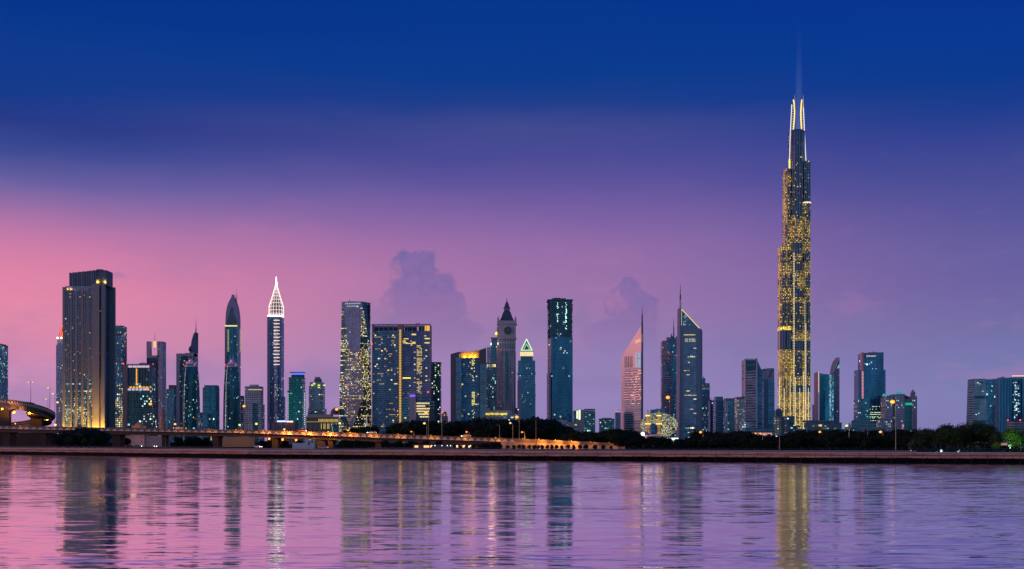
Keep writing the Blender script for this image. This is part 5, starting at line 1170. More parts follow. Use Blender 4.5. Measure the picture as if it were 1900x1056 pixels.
m.build('flank_balcony', mat('band_blue', (.30, .42, .52), .6), t.o)
# 38
t = T('banded_tower', 'shorter pale-topped banded tower standing just behind and right of the one with the sign panel', 'tower', 1426, 2000)
t.body('facade', 1414, 1437, 706, fac((.22, .30, .38), (.05, .18, .30), 300, 5., 1., .66, 0.), d=30); X = t.x
wedge('crown', [(1414.5, 706.2), (1437, 706.2), (1437, 683.5), (1428, 683), (1416, 684.5)], 1, 26, mat('crown_pale', (.42, .36, .44), .5, noise=.12, nscale=.05))
m = M(); m.box(X(1416.5), X(1418.6), .2, 1, t.z(688), t.z(684.6)); m.tube((X(1427), .6, t.z(700)), (X(1433.5), .6, t.z(685)), .7); m.build('crown_slot', STEEL, t.o)
m = M(); z = 2.
while z < t.z(712): m.box(X(1427), X(1437) + .6, -.8, 0, z, z + 1); z += 5
m.build('balcony', mat('band_blue', (.30, .42, .52), .6), t.o); t.body('core_strip', 1417, 1425, 704, [mat('core_blue', (.08, .17, .26), .4, .4), ROOF], y0=-.6, d=2)

# ------------------------------------------------------------------ the very tall tower
t = T('supertall_tower', 'by far the tallest tower, stepped and gold-lit, two lit fins at its top', 'skyscraper', 1479, 2450)
X = t.x; gold_a, gold_b = (1., .70, .06), (.95, .44, .05)
def bf(lit, st, fx=.62, fy=.5, gl_=(.08, .12, .20), row=.0, clump=.02, wall=(.17, .13, .12)): return fac(wall, gl_, 2.9, 4.2, fx, fy, lit, st, row=row, a=gold_a, b=gold_b, clump=clump, metal=.6)
dense, midg, spar, none_ = bf(1.5, .95, .74, .62, wall=(.42, .32, .18)), bf(.66, 1.05, .72, .58, row=.4), bf(.42, 1.1, .7, .55, row=.25), bf(.01, .7, .85, .8, (.07, .14, .26), wall=(.05, .08, .13))
def oct_(x0, x1, y0, y1, c_=.22):
    w_ = (x1 - x0) * c_; e = (y1 - y0) * c_
    return [(x0 + w_, y0), (x1 - w_, y0), (x1, y0 + e), (x1, y1 - e), (x1 - w_, y1), (x0 + w_, y1), (x0, y1 - e), (x0, y0 + e)]
def shaft(name, a, b, y0, y1, secs):
    for (pt, pb2, mt) in secs:
        m = M(); m.prism(oct_(X(a), X(b), y0, y1), 0 if pb2 is None else t.z(pb2), t.z(pt)); m.build(name, [mt, mat('tower_terrace', (.10, .10, .12), .6)], t.o)
shaft('left_wing', 1449.6, 1462, 6, 40, [(456, 605, midg), (612, 648, none_), (605, 612, bf(1.2, 2.0, .9, .9)), (648, 818, dense)][:1] + [(605, 612, bf(2., 1.9, .9, .9)), (612, 648, none_), (648, None, dense)])
shaft('second_wing', 1458.2, 1471, 2, 40, [(312, 456, spar), (456, 600, midg), (605, 612, bf(2., 1.6, .9, .9)), (612, 648, none_), (648, None, dense)]); m = M(); m.prism(oct_(X(1458.2), X(1471), 2, 40), t.z(605), t.z(600)); m.build('second_wing', [midg, ROOF], t.o)
shaft('central_shaft', 1469.5, 1493, -2, 44, [(240, 270, none_), (270, 380, bf(.05, .8, .7, .6, (.08, .13, .24), wall=(.08, .10, .16))), (380, 398, none_), (398, 450, spar), (450, 462, none_), (462, 535, spar), (535, 552, none_), (552, 632, midg), (632, 650, none_), (650, 715, midg), (715, 728, none_), (728, None, dense)])
shaft('right_wing', 1491, 1506.6, 2, 42, [(298, 374, bf(.05, .8, .8, .6, (.08, .15, .24), wall=(.10, .13, .18))), (376, 455, spar), (455, 632, midg), (632, 650, none_), (650, 715, midg), (715, 728, none_), (728, None, dense)])
shaft('crown_base', 1470.5, 1496, 4, 36, [(240, 330, bf(.01, .6, .6, .6, (.12, .16, .26), wall=(.22, .22, .30)))])
m = M(); m.prism(oct_(X(1490.4), X(1507.2), 1, 43), t.z(376), t.z(374)); m.build('light_collar', glow('collar_white', (1, .75, .5), 1.6), t.o)
m = M()
for j in range(4): m.box(X(1474) , X(1490), -2.6, -1.6, t.z(262 + j * 12), t.z(261 + j * 12))
m.build('transfer_beam', mat('beam_navy', (.10, .14, .24), .4, .5), t.o)
# polished steel piers and mullion tubes
m = M()
for px, top in ((1453, 458), (1457, 458), (1461.5, 314), (1465.5, 314), (1469.8, 300), (1474, 245), (1478, 245), (1483, 245), (1487.5, 245), (1492, 300), (1496.5, 299), (1500.5, 299), (1504, 299)):
    y_ = 4.6 if px < 1458 else (.8 if px < 1469 or px > 1493 else -3.2); m.box(X(px) - .35, X(px) + .35, y_ - .7, y_ + .6, 0, t.z(top))
m.build('steel_fin', mat('steel_fin', (.50, .46, .42), .3, .8), t.o)
# ladder-like lit seams between the wings
m = M()
for px, y_, top in ((1472.5, -2.6, 470), (1493, .2, 560)):
    j = 0; py = 806.
    while py > top:
        m.box(X(px) - 1.1, X(px) + 1.1, y_ - 1.2, y_ - .2, t.z(py), t.z(py - 1.5)); py -= 3.1
m.build('ladder_light', glow('ladder_pale', (1, .78, .40), 1.0), t.o)
m = M()
for px, y_, p0, p1 in ((1470, -2.5, 800, 620), (1475, -2.9, 800, 700), (1490.6, -1.2, 806, 690), (1495.2, .4, 806, 600), (1466, .2, 800, 700), (1456, 4, 800, 720), (1483, -3.6, 806, 720), (1500, .2, 806, 720)): m.box(X(px) - .28, X(px) + .28, y_ - .9, y_, t.z(p0), t.z(p1))
m.build('vertical_light', glow('vertical_pale', (1, .85, .55), 1.2), t.o)
m = M(); m.box(X(1506.9), X(1508.0), 16, 18, t.z(806), t.z(455)); m.build('edge_light', glow('edge_yellow', (1, .80, .08), 1.25), t.o)
m = M(); m.box(X(1449.2), X(1449.9), 16, 18, t.z(800), t.z(700)); m.build('edge_light', glow('edge_pale', (.95, 1, .55), .9), t.o)
m = M(); m.box(X(1449.2), X(1449.9), 16, 18, t.z(700), t.z(458)); m.box(X(1457.6), X(1458.4), 14, 16, t.z(456), t.z(312)); m.box(X(1506.9), X(1507.7), 16, 18, t.z(455), t.z(300)); m.build('edge_light', glow('edge_amber', (.9, .50, .12), .5), t.o)
# crown: two curved lit fins, each a pair of stringers with rungs between them
def crown_fin(side, outer, inner, tip, rmat):
    a = M(); b = M()
    for (p0, q0), (p1, q1) in zip(outer, outer[1:]): a.tube((X(p0), 12, t.z(q0)), (X(p1), 12, t.z(q1)), .95, n=5)
    a.build('fin_edge', glow('crown_fin_white', (1, .97, .85), .85), t.o)
    for (p0, q0), (p1, q1) in zip(inner, inner[1:]): b.tube((X(p0), 12, t.z(q0)), (X(p1), 12, t.z(q1)), 1.3, n=5)
    b.build('fin_edge', rmat, t.o)
    c_ = M(); q_ = outer[0][1] - 4
    while q_ > inner[-1][1] + 10:
        xo = lerp_tab([(y_, x_) for x_, y_ in outer[::-1]], q_); xi = lerp_tab([(y_, x_) for x_, y_ in inner[::-1]], q_)
        c_.tube((X(xo), 12, t.z(q_)), (X(xi), 12, t.z(q_)), .75, n=4); q_ -= 4.7
    c_.build('fin_rung', mat('rung_gold', (.6, .45, .22), .4, .4, emit=(1, .7, .3), es=.45), t.o)
    t.mast('fin_tip', tip[0], tip[1], tip[2], 1.1, mat('tip_gold', (.6, .5, .3), .4, .5, emit=(1, .7, .3), es=.3), y=12)
crown_fin(-1, [(1466.5, 311), (1467.8, 280), (1468.6, 250), (1470, 225), (1471, 205), (1471.6, 191)], [(1472.5, 290), (1473.4, 262), (1474.4, 240), (1476.2, 220), (1477, 205), (1476, 190), (1474.6, 182)], (1474.5, 200, 176), glow('fin_gold', (1, .72, .12), 1.4))
crown_fin(1, [(1498.2, 298), (1497, 275), (1495.8, 250), (1494.6, 225), (1493.7, 205), (1493, 191)], [(1492.5, 285), (1491.6, 262), (1490, 240), (1488.8, 220), (1488.4, 205), (1489.4, 190), (1490.4, 182)], (1490.4, 200, 176), glow('fin_gold', (1, .72, .12), 1.4))
m = M(); m.box(X(1466.4), X(1468.4), 11, 14, t.z(314), t.z(294)); m.build('fin_foot', glow('foot_yellow', (1, .8, .08), 1.8), t.o)
m = M()
for px, py, s_ in ((1486, 292, 1.4), (1473, 345, 1.2), (1479, 347, 1.5), (1484, 346, 1.2), (1500, 300, 1.2), (1462, 455, 1.4)): m.box(X(px) - s_, X(px) + s_, -3.0, -2.4, t.z(py) - 1, t.z(py) + 1)
m.build('lit_window', glow('window_gold', (1, .72, .22), .95), t.o)
t.body('entrance_block', 1474, 1500, 808, fac((.4, .36, .34), (.1, .14, .2), 4, 4, .6, .6, .2), y0=-8, d=30)
# faint searchlight beam rising from its crown
bm_ = bpy.data.materials.new('light_beam'); bm_.use_nodes = True; nt = bm_.node_tree; nt.nodes.clear(); n = NT(nt)
em = n.n('ShaderNodeEmission'); em.inputs[0].default_value = (.55, .72, 1, 1)
zz_ = n.sep(n.n('ShaderNodeTexCoord').outputs['Generated'])[2]
n.link(n.m('MULTIPLY', n.m('POWER', n.m('SUBTRACT', 1.0, zz_, clamp=True), 1.6), .0045), em.inputs[1]); o_ = n.n('ShaderNodeOutputMaterial'); n.link(em.outputs[0], o_.inputs['Volume'])
D_ = 2462; b0, b1 = point(1482.3, 240, D_), point(1481.8, 22, D_)
m = M(); m.tube((0, 0, 0), (0, 0, b1.z - b0.z), 9, 5.0, 20); o = m.build('light_beam', bm_, loc=b0); tag(o, 'faint bluish-white searchlight beam rising between the two lit fins of the tallest tower', 'light beam', kind='stuff')

# low buildings round its foot
t = T('low_block', 'grey block with one yellow window column, at the left foot of the gold-lit tallest tower', 'building', 1444, 1500)
t.body('facade', 1436, 1448, 775, fac((.15, .17, .24), (.07, .10, .16), 6, 4.4, .45, .45, .5, .8, a=GRN, b=WHT), d=14); t.body('side_wing', 1447, 1456, 773, [mat('wing_dark', (.08, .12, .18), .6), ROOF], y0=1, d=12); t.parapet(1436, 1448, 775, d=14, h=1)
t = T('low_block', 'teal block rising behind the grey block with the yellow window column', 'building', 1443, 2100)
t.body('facade', 1436, 1452, 761, fac((.16, .24, .3), (.06, .22, .28), 4, 4, .7, .6, .1, .9, a=CYA, b=WHT), d=16); t.body('upper_floors', 1440, 1449, 758, fac((.16, .24, .3), (.06, .22, .28), 4, 4, .7, .6, .1), pb=761, y0=2, d=10)
t = T('low_office', 'long dark teal office with scattered green-white windows directly in front of the tallest tower', 'office', 1465, 1650)
t.body('facade', 1455, 1474, 772, fac((.05, .10, .13), (.05, .16, .20), 4.6, 4.2, .7, .5, .2, 1., row=.3, a=WHT, b=GRN, clump=.05), d=16); t.body('lower_wing', 1452, 1486, 790, fac((.10, .14, .18), (.06, .16, .20), 5, 4.2, .8, .4, .1, .9, row=.3, a=WHT, b=CYA), y0=-6, d=20)
t = T('low_office', 'wide low office with an overhanging flat roof at the right foot of the tallest tower', 'office', 1520, 1600)
fm = fac((.08, .13, .17), (.05, .16, .22), 5, 4, .8, .42, .14, .9, row=.35, a=WHT, b=YEL, clump=.05)
t.body('facade', 1492, 1562, 784, fm, d=18); t.body('flat_roof', 1489, 1547, 780, [mat('roof_teal', (.08, .16, .20), .6), ROOF], pb=783.5, y0=-2, d=18); t.body('lower_wing', 1478, 1580, 796, fm, y0=-8, d=22); m = M(); m.box(t.x(1516), t.x(1522), -9, -8, t.z(791), t.z(788)); m.build('lit_dormer', glow('dormer', (1, .6, .3), .9), t.o)
t.rings('floor_edges', 1478, 1580, 797, None, CONC, step=4.5, y0=-8, d=22)
t = T('slim_block', 'thin dark block standing in the gap right of the tallest tower', 'building', 1510, 2200)
t.body('facade', 1507, 1513, 752, fac((.10, .12, .22), (.06, .12, .34), 4, 4.2, .7, .6, .05), d=10); t.parapet(1507, 1513, 752, d=10, h=1)
# 40 curved glass tower + shard
t = T('curved_glass_tower', 'concave teal glass tower with a curved roofline and a pink-lit left edge', 'tower', 1533, 1900)
X = t.x
m = M(); rg0 = []; top = []
for i in range(9):
    f = i / 8; px = 1520 + 30 * f; y_ = 8 * math.sin(math.pi * f) + (1 - f) * 6; rg0.append((X(px, y_), y_)); top.append(t.z(690.5 + 5.5 * f ** .5))
fp = rg0 + [(X(1550), 34), (X(1521, 34), 34)]; m.prism(fp, 0, top + [t.z(696), t.z(691)]); m.build('glass_front', [fac((.05, .18, .26), (.05, .28, .38), 4, 4.2, .95, .9, .01, .8, metal=.8, var=.10), ROOF], t.o)
m = M(); m.prism([(X(1515.5, 24), 24), (X(1520), 4), (X(1520.2), 34)], 0, [t.z(690), t.z(688.5), t.z(690)]); m.build('side_fin', [mat('side_fin_pale', (.44, .36, .40), .5), ROOF], t.o)
m = M(); m.tube((X(1520), 3.4, t.z(728)), (X(1520), 3.4, t.z(689)), .9, n=5); m.build('edge_light', glow('edge_peach', (1, .55, .35), .7), t.o)
t = T('shard_topped_tower', 'slim grey tower with a leaning pointed shard top, behind the concave teal glass tower', 'tower', 1553, 2000)
X = t.x; wedge('facade', [(1546, 818), (1558.3, 818), (1558.3, 664), (1557.4, 662.5), (1547, 692)], 2, 26, fac((.26, .28, .36), (.10, .20, .30), 4, 4.4, .6, .5, .04, .8, a=CYA, b=WHT))
wedge('shard', [(1541, 696), (1547.5, 692), (1557.6, 662.6), (1556, 664.5), (1548, 669), (1544, 680)], 3.5, 8, mat('shard_pink', (.66, .42, .46), .5))
wedge('sign', [(1554, 684), (1557.6, 683), (1557.6, 676), (1555.4, 679)], 1.2, 1.8, glow('sign_cyan', (.12, .7, .65), .8)); m = M(); m.tube((X(1547.4), 1.6, t.z(692)), (X(1557.6), 1.6, t.z(663)), .7, n=5); m.build('edge_rail', WHITE, t.o)
# 41 shouldered tower with roof lettering
t = T('shouldered_tower', 'dark blue tower with two shoulders and pale letters across its top left', 'tower', 1618, 1900)
X = t.x; fm = fac((.05, .12, .18), (.05, .20, .34), 3.6, 4.2, .92, .85, .006, 1.0, a=WHT, b=CYA, metal=.75, var=.15)
m = M(); m.box(X(1602), X(1639.4), 0, 30, 0, t.z(655)); m.build('facade', [fm, ROOF], t.o)
m = M(); m.box(X(1639.4), X(1644), 2, 30, 0, t.z(686)); m.box(X(1593.5), X(1599), 3, 26, 0, t.z(686)); m.build('shoulder', [fm, ROOF], t.o)
m = M(); m.box(X(1598.6), X(1602), -1, 8, 0, t.z(654)); m.build('lit_pier', [mat('pier_rose', (.66, .34, .42), .5), ROOF], t.o)
m = M()
for j in range(22): m.box(X(1598.8), X(1601.8), -1.8, -1, t.z(691 + j * 2.6), t.z(689.8 + j * 2.6))
m.build('pier_light', glow('pier_pink_light', (1, .5, .5), .7), t.o)
m = M(); m.box(X(1602.4), X(1627), -.6, 0, t.z(665.5), t.z(655)); m.build('sign_panel', mat('sign_slate', (.16, .15, .26), .5), t.o)
lettering('EOHAAY', 5.2, t.o, (X(1616.5), -1.0, t.z(662.4)), glow('sign_pale', (.6, .8, .85), .8), (.82, .85, 1))
m = M()
for px in (1606, 1610.4, 1627, 1633, 1639): m.box(X(px) - .3, X(px) + .3, -.9, 0, 0, t.z(668 if px < 1630 else 690))
m.build('vertical_rib', mat('rib_azure', (.12, .24, .36), .35, .5), t.o)
lt = M()
for py, a, b, pr in ((676, 1603, 1614, .8), (685, 1612, 1626, .35), (766, 1612, 1640, .8), (769.5, 1612, 1640, .8), (755, 1618, 1640, .4), (760, 1612, 1640, .3), (776, 1612, 1640, .6), (774, 1614, 1640, .5), (781, 1612, 1640, .4)):
    px = a
    while px < b:
        if rr.random() < pr: lt.box(X(px), X(px + 1.1), -.9, -.3, t.z(py), t.z(py - 1.1))
        px += 1.6
lt.build('lit_window', glow('window_limewhite', (.75, 1, .6), 1.0), t.o); t.beacon(1596.5, 655, r=1.1) if False else None
t.parapet(1602, 1639.4, 655, d=30, h=1); t.plant(1618, 1626, 653.6, 655, 8, 10); t.body('low_wing', 1584, 1598, 741, fac((.20, .26, .34), (.06, .24, .32), 4.4, 4, .6, .55, .12, .9, a=WHT, b=CYA), y0=-2, d=22); t.body('front_wing', 1592, 1614, 739.5, fac((.08, .20, .27), (.05, .26, .34), 4, 4, .8, .6, .08, .9, a=CYA, b=WHT), y0=-4, d=20)
# 42 low podium
t = T('low_office', 'low grid-fronted office with tiny green windows spreading in front of the blue shouldered tower', 'office', 1600, 1500)
fm = fac((.14, .22, .27), (.05, .16, .20), 4, 3.8, .7, .55, .26, .8, a=CYA, b=GRN)
t.body('facade', 1568, 1640, 792, fm, d=16); t.body('upper_floors', 1575, 1625, 784, fm, pb=792, y0=2, d=12); t.body('glass_box', 1580, 1596, 780, [GLASSD, ROOF], pb=784, y0=3, d=9)
t = T('low_block', 'mauve gridded block between the blue shouldered tower and the domed towers', 'building', 1636, 1550)
t.body('facade', 1626, 1652, 781, fac((.30, .28, .35), (.10, .14, .2), 4, 3.8, .6, .5, .25, .7, a=WHT, b=CYA), d=14); t.parapet(1626, 1652, 780, d=14, h=1)
# 43 domed twin towers
t = T('domed_tower', 'mauve stone twin tower with turquoise-lit domes and a pointed turret', 'tower', 1675, 1850)
X = t.x; ms = fac((.30, .27, .34), (.08, .16, .22), 4, 4.6, .42, .5, .05, .8, a=WHT, b=CYA); mst = mat('mauve_stone', (.30, .26, .32), .6, noise=.1, nscale=.05)
m = M(); m.box(X(1643, 6), X(1658), 6, 30, 0, t.z(737)); m.build('left_wing', [ms, ROOF], t.o)
m = M(); m.box(X(1655), X(1664), 8, 26, 0, t.z(733)); m.build('glass_bay', [fac((.05, .2, .22), (.05, .28, .30), 4, 4.4, .9, .85, .02), ROOF], t.o)
m = M(); m.box(X(1663), X(1679), 1, 28, 0, t.z(731)); m.build('middle_wing', [ms, ROOF], t.o)
m = M(); m.box(X(1678), X(1694), 4, 28, 0, t.z(737)); m.box(X(1681), X(1692.5), 2.6, 4.1, 0, t.z(744)); m.build('green_glass', [fac((.05, .2, .2), (.04, .30, .28), 4, 4.4, .92, .85, .02), ROOF], t.o)
m = M(); m.box(X(1678), X(1694), 3.4, 4.2, t.z(745), t.z(736)); m.build('upper_wall', mst, t.o)
m = M(); m.box(X(1693), X(1702), 1, 24, 0, t.z(735)); m.build('right_pier', [ms, ROOF], t.o)
m = M(); m.box(X(1694), X(1700), 4, 12, t.z(735), t.z(729.5)); m.loft([([(X(1693.4), 3), (X(1700.6), 3), (X(1700.6), 13), (X(1693.4), 13)], t.z(729.5)), ([(X(1697) - .2, 8), (X(1697) + .2, 8), (X(1697) + .2, 8.2), (X(1697) - .2, 8.2)], t.z(722))]); m.build('pointed_turret', mst, t.o)
for cx_, r_ in ((1668, 3.8), (1673, 4.3), (1646, 3.4)):
    y_ = 10 if cx_ > 1650 else 14; m = M(); m.lathe((X(cx_), y_, t.z(731 if cx_ > 1650 else 735)), [(r_, 0), (r_ * 1.05, 1.4), (r_ * .8, 3.2), (r_ * .35, 4.5), (.05, 5.2)], 14); m.build('dome', mat('turquoise_dome', (.08, .45, .38), .4, emit=(.05, .75, .55), es=.35), t.o, smooth=True)
m = M()
for s_ in (-1, 1):
    for i in range(8):
        f = i / 8; px = 1671 + s_ * (8 + f * 10) ; m.box(X(px) - 1, X(px) + 1, 3, 5, t.z(739), t.z(731 + 5.5 * f ** .6)) if px > 1678 else None
m.build('sweeping_gable', mst, t.o)
m = M()
for i in range(9): m.box(X(1681 + i * 1.4), X(1681.7 + i * 1.4), 2.0, 2.5, t.z(752 - (i % 2)), t.z(747.5))
m.build('facade_light', glow('green_streak', (.05, .75, .5), .7), t.o); m = M(); m.box(X(1674), X(1676.4), .2, 1, t.z(797), t.z(787)); m.build('red_banner', glow('banner', (.9, .25, .35), .5), t.o)
# 44 right-hand pair
t = T('twisted_office_tower', 'pale grey-teal tapering tower with two dark slots on its face', 'tower', 1825, 1700)
X = t.x; gt = fac((.19, .29, .35), (.13, .30, .38), 40, 4.4, 1., .6, 0., metal=.5, var=.1)
def lofted(name, b_, tp, pt, mt, y=(0, 30)):
    m = M(); B_ = [(X(b_[0], b_[2]), b_[2]), (X(b_[1], b_[3]), b_[3]), (X(b_[1]), y[1]), (X(b_[0], b_[2]), y[1])]; A_ = [(X(tp[0], tp[2]), tp[2]), (X(tp[1], tp[3]), tp[3]), (X(tp[1]), y[1]), (X(tp[0], tp[2]), y[1])]
    m.prism(B_, 0, t.z(pt), A_); return m.build(name, mt, t.o)
lofted('pale_face', (1803.5, 1833, 6, 0), (1808.5, 1829, 4, 2), 702.5, [gt, ROOF]); lofted('dark_face', (1833, 1845.5, 0, 10), (1829, 1848, 2, 8), 703.5, [fac((.06, .14, .20), (.06, .24, .36), 4, 4.4, .92, .8, .02, .9, a=WHT, b=CYA), ROOF])
m = M(); m.box(X(1811), X(1826.5), -1, 6, t.z(739), t.z(734.5)); m.box(X(1809), X(1827), -1.5, 6, t.z(800), t.z(780.5)); m.box(X(1818), X(1824), .5, 6, t.z(710.6), t.z(708.8)); m.build('dark_slot', mat('slot_teal', (.04, .12, .15), .3, .4), t.o)
m = M()
for px, py in ((1813, 711), (1814.4, 711), (1817.5, 713), (1823, 726.5), (1810, 769.5), (1811.2, 769.8), (1815.5, 767.4), (1839.5, 717), (1840.5, 717), (1839, 726)): m.box(X(px), X(px) + 1., -.9, -.1, t.z(py), t.z(py) + .9)
m.build('lit_window', glow('window_cold', (.75, 1, .95), 1.2), t.o)
t = T('office_tower', 'blue tower cut by the right edge, with an orange-lit roof corner', 'tower', 1885, 1750)
X = t.x; m = M(); m.prism([(X(1847.5), .5), (X(1853) - .3, .2), (X(1853) - .3, 20), (X(1847.5), 20)], 0, t.z(702.5)); m.build('left_pier', [mat('pier_mauve2', (.30, .26, .36), .55), ROOF], t.o)
m = M(); m.prism([(X(1853), 1), (X(1872), 0), (X(1925), 8), (X(1925), 34), (X(1853), 34)], 0, [t.z(702), t.z(700.5), t.z(697), t.z(697), t.z(702)]); m.build('facade', [fac((.07, .16, .24), (.06, .24, .40), 5, 60, .8, 1., 0., metal=.7, var=.3), ROOF], t.o)
m = M()
for px in (1858, 1863, 1868, 1874, 1881, 1888, 1893, 1897): m.box(X(px) - .4, X(px) + .4, -.6, 6 if px > 1875 else 1.5, 0, t.z(703))
m.build('vertical_rib', mat('rib_azure', (.12, .24, .36), .35, .5), t.o)
m = M(); m.box(X(1881), X(1925), 0, 6, t.z(698), t.z(696.6)); m.build('roof_light', glow('roof_orange', (1, .45, .25), 1.3), t.o)
m = M()
for i in range(50): px = 1885 + rr.gauss(0, 3); py = rr.uniform(708, 778); m.box(X(px), X(px) + .8, -.2, 3, t.z(py), t.z(py) + .9)
m.build('lit_window', glow('window_cold', (.75, 1, .95), 1.2), t.o); t.plant(1856, 1866, 700, 702, 4, 10)
t = T('striped_block', 'low mauve striped block with two pink roof beacons behind the bright green tree', 'building', 1895, 1400)
t.body('facade', 1868, 1930, 781, fac((.22, .24, .30), (.07, .14, .20), 200, 4, 1., .55, 0.), d=20)
t.beacon(1870, 780, r=1.2); t.beacon(1893, 779.6, r=1.6)

# ------------------------------------------------------------------ ring-shaped museum, gold minarets, mosques
t = T('ring_museum', 'ring-shaped building with an oval hole, covered in glowing white and yellow script', 'museum', 1228, 1500)
X = t.x; k = t.D / F
mm = bpy.data.materials.new('script_shell'); mm.use_nodes = True; n = NT(mm.node_tree); P = mm.node_tree.nodes['Principled BSDF']
oc = n.n('ShaderNodeTexCoord').outputs['Object']
w1 = n.noise(oc, .22, 3., .6); w2 = n.noise(n.vm('ADD', oc, (7, 3, 1)), .3, 2., .5)
l1 = n.m('LESS_THAN', n.m('ABSOLUTE', n.m('SUBTRACT', w1, .5)), .013); l2 = n.m('LESS_THAN', n.m('ABSOLUTE', n.m('SUBTRACT', w2, .5)), .014)
ll = n.m('MAXIMUM', l1, l2)
P.inputs['Base Color'].default_value = (.06, .075, .08, 1); P.inputs['Metallic'].default_value = .6; P.inputs['Roughness'].default_value = .3
n.link(n.mix(n.smooth(w2, .4, .6), (1, .85, .35), (.9, 1, .85)), P.inputs['Emission Color']); n.link(n.m('MULTIPLY', ll, .95), P.inputs['Emission Strength']); mm.cycles.emission_sampling = 'NONE'
m = M(); NU, NV = 64, 20; c0x, c0z = X(1226), t.z(789)
def tor(u, v):
    a = 2 * math.pi * u / NU; b = 2 * math.pi * v / NV
    out_x, out_z = 35 * k, 24 * k; in_x, in_z = 11 * k, 12 * k; icx, icz = X(1213.5), t.z(797.5)      # hole sits low and to the left
    ox, oz = c0x + out_x * math.cos(a), c0z + out_z * math.sin(a); ix, iz = icx + in_x * math.cos(a), icz + in_z * math.sin(a)
    mx, mz = (ox + ix) / 2, (oz + iz) / 2; hx, hz = (ox - ix) / 2, (oz - iz) / 2
    return (mx + hx * math.cos(b), 16 + 13 * math.sin(b), max(mz + hz * math.cos(b), -1))
for u in range(NU):
    for v_ in range(NV): m.quad(tor(u, v_), tor(u, v_ + 1), tor(u + 1, v_ + 1), tor(u + 1, v_))
m.build('script_shell', mm, t.o, smooth=True)
m = M(); m.box(X(1238), X(1258), -3, 2, 0, t.z(812.5)); m.build('lit_entrance', glow('entrance_white', (.9, 1, .9), 1.6), t.o)
t = T('low_block', 'blue glass block seen through the hole of the ring-shaped museum', 'building', 1217, 1800)
t.body('facade', 1206, 1233, 760, fac((.10, .18, .26), (.06, .22, .36), 8, 4.2, .9, .8, .03), d=18); t.body('upper_floors', 1216, 1233, 758.5, fac((.2, .22, .3), NAVY, 8, 4.2, .8, .8, .02), pb=760, y0=2, d=14)
t = T('mosque', 'low pinkish mosque hall with a small dark dome among the trees below the ring-shaped museum', 'mosque', 1204, 720)
X = t.x; mw = mat('mosque_pink', (.62, .42, .44), .65, noise=.1, nscale=.2)
m = M(); m.box(X(1173), X(1196.5), 0, 14, 0, t.z(806.6)); m.box(X(1195), X(1207), -2, 14, 0, t.z(807.5)); m.box(X(1207), X(1226), 2, 16, 0, t.z(806)); m.box(X(1172.6), X(1174.2), -1.5, 2, 0, t.z(805.8)); m.build('hall', mw, t.o)
m = M()
for px in (1180, 1186, 1192, 1210, 1215, 1220): m.box(X(px), X(px) + 1.1, -.2 if px < 1200 else 1.8, 2.1, t.z(813), t.z(809.5))
m.build('window', mat('window_dark', (.05, .05, .07), .3), t.o)
m = M(); m.lathe((X(1201.5), 5, t.z(807.5)), [(2.0, 0), (2.1, .5), (1.7, 1.2), (.8, 1.8), (.05, 2.1)], 16); m.build('dome', mat('dome_dark', (.09, .08, .11), .6), t.o, smooth=True)
m = M(); m.ball((X(1191.5), -3, t.z(805.5)), 1.3, 6); m.build('floodlight', glow('flood_big', (1, .95, .9), 3), t.o); lamp_light(t.o, (X(1190), -5, t.z(803)), 1300, (1, .85, .8), .6); lamp_light(t.o, (X(1203), -9, t.z(803)), 1300, (1, .65, .6), .6)
def minaret(name_label, cx, D, top, base_py, scale, mt, lit=True):
    t = T('minaret', name_label, 'minaret', cx, D); k = D / F; Hh = t.z(top); r_ = scale
    m = M(); m.prism([(r_ * 1.5 * math.cos(math.pi / 4 + i * math.pi / 2), r_ * 1.5 * math.sin(math.pi / 4 + i * math.pi / 2)) for i in range(4)], 0, Hh * .30); m.build('base', mt, t.o)
    m = M(); m.lathe((0, 0, 0), [(r_, Hh * .30), (r_ * .95, Hh * .52), (r_ * 1.55, Hh * .55), (r_ * 1.55, Hh * .58), (r_ * .82, Hh * .58), (r_ * .78, Hh * .74), (r_ * 1.25, Hh * .77), (r_ * 1.25, Hh * .795), (r_ * .55, Hh * .80), (r_ * .5, Hh * .86)], 12); m.build('shaft', mt, t.o)
    m = M(); m.lathe((0, 0, 0), [(r_ * .62, Hh * .86), (r_ * .66, Hh * .88), (r_ * .4, Hh * .93), (r_ * .12, Hh * .955), (.05, Hh)], 10); m.build('cap', mt, t.o)
    m = M()
    for i in range(6):
        a = i * math.pi / 3 + .3; m.box(r_ * .97 * math.cos(a) - .16, r_ * .97 * math.cos(a) + .16, r_ * .97 * math.sin(a) - .16, r_ * .97 * math.sin(a) + .16, Hh * .36, Hh * .48)
    m.build('niche', mat('window_dark', (.05, .05, .07), .3), t.o)
    if lit:
        for h_, e in ((.60, 420), (.80, 240), (.34, 420)):
            for a in (R(-60), R(-120)): lamp_light(t.o, (math.cos(a) * 3.6, math.sin(a) * 3.6, Hh * h_), e * .6, (1, .60, .06), .3)
        m = M()
        for h_, q_ in ((.585, 1.35), (.80, 1.0)):
            for i in range(8): a = i * math.pi / 4; m.ball((math.cos(a) * r_ * q_, math.sin(a) * r_ * q_, Hh * h_), .42, 4)
        m.build('gallery_light', glow('gallery_gold', (1, .78, .12), 1.8), t.o)
    return t
mg = mat('minaret_stone', (.66, .52, .28), .6)
minaret('gold-lit stone minaret, left one of the two in front of the ring-shaped museum', 1202, 740, 757.5, 806, 1.15, mg)
minaret('gold-lit stone minaret, right one of the two before the ring-shaped museum', 1223, 745, 757.5, 806, 1.2, mg)
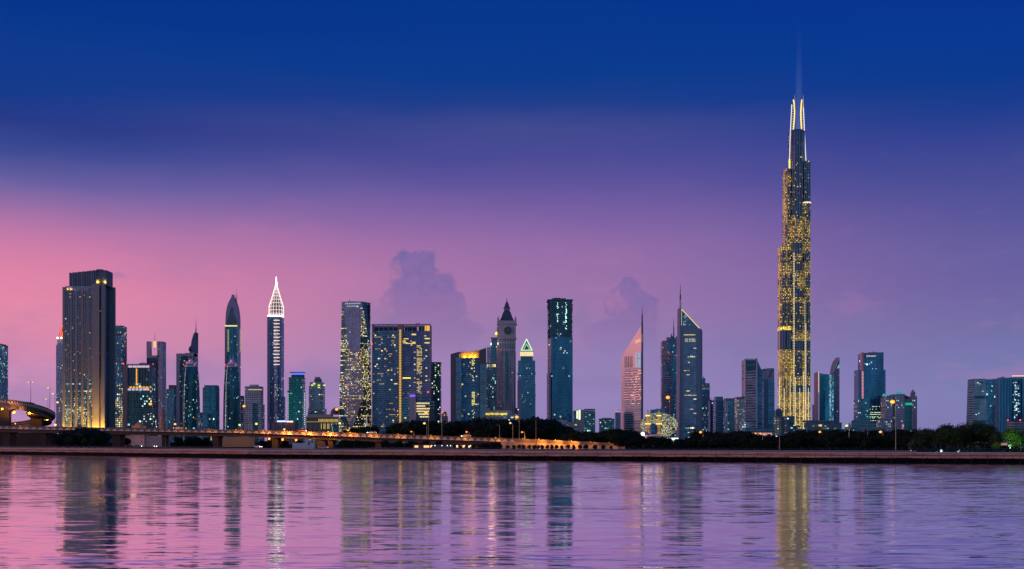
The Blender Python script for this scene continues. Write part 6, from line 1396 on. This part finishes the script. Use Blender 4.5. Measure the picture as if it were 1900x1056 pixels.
t = minaret('tan unlit stone minaret standing behind the viaduct, left of the narrow rooftop-box tower', 301.5, 800, 753.5, 791, 2.2, mat('tan_stone', (.44, .27, .20), .7, noise=.12, nscale=.3), False); lamp_light(t.o, (-6, -10, 6), 2600, (1, .5, .25), .5)
t = T('domed_pavilion', 'small orange-lit mosque dome showing just above the viaduct parapet near the tan minaret', 'mosque', 252.5, 780)
m = M(); m.box(t.x(244), t.x(261), 0, 12, 0, t.z(789.5)); m.build('drum', mat('tan_stone', (.44, .27, .20)), t.o)
m = M(); r_ = 7.2 * t.D / F; m.lathe((0, 6, t.z(789.5)), [(r_, 0), (r_ * .98, r_ * .3), (r_ * .7, r_ * .62), (r_ * .25, r_ * .9), (.1, r_ * 1.1), (.06, r_ * 1.6)], 18); m.build('dome', mat('dome_tan', (.56, .28, .14), .6), t.o, smooth=True); lamp_light(t.o, (0, -6, t.z(787)), 900, (1, .4, .12), .5)
# ------------------------------------------------------------------ small buildings seen under and over the viaduct
t = T('villa', 'pink-lit two-storey house with small dark windows, seen under the viaduct', 'house', 262, 660)
X = t.x; pw = mat('villa_pink', (.50, .34, .31), .7, noise=.12, nscale=.2)
m = M(); m.box(X(243), X(268), 0, 9, 0, t.z(808)); m.box(X(268), X(306), 1.5, 10, 0, t.z(809)); m.box(X(224), X(243), 1, 8, 0, t.z(808.5)); m.build('wall', pw, t.o)
m = M()
for px in (246.5, 262, 273): m.box(X(px), X(px) + .5, -.12 if px < 268 else 1.4, 1.6, t.z(812.6), t.z(810.4)); m.box(X(px), X(px) + .5, -.12 if px < 268 else 1.4, 1.6, t.z(821.5), t.z(819))
m.build('window', mat('window_dark', (.05, .05, .07)), t.o); m = M(); m.box(X(242.6), X(268.4), -.3, 9.2, t.z(808), t.z(807.2)); m.build('roof_edge', CONC, t.o); lamp_light(t.o, (X(256), -8, 3), 900, (1, .45, .35), .4)
t = T('boundary_wall', 'long tan boundary wall lit orange, seen under the middle spans of the viaduct', 'wall', 437, 640)
m = M(); m.box(t.x(401), t.x(472.5), 0, .5, 0, t.z(811.5)); m.build('wall', mat('tan_wall', (.36, .23, .14), .8, noise=.18, nscale=.3), t.o); m = M(); m.box(t.x(400.8), t.x(472.8), -.12, .62, t.z(811.5), t.z(810.8)); m.build('coping', CONC, t.o)
for px in (415, 440, 462): lamp_light(t.o, (t.x(px), -6, 3.4), 260, (1, .5, .18), .3)
t = T('retaining_wall', 'dark brown retaining wall seen between the piers at the far left under the viaduct', 'wall', 45, 660)
m = M(); m.box(t.x(-60), t.x(105), 0, .6, 0, t.z(803)); m.build('wall', mat('dark_wall', (.05, .032, .024), .85, noise=.25, nscale=.2), t.o); m = M(); m.box(t.x(-60.5), t.x(105.5), -.15, .75, t.z(803), t.z(802.3)); m.build('coping', CONC, t.o)
for px in (30, 90): lamp_light(t.o, (t.x(px), -7, 5), 300, (1, .5, .2), .4)
t = T('site_cabin', 'white site cabin beside a low white barrier, beneath the orange viaduct lamps', 'cabin', 570, 470)
m = M(); m.box(t.x(566), t.x(583.5), 0, 3, 0, t.z(816)); m.build('cabin_wall', WHITE, t.o); m = M(); m.box(t.x(542), t.x(566), .4, 1, 0, t.z(822)); m.build('low_barrier', WHITE, t.o); m = M(); m.box(t.x(572), t.x(574.5), -.06, .1, t.z(826), t.z(819)); m.build('door', mat('window_dark', (.05, .05, .07)), t.o); m = M(); m.box(t.x(577.5), t.x(581), -.06, .1, t.z(821), t.z(818)); m.build('window', mat('window_dark', (.05, .05, .07)), t.o)
t = T('kiosk', 'row of low lit shopfronts glowing orange and white under the right half of the viaduct', 'shop', 800, 480)
m = M(); m.box(t.x(766), t.x(876), 1, 4, 0, t.z(825)); m.build('wall', mat('kiosk_wall', (.2, .12, .1), .7), t.o)
m = M()
for a, b in ((769, 775.5), (786, 796), (798, 800), (841, 850), (852, 872)): m.box(t.x(a), t.x(b), .7, 1.1, t.z(830.4), t.z(827))
m.build('lit_shopfront', glow('shopfront', (1, .5, .22), 1.6), t.o)
# low signboard at the far right between trees
t = T('signboard', 'blank salmon-pink lit hoarding between the dark trees and the bright green tree', 'hoarding', 1862, 380)
m = M(); m.box(t.x(1856.5), t.x(1869.5), 0, .2, t.z(826.5), t.z(822)); m.build('panel', mat('hoarding_pink', (.6, .3, .24), .6, emit=(1, .4, .28), es=.35), t.o); m = M(); m.box(t.x(1858), t.x(1858.6), .2, .4, 0, t.z(822)); m.box(t.x(1868), t.x(1868.6), .2, .4, 0, t.z(822)); m.build('post', STEEL, t.o)

# ------------------------------------------------------------------ trees
def leaf_mat(name, base):
    m = bpy.data.materials.new(name); m.use_nodes = True; n = NT(m.node_tree); P = m.node_tree.nodes['Principled BSDF']
    oi = n.n('ShaderNodeObjectInfo').outputs['Random']; oc = n.n('ShaderNodeTexCoord').outputs['Object']
    f = n.smooth(n.noise(oc, .9, 3.), .3, .7, .55, 1.6)
    n.link(n.vm('SCALE', n.mix(0., base, base), n.m('MULTIPLY', f, n.m('ADD', .75, n.m('MULTIPLY', oi, .5)))), P.inputs['Base Color']); P.inputs['Roughness'].default_value = .75; P.inputs['Specular IOR Level'].default_value = .2
    return m
LEAF = leaf_mat('leaf_dark', (.014, .022, .010)); LEAFG = leaf_mat('leaf_green', (.05, .13, .02)); LEAFO = leaf_mat('leaf_olive', (.05, .055, .018)); BARK = mat('bark', (.07, .05, .04), .9)
def crown_mesh(name, seed, w_, h_, n_leaf, leafs, lm, blobs=9, core=True):
    """leaf quads packed into overlapping lobes; local origin at the trunk foot, crown spans 0.28h..h"""
    r = np.random.default_rng(seed); zc = .62 * h_; B_ = []
    for i in range(blobs):
        a = r.uniform(0, 2 * math.pi); q_ = r.uniform(.15, .62); zz_ = r.uniform(-.62, .72); sh = math.sqrt(max(.15, 1 - zz_ * zz_))
        B_.append((math.cos(a) * q_ * w_ / 2 * sh, math.sin(a) * q_ * w_ / 2 * sh, zc + zz_ * .30 * h_, r.uniform(.20, .34) * w_))
    B_.append((0, 0, zc, .30 * w_)); tot = sum(b[3] ** 2 for b in B_); V = []; Fc = []
    for bx, by, bz, br_ in B_:
        k = int(n_leaf * br_ ** 2 / tot); d = r.normal(size=(k, 3)); d /= np.linalg.norm(d, axis=1)[:, None]; rad = br_ * r.uniform(.55, 1.12, (k, 1)) ** 1.0
        c_ = np.array([bx, by, bz]) + d * rad * np.array([1, 1, .85]); c_[:, 2] = np.maximum(c_[:, 2], .24 * h_)
        s_ = leafs * r.uniform(.6, 1.4, (k, 1)); a = r.normal(size=(k, 3)); a /= np.linalg.norm(a, axis=1)[:, None]; b = np.cross(a, d); b /= np.maximum(np.linalg.norm(b, axis=1), 1e-6)[:, None]
        i0 = len(V); q4 = np.stack([c_ - a * s_ - b * s_ * .5, c_ + a * s_ - b * s_ * .5, c_ + a * s_ * .8 + b * s_ * .6, c_ - a * s_ * .7 + b * s_ * .6], 1).reshape(-1, 3)
        V.extend(map(tuple, q4)); Fc.extend([(i0 + 4 * j, i0 + 4 * j + 1, i0 + 4 * j + 2, i0 + 4 * j + 3) for j in range(k)])
        if core:
            i0 = len(V); nn = 7; rr_ = br_ * .66
            for u in range(nn + 1):
                for v_ in range(nn * 2): th, ph = math.pi * u / nn, math.pi * v_ / nn; jit = 1 + .18 * math.sin(3 * ph + u); V.append((bx + rr_ * jit * math.sin(th) * math.cos(ph), by + rr_ * jit * math.sin(th) * math.sin(ph), max(bz + rr_ * .85 * math.cos(th), .24 * h_)))
            for u in range(nn):
                for v_ in range(nn * 2): Fc.append((i0 + u * nn * 2 + v_, i0 + (u + 1) * nn * 2 + v_, i0 + (u + 1) * nn * 2 + (v_ + 1) % (nn * 2), i0 + u * nn * 2 + (v_ + 1) % (nn * 2)))
    me = bpy.data.meshes.new(name); me.from_pydata(V, [], Fc); me.materials.append(lm); me.update(); return me
def trunk_mesh(name, h_, w_, r0, seed):
    r = random.Random(seed); m = M(); top = (r.uniform(-.3, .3), r.uniform(-.3, .3), h_ * .45); m.tube((0, 0, -.2), top, r0, r0 * .6, 7)
    for i in range(5):
        a = i * 1.26 + r.uniform(0, .5); e = (math.cos(a) * w_ * .3, math.sin(a) * w_ * .3, h_ * r.uniform(.58, .75)); md = ((top[0] + e[0]) / 2 * .9, (top[1] + e[1]) / 2 * .9, (top[2] + e[2]) / 2 + .1 * h_ * .3); m.tube(top, md, r0 * .5, r0 * .35, 5); m.tube(md, e, r0 * .35, r0 * .12, 5)
    me = bpy.data.meshes.new(name); me.from_pydata(m.v, [], m.f); me.materials.append(BARK); return me
class Kind:
    def __init__(s, seed, w_, h_, n_, lf, lm, r0=.3, blobs=9): s.w, s.h = w_, h_; s.c = crown_mesh('crown', seed, w_, h_, n_, lf, lm, blobs); s.t = trunk_mesh('trunk', h_, w_, r0, seed)
big = [Kind(11 + i, 11, 10, 3000, .42, LEAF, .32, 11) for i in range(4)]
bigf = [Kind(41 + i, 9, 9, 5200, .22, leaf_mat('leaf_deep', (.030, .044, .016)), .25, 14) for i in range(3)]
small = [Kind(21 + i, 2.9, 3.1, 700, .14, LEAF, .10, 6) for i in range(2)]
green = Kind(31, 10, 10, 6000, .22, LEAFG, .28, 14); olive = Kind(32, 5, 5, 1500, .17, LEAFO, .12, 8)
def tree(kind, px, top_py, D, label, group=None, wide=1., base=G, name='tree'):
    x = (px - CX) / F * D; hh = H + (HY - top_py) / F * D - base; s_ = hh / kind.h / .98
    o = empty(name, (x, D, base), label, 'tree', group); o.rotation_euler.z = random.uniform(0, 6.28); o.scale = (s_ * wide, s_ * wide, s_)
    for nm, me in (('trunk', kind.t), ('crown', kind.c)): c_ = bpy.data.objects.new(nm, me); col.objects.link(c_); c_.parent = o
    return o
# the dark wood behind the viaduct
WOOD = [(640, 802), (665, 794), (680, 790), (700, 799), (725, 797), (745, 789), (765, 785), (790, 786), (820, 788), (850, 786), (880, 784), (905, 783), (930, 782), (955, 782), (975, 781), (1000, 780), (1020, 784), (1040, 792), (1052, 802)]
def wood(tab, a, b, step, Dr, label, group, wide=1.2):
    px = a
    while px < b: tree(random.choice(big), px, lerp_tab(tab, px) + random.uniform(-1.5, 2.5), random.uniform(*Dr), label, group, wide * random.uniform(.85, 1.2)); px += step * random.uniform(.8, 1.2)
wood(WOOD, 644, 690, 14, (640, 700), 'dark rounded tree peeping over the viaduct beside the foot of the faceted tower', 'dark trees at the foot of the faceted tower', 1.0)
wood(WOOD, 735, 1050, 16, (700, 790), 'near-black tree in the dense wood behind the middle of the viaduct', 'dark wood behind the viaduct', 1.3)
wood(WOOD, 742, 1040, 19, (640, 690), 'near-black tree in the dense wood behind the middle of the viaduct', 'dark wood behind the viaduct', 1.3)
STR = [(1050, 805), (1085, 801), (1100, 803), (1118, 800), (1140, 798), (1160, 800), (1185, 806), (1192, 812), (1215, 812), (1240, 812), (1262, 814), (1280, 812), (1300, 802), (1320, 800), (1345, 804), (1370, 801), (1395, 806), (1420, 810), (1450, 808), (1475, 803), (1500, 801), (1515, 798), (1540, 801), (1570, 802), (1600, 800), (1640, 800), (1680, 801), (1700, 800)]
wood(STR, 1055, 1700, 15, (520, 600), 'near-black tree in the long tree belt behind the right half of the sea wall', 'dark tree belt behind the sea wall', 1.25)
STR2 = [(a, b + 9) for a, b in STR]
wood(STR2, 1150, 1700, 17, (430, 470), 'near-black tree in the long tree belt behind the right half of the sea wall', 'dark tree belt behind the sea wall', 1.2)
# round clipped trees along the promenade
for i, px in enumerate([843, 855, 866, 878, 892, 905, 915, 928, 942, 954, 963, 972, 982, 990.5, 999, 1007, 1016, 1024, 1033, 1043, 1054, 1065, 1076]):
    D = lerp_tab(DIST, px) + 17; tree(small[i % 2], px, 825.5 + random.uniform(-.5, .8), D, 'small round clipped tree in the row along the promenade under the viaduct end', 'clipped trees along the promenade', random.uniform(.9, 1.1))
for i, (px, tp) in enumerate(((1087, 825), (1104, 826), (1119, 826.5), (1134, 828))): tree(big[i % 4], px, tp, 425, 'broad low dark bush-like tree at the right end of the clipped promenade row', 'low trees after the clipped row', .9)
for px, tp, D in ((126, 801, 548), (150, 796, 545), (176, 797, 540), (140, 803, 536), (165, 800, 532), (108, 806, 540), (190, 806, 536)): tree(big[px % 4], px, tp, D, 'black tree in the dense clump before the viaduct, below the massive ribbed tower', 'trees before the viaduct at the left', 1.35)
for px, tp in ((235, 814), (330, 812), (352, 811), (366, 812), (383, 813)): tree(big[px % 4], px, tp, 600, 'dark tree in front of the houses seen below the left viaduct spans', 'trees below the left viaduct spans', .9)
for i, px in enumerate((486, 505, 530, 555, 640, 665, 690, 715, 740, 765, 790, 815)): tree(big[i % 4], px, 817 + random.uniform(-1, 3), 560 if px < 600 else 500, 'dark shrubby tree in the shade under the middle viaduct spans', 'shrubby trees under the middle spans', 1.1)
# right hand group
RT = [('dark leafy tree standing alone left of the right-hand tree group, thin bent trunk', 1716, 797, 372, 1.1, 0), ('tall dark tree at the left of the right-hand group over the white floodlights', 1758, 791, 380, 1.0, 1), ('dark tree second in the right-hand group with a ragged top', 1785, 791, 392, 1.0, 2), ('tallest dark tree near the middle of the right-hand group', 1806, 787.5, 386, 1.05, 0), ('dark spreading tree right of the tallest one in the right-hand group', 1826, 791, 380, 1.0, 1), ('lower dark tree closing the right-hand group below the tapering grey-teal tower', 1845, 803, 374, .9, 2), ('dark tree behind, between the lone tree and the right-hand group', 1738, 804, 400, .9, 2), ('dark tree at the back of the right-hand group, half hidden', 1771, 796, 410, 1.0, 0)]
for lb, px, tp, D, wd, ki in RT: tree(bigf[ki], px, tp, D, lb, wide=wd)
tree(green, 1881, 796.5, 360, 'bright green floodlit tree at the right edge of the picture', wide=1.0); tree(green, 1906, 797, 372, 'green tree cut off by the right edge behind the bright floodlit one', wide=1.0)
tree(olive, 1693, 817, 362, 'small olive-lit bushy tree left of the lone dark tree at the sea wall', wide=1.3); tree(olive, 1797, 825.5, 358, 'small pale olive tree right of the second white floodlight'); tree(olive, 1764, 827, 356, 'small pale olive tree between the two white floodlights'); tree(olive, 1846, 820, 362, 'small olive tree in front of the lower dark tree'); tree(olive, 1814, 826, 356, 'small grey-olive tree right of the pale olive one, thin bare stems')
# clipped hedge behind the wall
hg = empty('hedge', (0, 0, G), 'low dim green hedge running behind the sea wall at the right edge', 'hedge'); m = M(); r = random.Random(5)
for i in range(2600):
    px = r.uniform(1700, 1925); D = lerp_tab(DIST, px) + 11 + r.uniform(0, 1.2); c_ = Vector(((px - CX) / F * D, D, r.uniform(.1, 1.3))); a = Vector((r.gauss(0, 1), r.gauss(0, 1), r.gauss(0, 1))).normalized() * .2; b = a.orthogonal().normalized() * .14; m.quad(tuple(c_ - a - b), tuple(c_ + a - b), tuple(c_ + a + b), tuple(c_ - a + b))
m.build('foliage', leaf_mat('leaf_teal', (.03, .07, .05)), hg)

# ------------------------------------------------------------------ lamps
POLE = mat('lamp_pole', (.30, .24, .18), .5, .4)
AMBER, LIME, WHITEL, ORNG = (1, .42, .04), (.85, 1, .15), (.8, 1, .95), (1, .28, .02)
def street_lamp(label, px, head, foot, D, c_=AMBER, e=700, r_=.55, glow_s=14, double=False, base=None, group=None, lit=True, arm=1.2):
    p = point(px, head, D); zb = point(px, foot, D).z if base is None else base
    o = empty('street_lamp', (p.x, D, zb), label, 'street lamp', group); hz = p.z - zb
    m = M(); m.tube((0, 0, 0), (0, 0, hz + .2), .16, .09, 7); m.tube((0, 0, 0), (0, 0, .9), .26, .26, 8); m.build('pole', POLE, o)
    m = M()
    for s_ in ((-1, 1) if double else (-1,)): m.tube((0, 0, hz), (s_ * arm, -.3, hz + .35), .07, .06, 5)
    m.build('arm', POLE, o)
    for s_ in ((-1, 1) if double else (-1,)):
        m = M(); m.box(s_ * arm - .5, s_ * arm + .5, -.5, -.1, hz + .3, hz + .5); hd = m.build('lamp_head', STEEL, o)
        if lit:
            m = M(); m.ball((s_ * arm, -.3, hz + .12), r_, 6, .8); m.build('bulb', bulb_mat(c_, glow_s * .5), hd)
    if lit: lamp_light(o, ((-arm if not double else 0), -.6, hz - .6), e, c_, .4, spot=((0, 0, -1), 150))
    return o
S = street_lamp
S('street lamp with an amber head, tallest one on the curling ramp', 57, 709.5, 748, 668, (1, .6, .2), 300, .5, 8, double=True)
S('street lamp on the outer end of the curling ramp, left of the slim red-topped tower', 92.5, 720, 757, 690, (1, .5, .1), 500, .6, 10, arm=1.0)
S('faint amber street lamp on the far side of the ramp, lower left of its neighbours', 89, 741, 772, 780, (1, .6, .2), 300, .6, 8)
S('faint amber street lamp just right of the ramp, higher of the two small ones', 102, 731, 789, 680, (1, .6, .2), 300, .7, 8)
S('golden street lamp standing behind the viaduct at the foot of the slim red-topped tower', 111, 747, 790, 640, (1, .7, .15), 700, .75, 10)
S('orange street lamp in front of the low dark offices', 283, 750, 793, 640, AMBER, 900, 1.05, 12)
S('orange street lamp at the left corner of the pale residential block', 457, 754, 797, 620, AMBER, 900, .95, 12)
S('yellow-green street lamp at the foot of the right bullet tower', 449, 789, 799, 600, LIME, 250, .7, 6)
S('yellow-green street lamp at the foot of the pale residential block', 480, 787, 799, 600, LIME, 300, .75, 8)
S('pale amber street lamp on the viaduct below the grey framed tower', 329, 787.5, 797, 640, (1, .6, .2), 400, .8, 10)
S('short amber lamp at parapet level below the brown hotel', 532, 797, 802, 570, (1, .75, .2), 500, .6, 12)
S('orange street lamp at the left foot of the faceted tower', 629, 760, 803, 580, AMBER, 900, .95, 12)
S('lime street lamp in front of the left foot of the faceted tower', 635, 786, 804, 560, LIME, 300, .7, 8)
S('short orange lamp on the viaduct below the faceted tower', 650.5, 799, 804, 550, AMBER, 420, .55, 12)
S('short orange lamp on the viaduct below the broad slab tower', 768, 801.5, 808, 530, ORNG, 300, .5, 12)
S('tall orange street lamp in front of the warm lit showroom office', 795, 766, 810, 560, AMBER, 900, .95, 12)
S('lime street lamp beside the tall orange one at the showroom office', 792, 786, 810, 540, (1, .95, .3), 300, .65, 8)
S('short orange lamp on the viaduct below the gold-roofed tower', 870.5, 802, 811, 515, ORNG, 300, .55, 12)
S('greenish street lamp left of the tall orange one before the mall', 951.5, 785.5, 814, 520, (1, .9, .25), 300, .55, 8)
S('tall orange street lamp in front of the mall with yellow letters', 963.5, 774.5, 814, 540, AMBER, 900, .95, 12)
S('short orange lamp at the right, lower end of the viaduct', 973.5, 802.5, 814, 500, ORNG, 300, .5, 12)
S('tall unlit mast lamp standing before the wood right of the mall', 994.5, 778, 825, 470, lit=False, double=True); S('tall unlit mast lamp between the slab tower and the gold-roofed tower', 820, 768, 810, 530, lit=False); S('unlit mast lamp before the wood below the gold-roofed tower', 927, 790, 812, 530, lit=False)
S('unlit thin mast rising from the viaduct, below the small tower left of the green one', 467, 783, 800, 560, lit=False)
S('very tall orange street lamp in front of the horned tower and the museum', 1243, 738, 820, 620, AMBER, 1500, 1.25, 12)
S('orange street lamp among the trees right of the taller slant-topped tower', 1304.5, 802.5, 818, 500, AMBER, 700, .7, 12)
S('left one of two thin orange lamps below the banded towers', 1406.5, 804.5, 816, 520, AMBER, 400, .45, 9); S('right one of two thin orange lamps below the banded towers', 1415, 804.5, 816, 520, AMBER, 400, .45, 9)
S('tall thin pale lamp mast left of the tallest tower, small lit head', 1446.5, 810, 839, 395, (1, .8, .5), 60, .3, 4)
S('orange street lamp right of the foot of the tallest tower', 1525.5, 802, 814, 520, AMBER, 500, .65, 12)
S('lime-yellow street lamp below the concave teal glass tower', 1575.5, 790.5, 816, 480, (.9, 1, .3), 500, .6, 10)
S('tall unlit mast lamp left of the big orange lamp', 1610, 798, 822, 460, lit=False)
S('orange street lamp low in the trees left of the tallest orange lamp', 1638.5, 802, 822, 470, (1, .45, .12), 600, .7, 10)
S('biggest and brightest orange street lamp, in front of the domed towers', 1662, 746.5, 839, 362, AMBER, 520, .85, 16)
# floodlights hung under the ramp and the viaduct
def under_lamp(label, px, py, D, c_=ORNG, e=900, r_=.7, s_=16):
    p = point(px, py, D); o = empty('floodlight', tuple(p), label, 'floodlight'); m = M(); m.ball((0, 0, 0), r_, 6); m.build('bulb', bulb_mat(c_, s_ * .5), o)
    m = M(); m.box(-.5, .5, .1, .9, .4, 1.0); m.tube((0, .5, .9), (0, .5, 2.2), .12); m.build('bracket', STEEL, o); lamp_light(o, (0, -1.2, -.8), e * 2.4, c_, .5, spot=((0, .55, .5), 165))
under_lamp('orange floodlight under the ramp, cut near the left edge', 4.5, 758.5, 666, AMBER, 1500, .7); under_lamp('brightest orange floodlight under the curling ramp, second from the left', 26.5, 764.5, 666, AMBER, 2200, .95); under_lamp('orange floodlight under the middle of the curling ramp', 55.5, 766, 668, AMBER, 2200, .8); under_lamp('orange floodlight under the right bend of the curling ramp', 88, 778, 694, AMBER, 1600, .75)
under_lamp('small yellow floodlight under the ramp bend', 75.5, 780.5, 740, AMBER, 300, .4); under_lamp('small amber floodlight low inside the loop of the ramp', 28.5, 786, 780, AMBER, 400, .45); under_lamp('small golden light at the viaduct parapet below the slim red-topped tower', 103, 788, 640, (1, .6, .2), 400, .6)
for i, (px, py) in enumerate(((499.5, 814), (524.5, 815.2), (549.5, 816.3), (575, 817.3))): under_lamp(('first', 'second', 'third', 'fourth')[i] + ' from the left of four orange floodlights under the middle of the viaduct', px, py, 508, ORNG, 800, .62)
def flood(label, px, py, D, c_, e, r_, s_): under_lamp(label, px, py, D, c_, e, r_, s_)
flood('white ground floodlight among the bushes, left one of the two bright ones', 1746.5, 836.5, 350, (.75, 1, .95), 900, .45, 22); flood('white ground floodlight under the right-hand trees, right one of the two bright ones', 1778.5, 836.5, 349, (.75, 1, .95), 900, .42, 22); flood('dimmer white ground light left of the left bright floodlight', 1737, 838, 351, (.75, 1, .95), 300, .3, 8)
flood('green ground floodlight at the foot of the bright green tree', 1874, 831, 349, (.5, 1, .35), 1500, .2, 2); flood('second small green-lit floodlight right of the first under the green tree', 1896, 834, 345, (.5, 1, .35), 300, .2, 2)
flood('small olive ground light beside the small bushy tree', 1690, 836, 350, (1, .8, .25), 160, .15, 3)
# bracketed spots added to wash the viaduct parapets in orange light
for i, (px, ee) in enumerate(((40, 300), (130, 200), (330, 300), (390, 500), (440, 900), (490, 1500), (530, 2600), (570, 2900), (610, 2900), (650, 2200), (690, 1500), (740, 1000), (800, 900), (860, 900), (920, 900), (970, 1200), (1000, 2400), (1030, 2600), (1060, 2400), (1095, 900), (1130, 400))):
    p = bpt(px); o = empty('added_wash_light', (p.x, p.y - .25, p.z), 'added amber spot on an arm, washing the viaduct parapet with orange light', 'added light', 'added wash lights along the viaduct parapet')
    m = M(); m.tube((0, 0, -.6), (0, -1.6, .25), .05, .05, 6); m.build('bracket', STEEL, o); m = M(); m.tube((0, -1.6, .16), (0, -1.9, .2), .12, .1, 8); m.build('lens', glow('lens_amber', (1, .42, .06), 2), o); lamp_light(o, (0, -3.4, .4), ee * 1.3, (1, .40, .06), .4, spot=((0, 1, -.3), 160))
# thin posts with lamps on the promenade beneath the viaduct end
for px in (801, 807, 820, 830, 836, 848, 861, 873):
    D = lerp_tab(DIST, px) + 12; o = empty('promenade_lamp', ((px - CX) / F * D, D, G), 'short white-headed lamp post on the promenade under the right end of the viaduct', 'lamp post', 'short promenade lamp posts'); m = M(); m.tube((0, 0, 0), (0, 0, 1.6), .06, .05, 6); m.build('post', STEEL, o); m = M(); m.ball((0, 0, 1.75), .17, 5); m.build('globe', glow('globe_cold', (.8, .9, 1), 3), o)

# ------------------------------------------------------------------ cars
def make_car(body):
    o = empty('car', (0, 0, 0)); paint = mat('paint_' + body[0], body[1], .3, .2)
    m = M(); prof = [(-2.1, .35), (2.1, .35), (2.15, .75), (1.35, .92), (.75, 1.4), (-1.0, 1.42), (-1.7, .98), (-2.15, .9)]
    A = [(x, -.85, z) for x, z in prof]; B_ = [(x, .85, z) for x, z in prof]; m.poly(A, 0); m.poly(B_[::-1], 0)
    for i in range(len(A)): j = (i + 1) % len(A); m.quad(A[j], A[i], B_[i], B_[j])
    m.build('body', paint, o)
    m = M(); m.poly([(1.15, -.87, .95), (.68, -.87, 1.33), (-.92, -.87, 1.35), (-1.5, -.87, .98)], 0); m.poly([(1.15, .87, .95), (.68, .87, 1.33), (-.92, .87, 1.35), (-1.5, .87, .98)][::-1], 0); m.build('window', mat('car_glass', (.03, .04, .05), .1), o)
    for x in (-1.35, 1.35):
        for y in (-.8, .8):
            m = M(); m.tube((x, y - .12, .33), (x, y + .12, .33), .33, .33, 14); m.build('wheel', mat('tyre', (.02, .02, .02), .8), o)
    for y in (-.6, .6):
        m = M(); m.ball((2.12, y, .68), .14, 4); m.build('headlight', glow('headlight', (1, .95, .85), 10), o); m = M(); m.ball((-2.12, y, .75), .12, 4); m.build('tail_light', glow('tail_light', (1, .05, .02), 5), o)
    return o
cw = make_car(('white', (.7, .7, .7))); cr2 = make_car(('red', (.4, .03, .03)))
first = {}
def car(proto, px, D, z, ang, label):
    c_ = copy_tree(proto) if proto.name in first else proto; first[proto.name] = 1; c_.location = ((px - CX) / F * D, D, z); c_.rotation_euler.z = R(ang); tag(c_, label, 'car')
pz = lambda px: bpt(px).z - 1.0
car(cw, 690, bpt(690).y + 4, pz(690) + .8, 200, 'white car driving along the top of the viaduct below the broad slab tower')
car(cr2, 240.5, 600, G, 20, 'red car parked in front of the pink-lit house, tail lights glowing'); car(cw, 287, 590, G, -60, 'white car with headlights on beside the pink-lit house'); car(cw, 479, 540, G, -40, 'white car parked under the viaduct left of the four orange floodlights'); car(cw, 255, 596, G, 10, 'white car parked nearest the red car'); car(cw, 600, 480, G, 170, 'white car parked right of the white site cabin')

car(cw, 330, bpt(330).y + 4, pz(330) + .8, 190, 'white car on the viaduct before the grey portal-framed tower'); car(cr2, 560, bpt(560).y + 6, pz(560) + .8, 10, 'red car on the viaduct above the white site cabin'); car(cw, 865, bpt(865).y + 5, pz(865) + .8, 188, 'white car on the viaduct below the gold-roofed tower')
# quay railing along the coping, one continuous run
rl = empty('railing', (0, 0, G), 'thin dark steel railing standing along the top of the sea wall', 'railing')
m = M(); A_ = off(shore[1:-1], .7)
for p, q_ in zip(A_, A_[1:]):
    for z in (.55, 1.05): m.tube((*p, z), (*q_, z), .025, .025, 4)
m.build('rail', STEEL, rl)
m = M()
for p, q_ in zip(A_, A_[1:]):
    k_ = max(1, int(math.dist(p, q_) / 2.5))
    for i in range(k_): x, y = p[0] + (q_[0] - p[0]) * i / k_, p[1] + (q_[1] - p[1]) * i / k_; m.box(x - .03, x + .03, y - .03, y + .03, 0, 1.05)
o = m.build('post', STEEL, rl); o['kind'] = 'stuff'
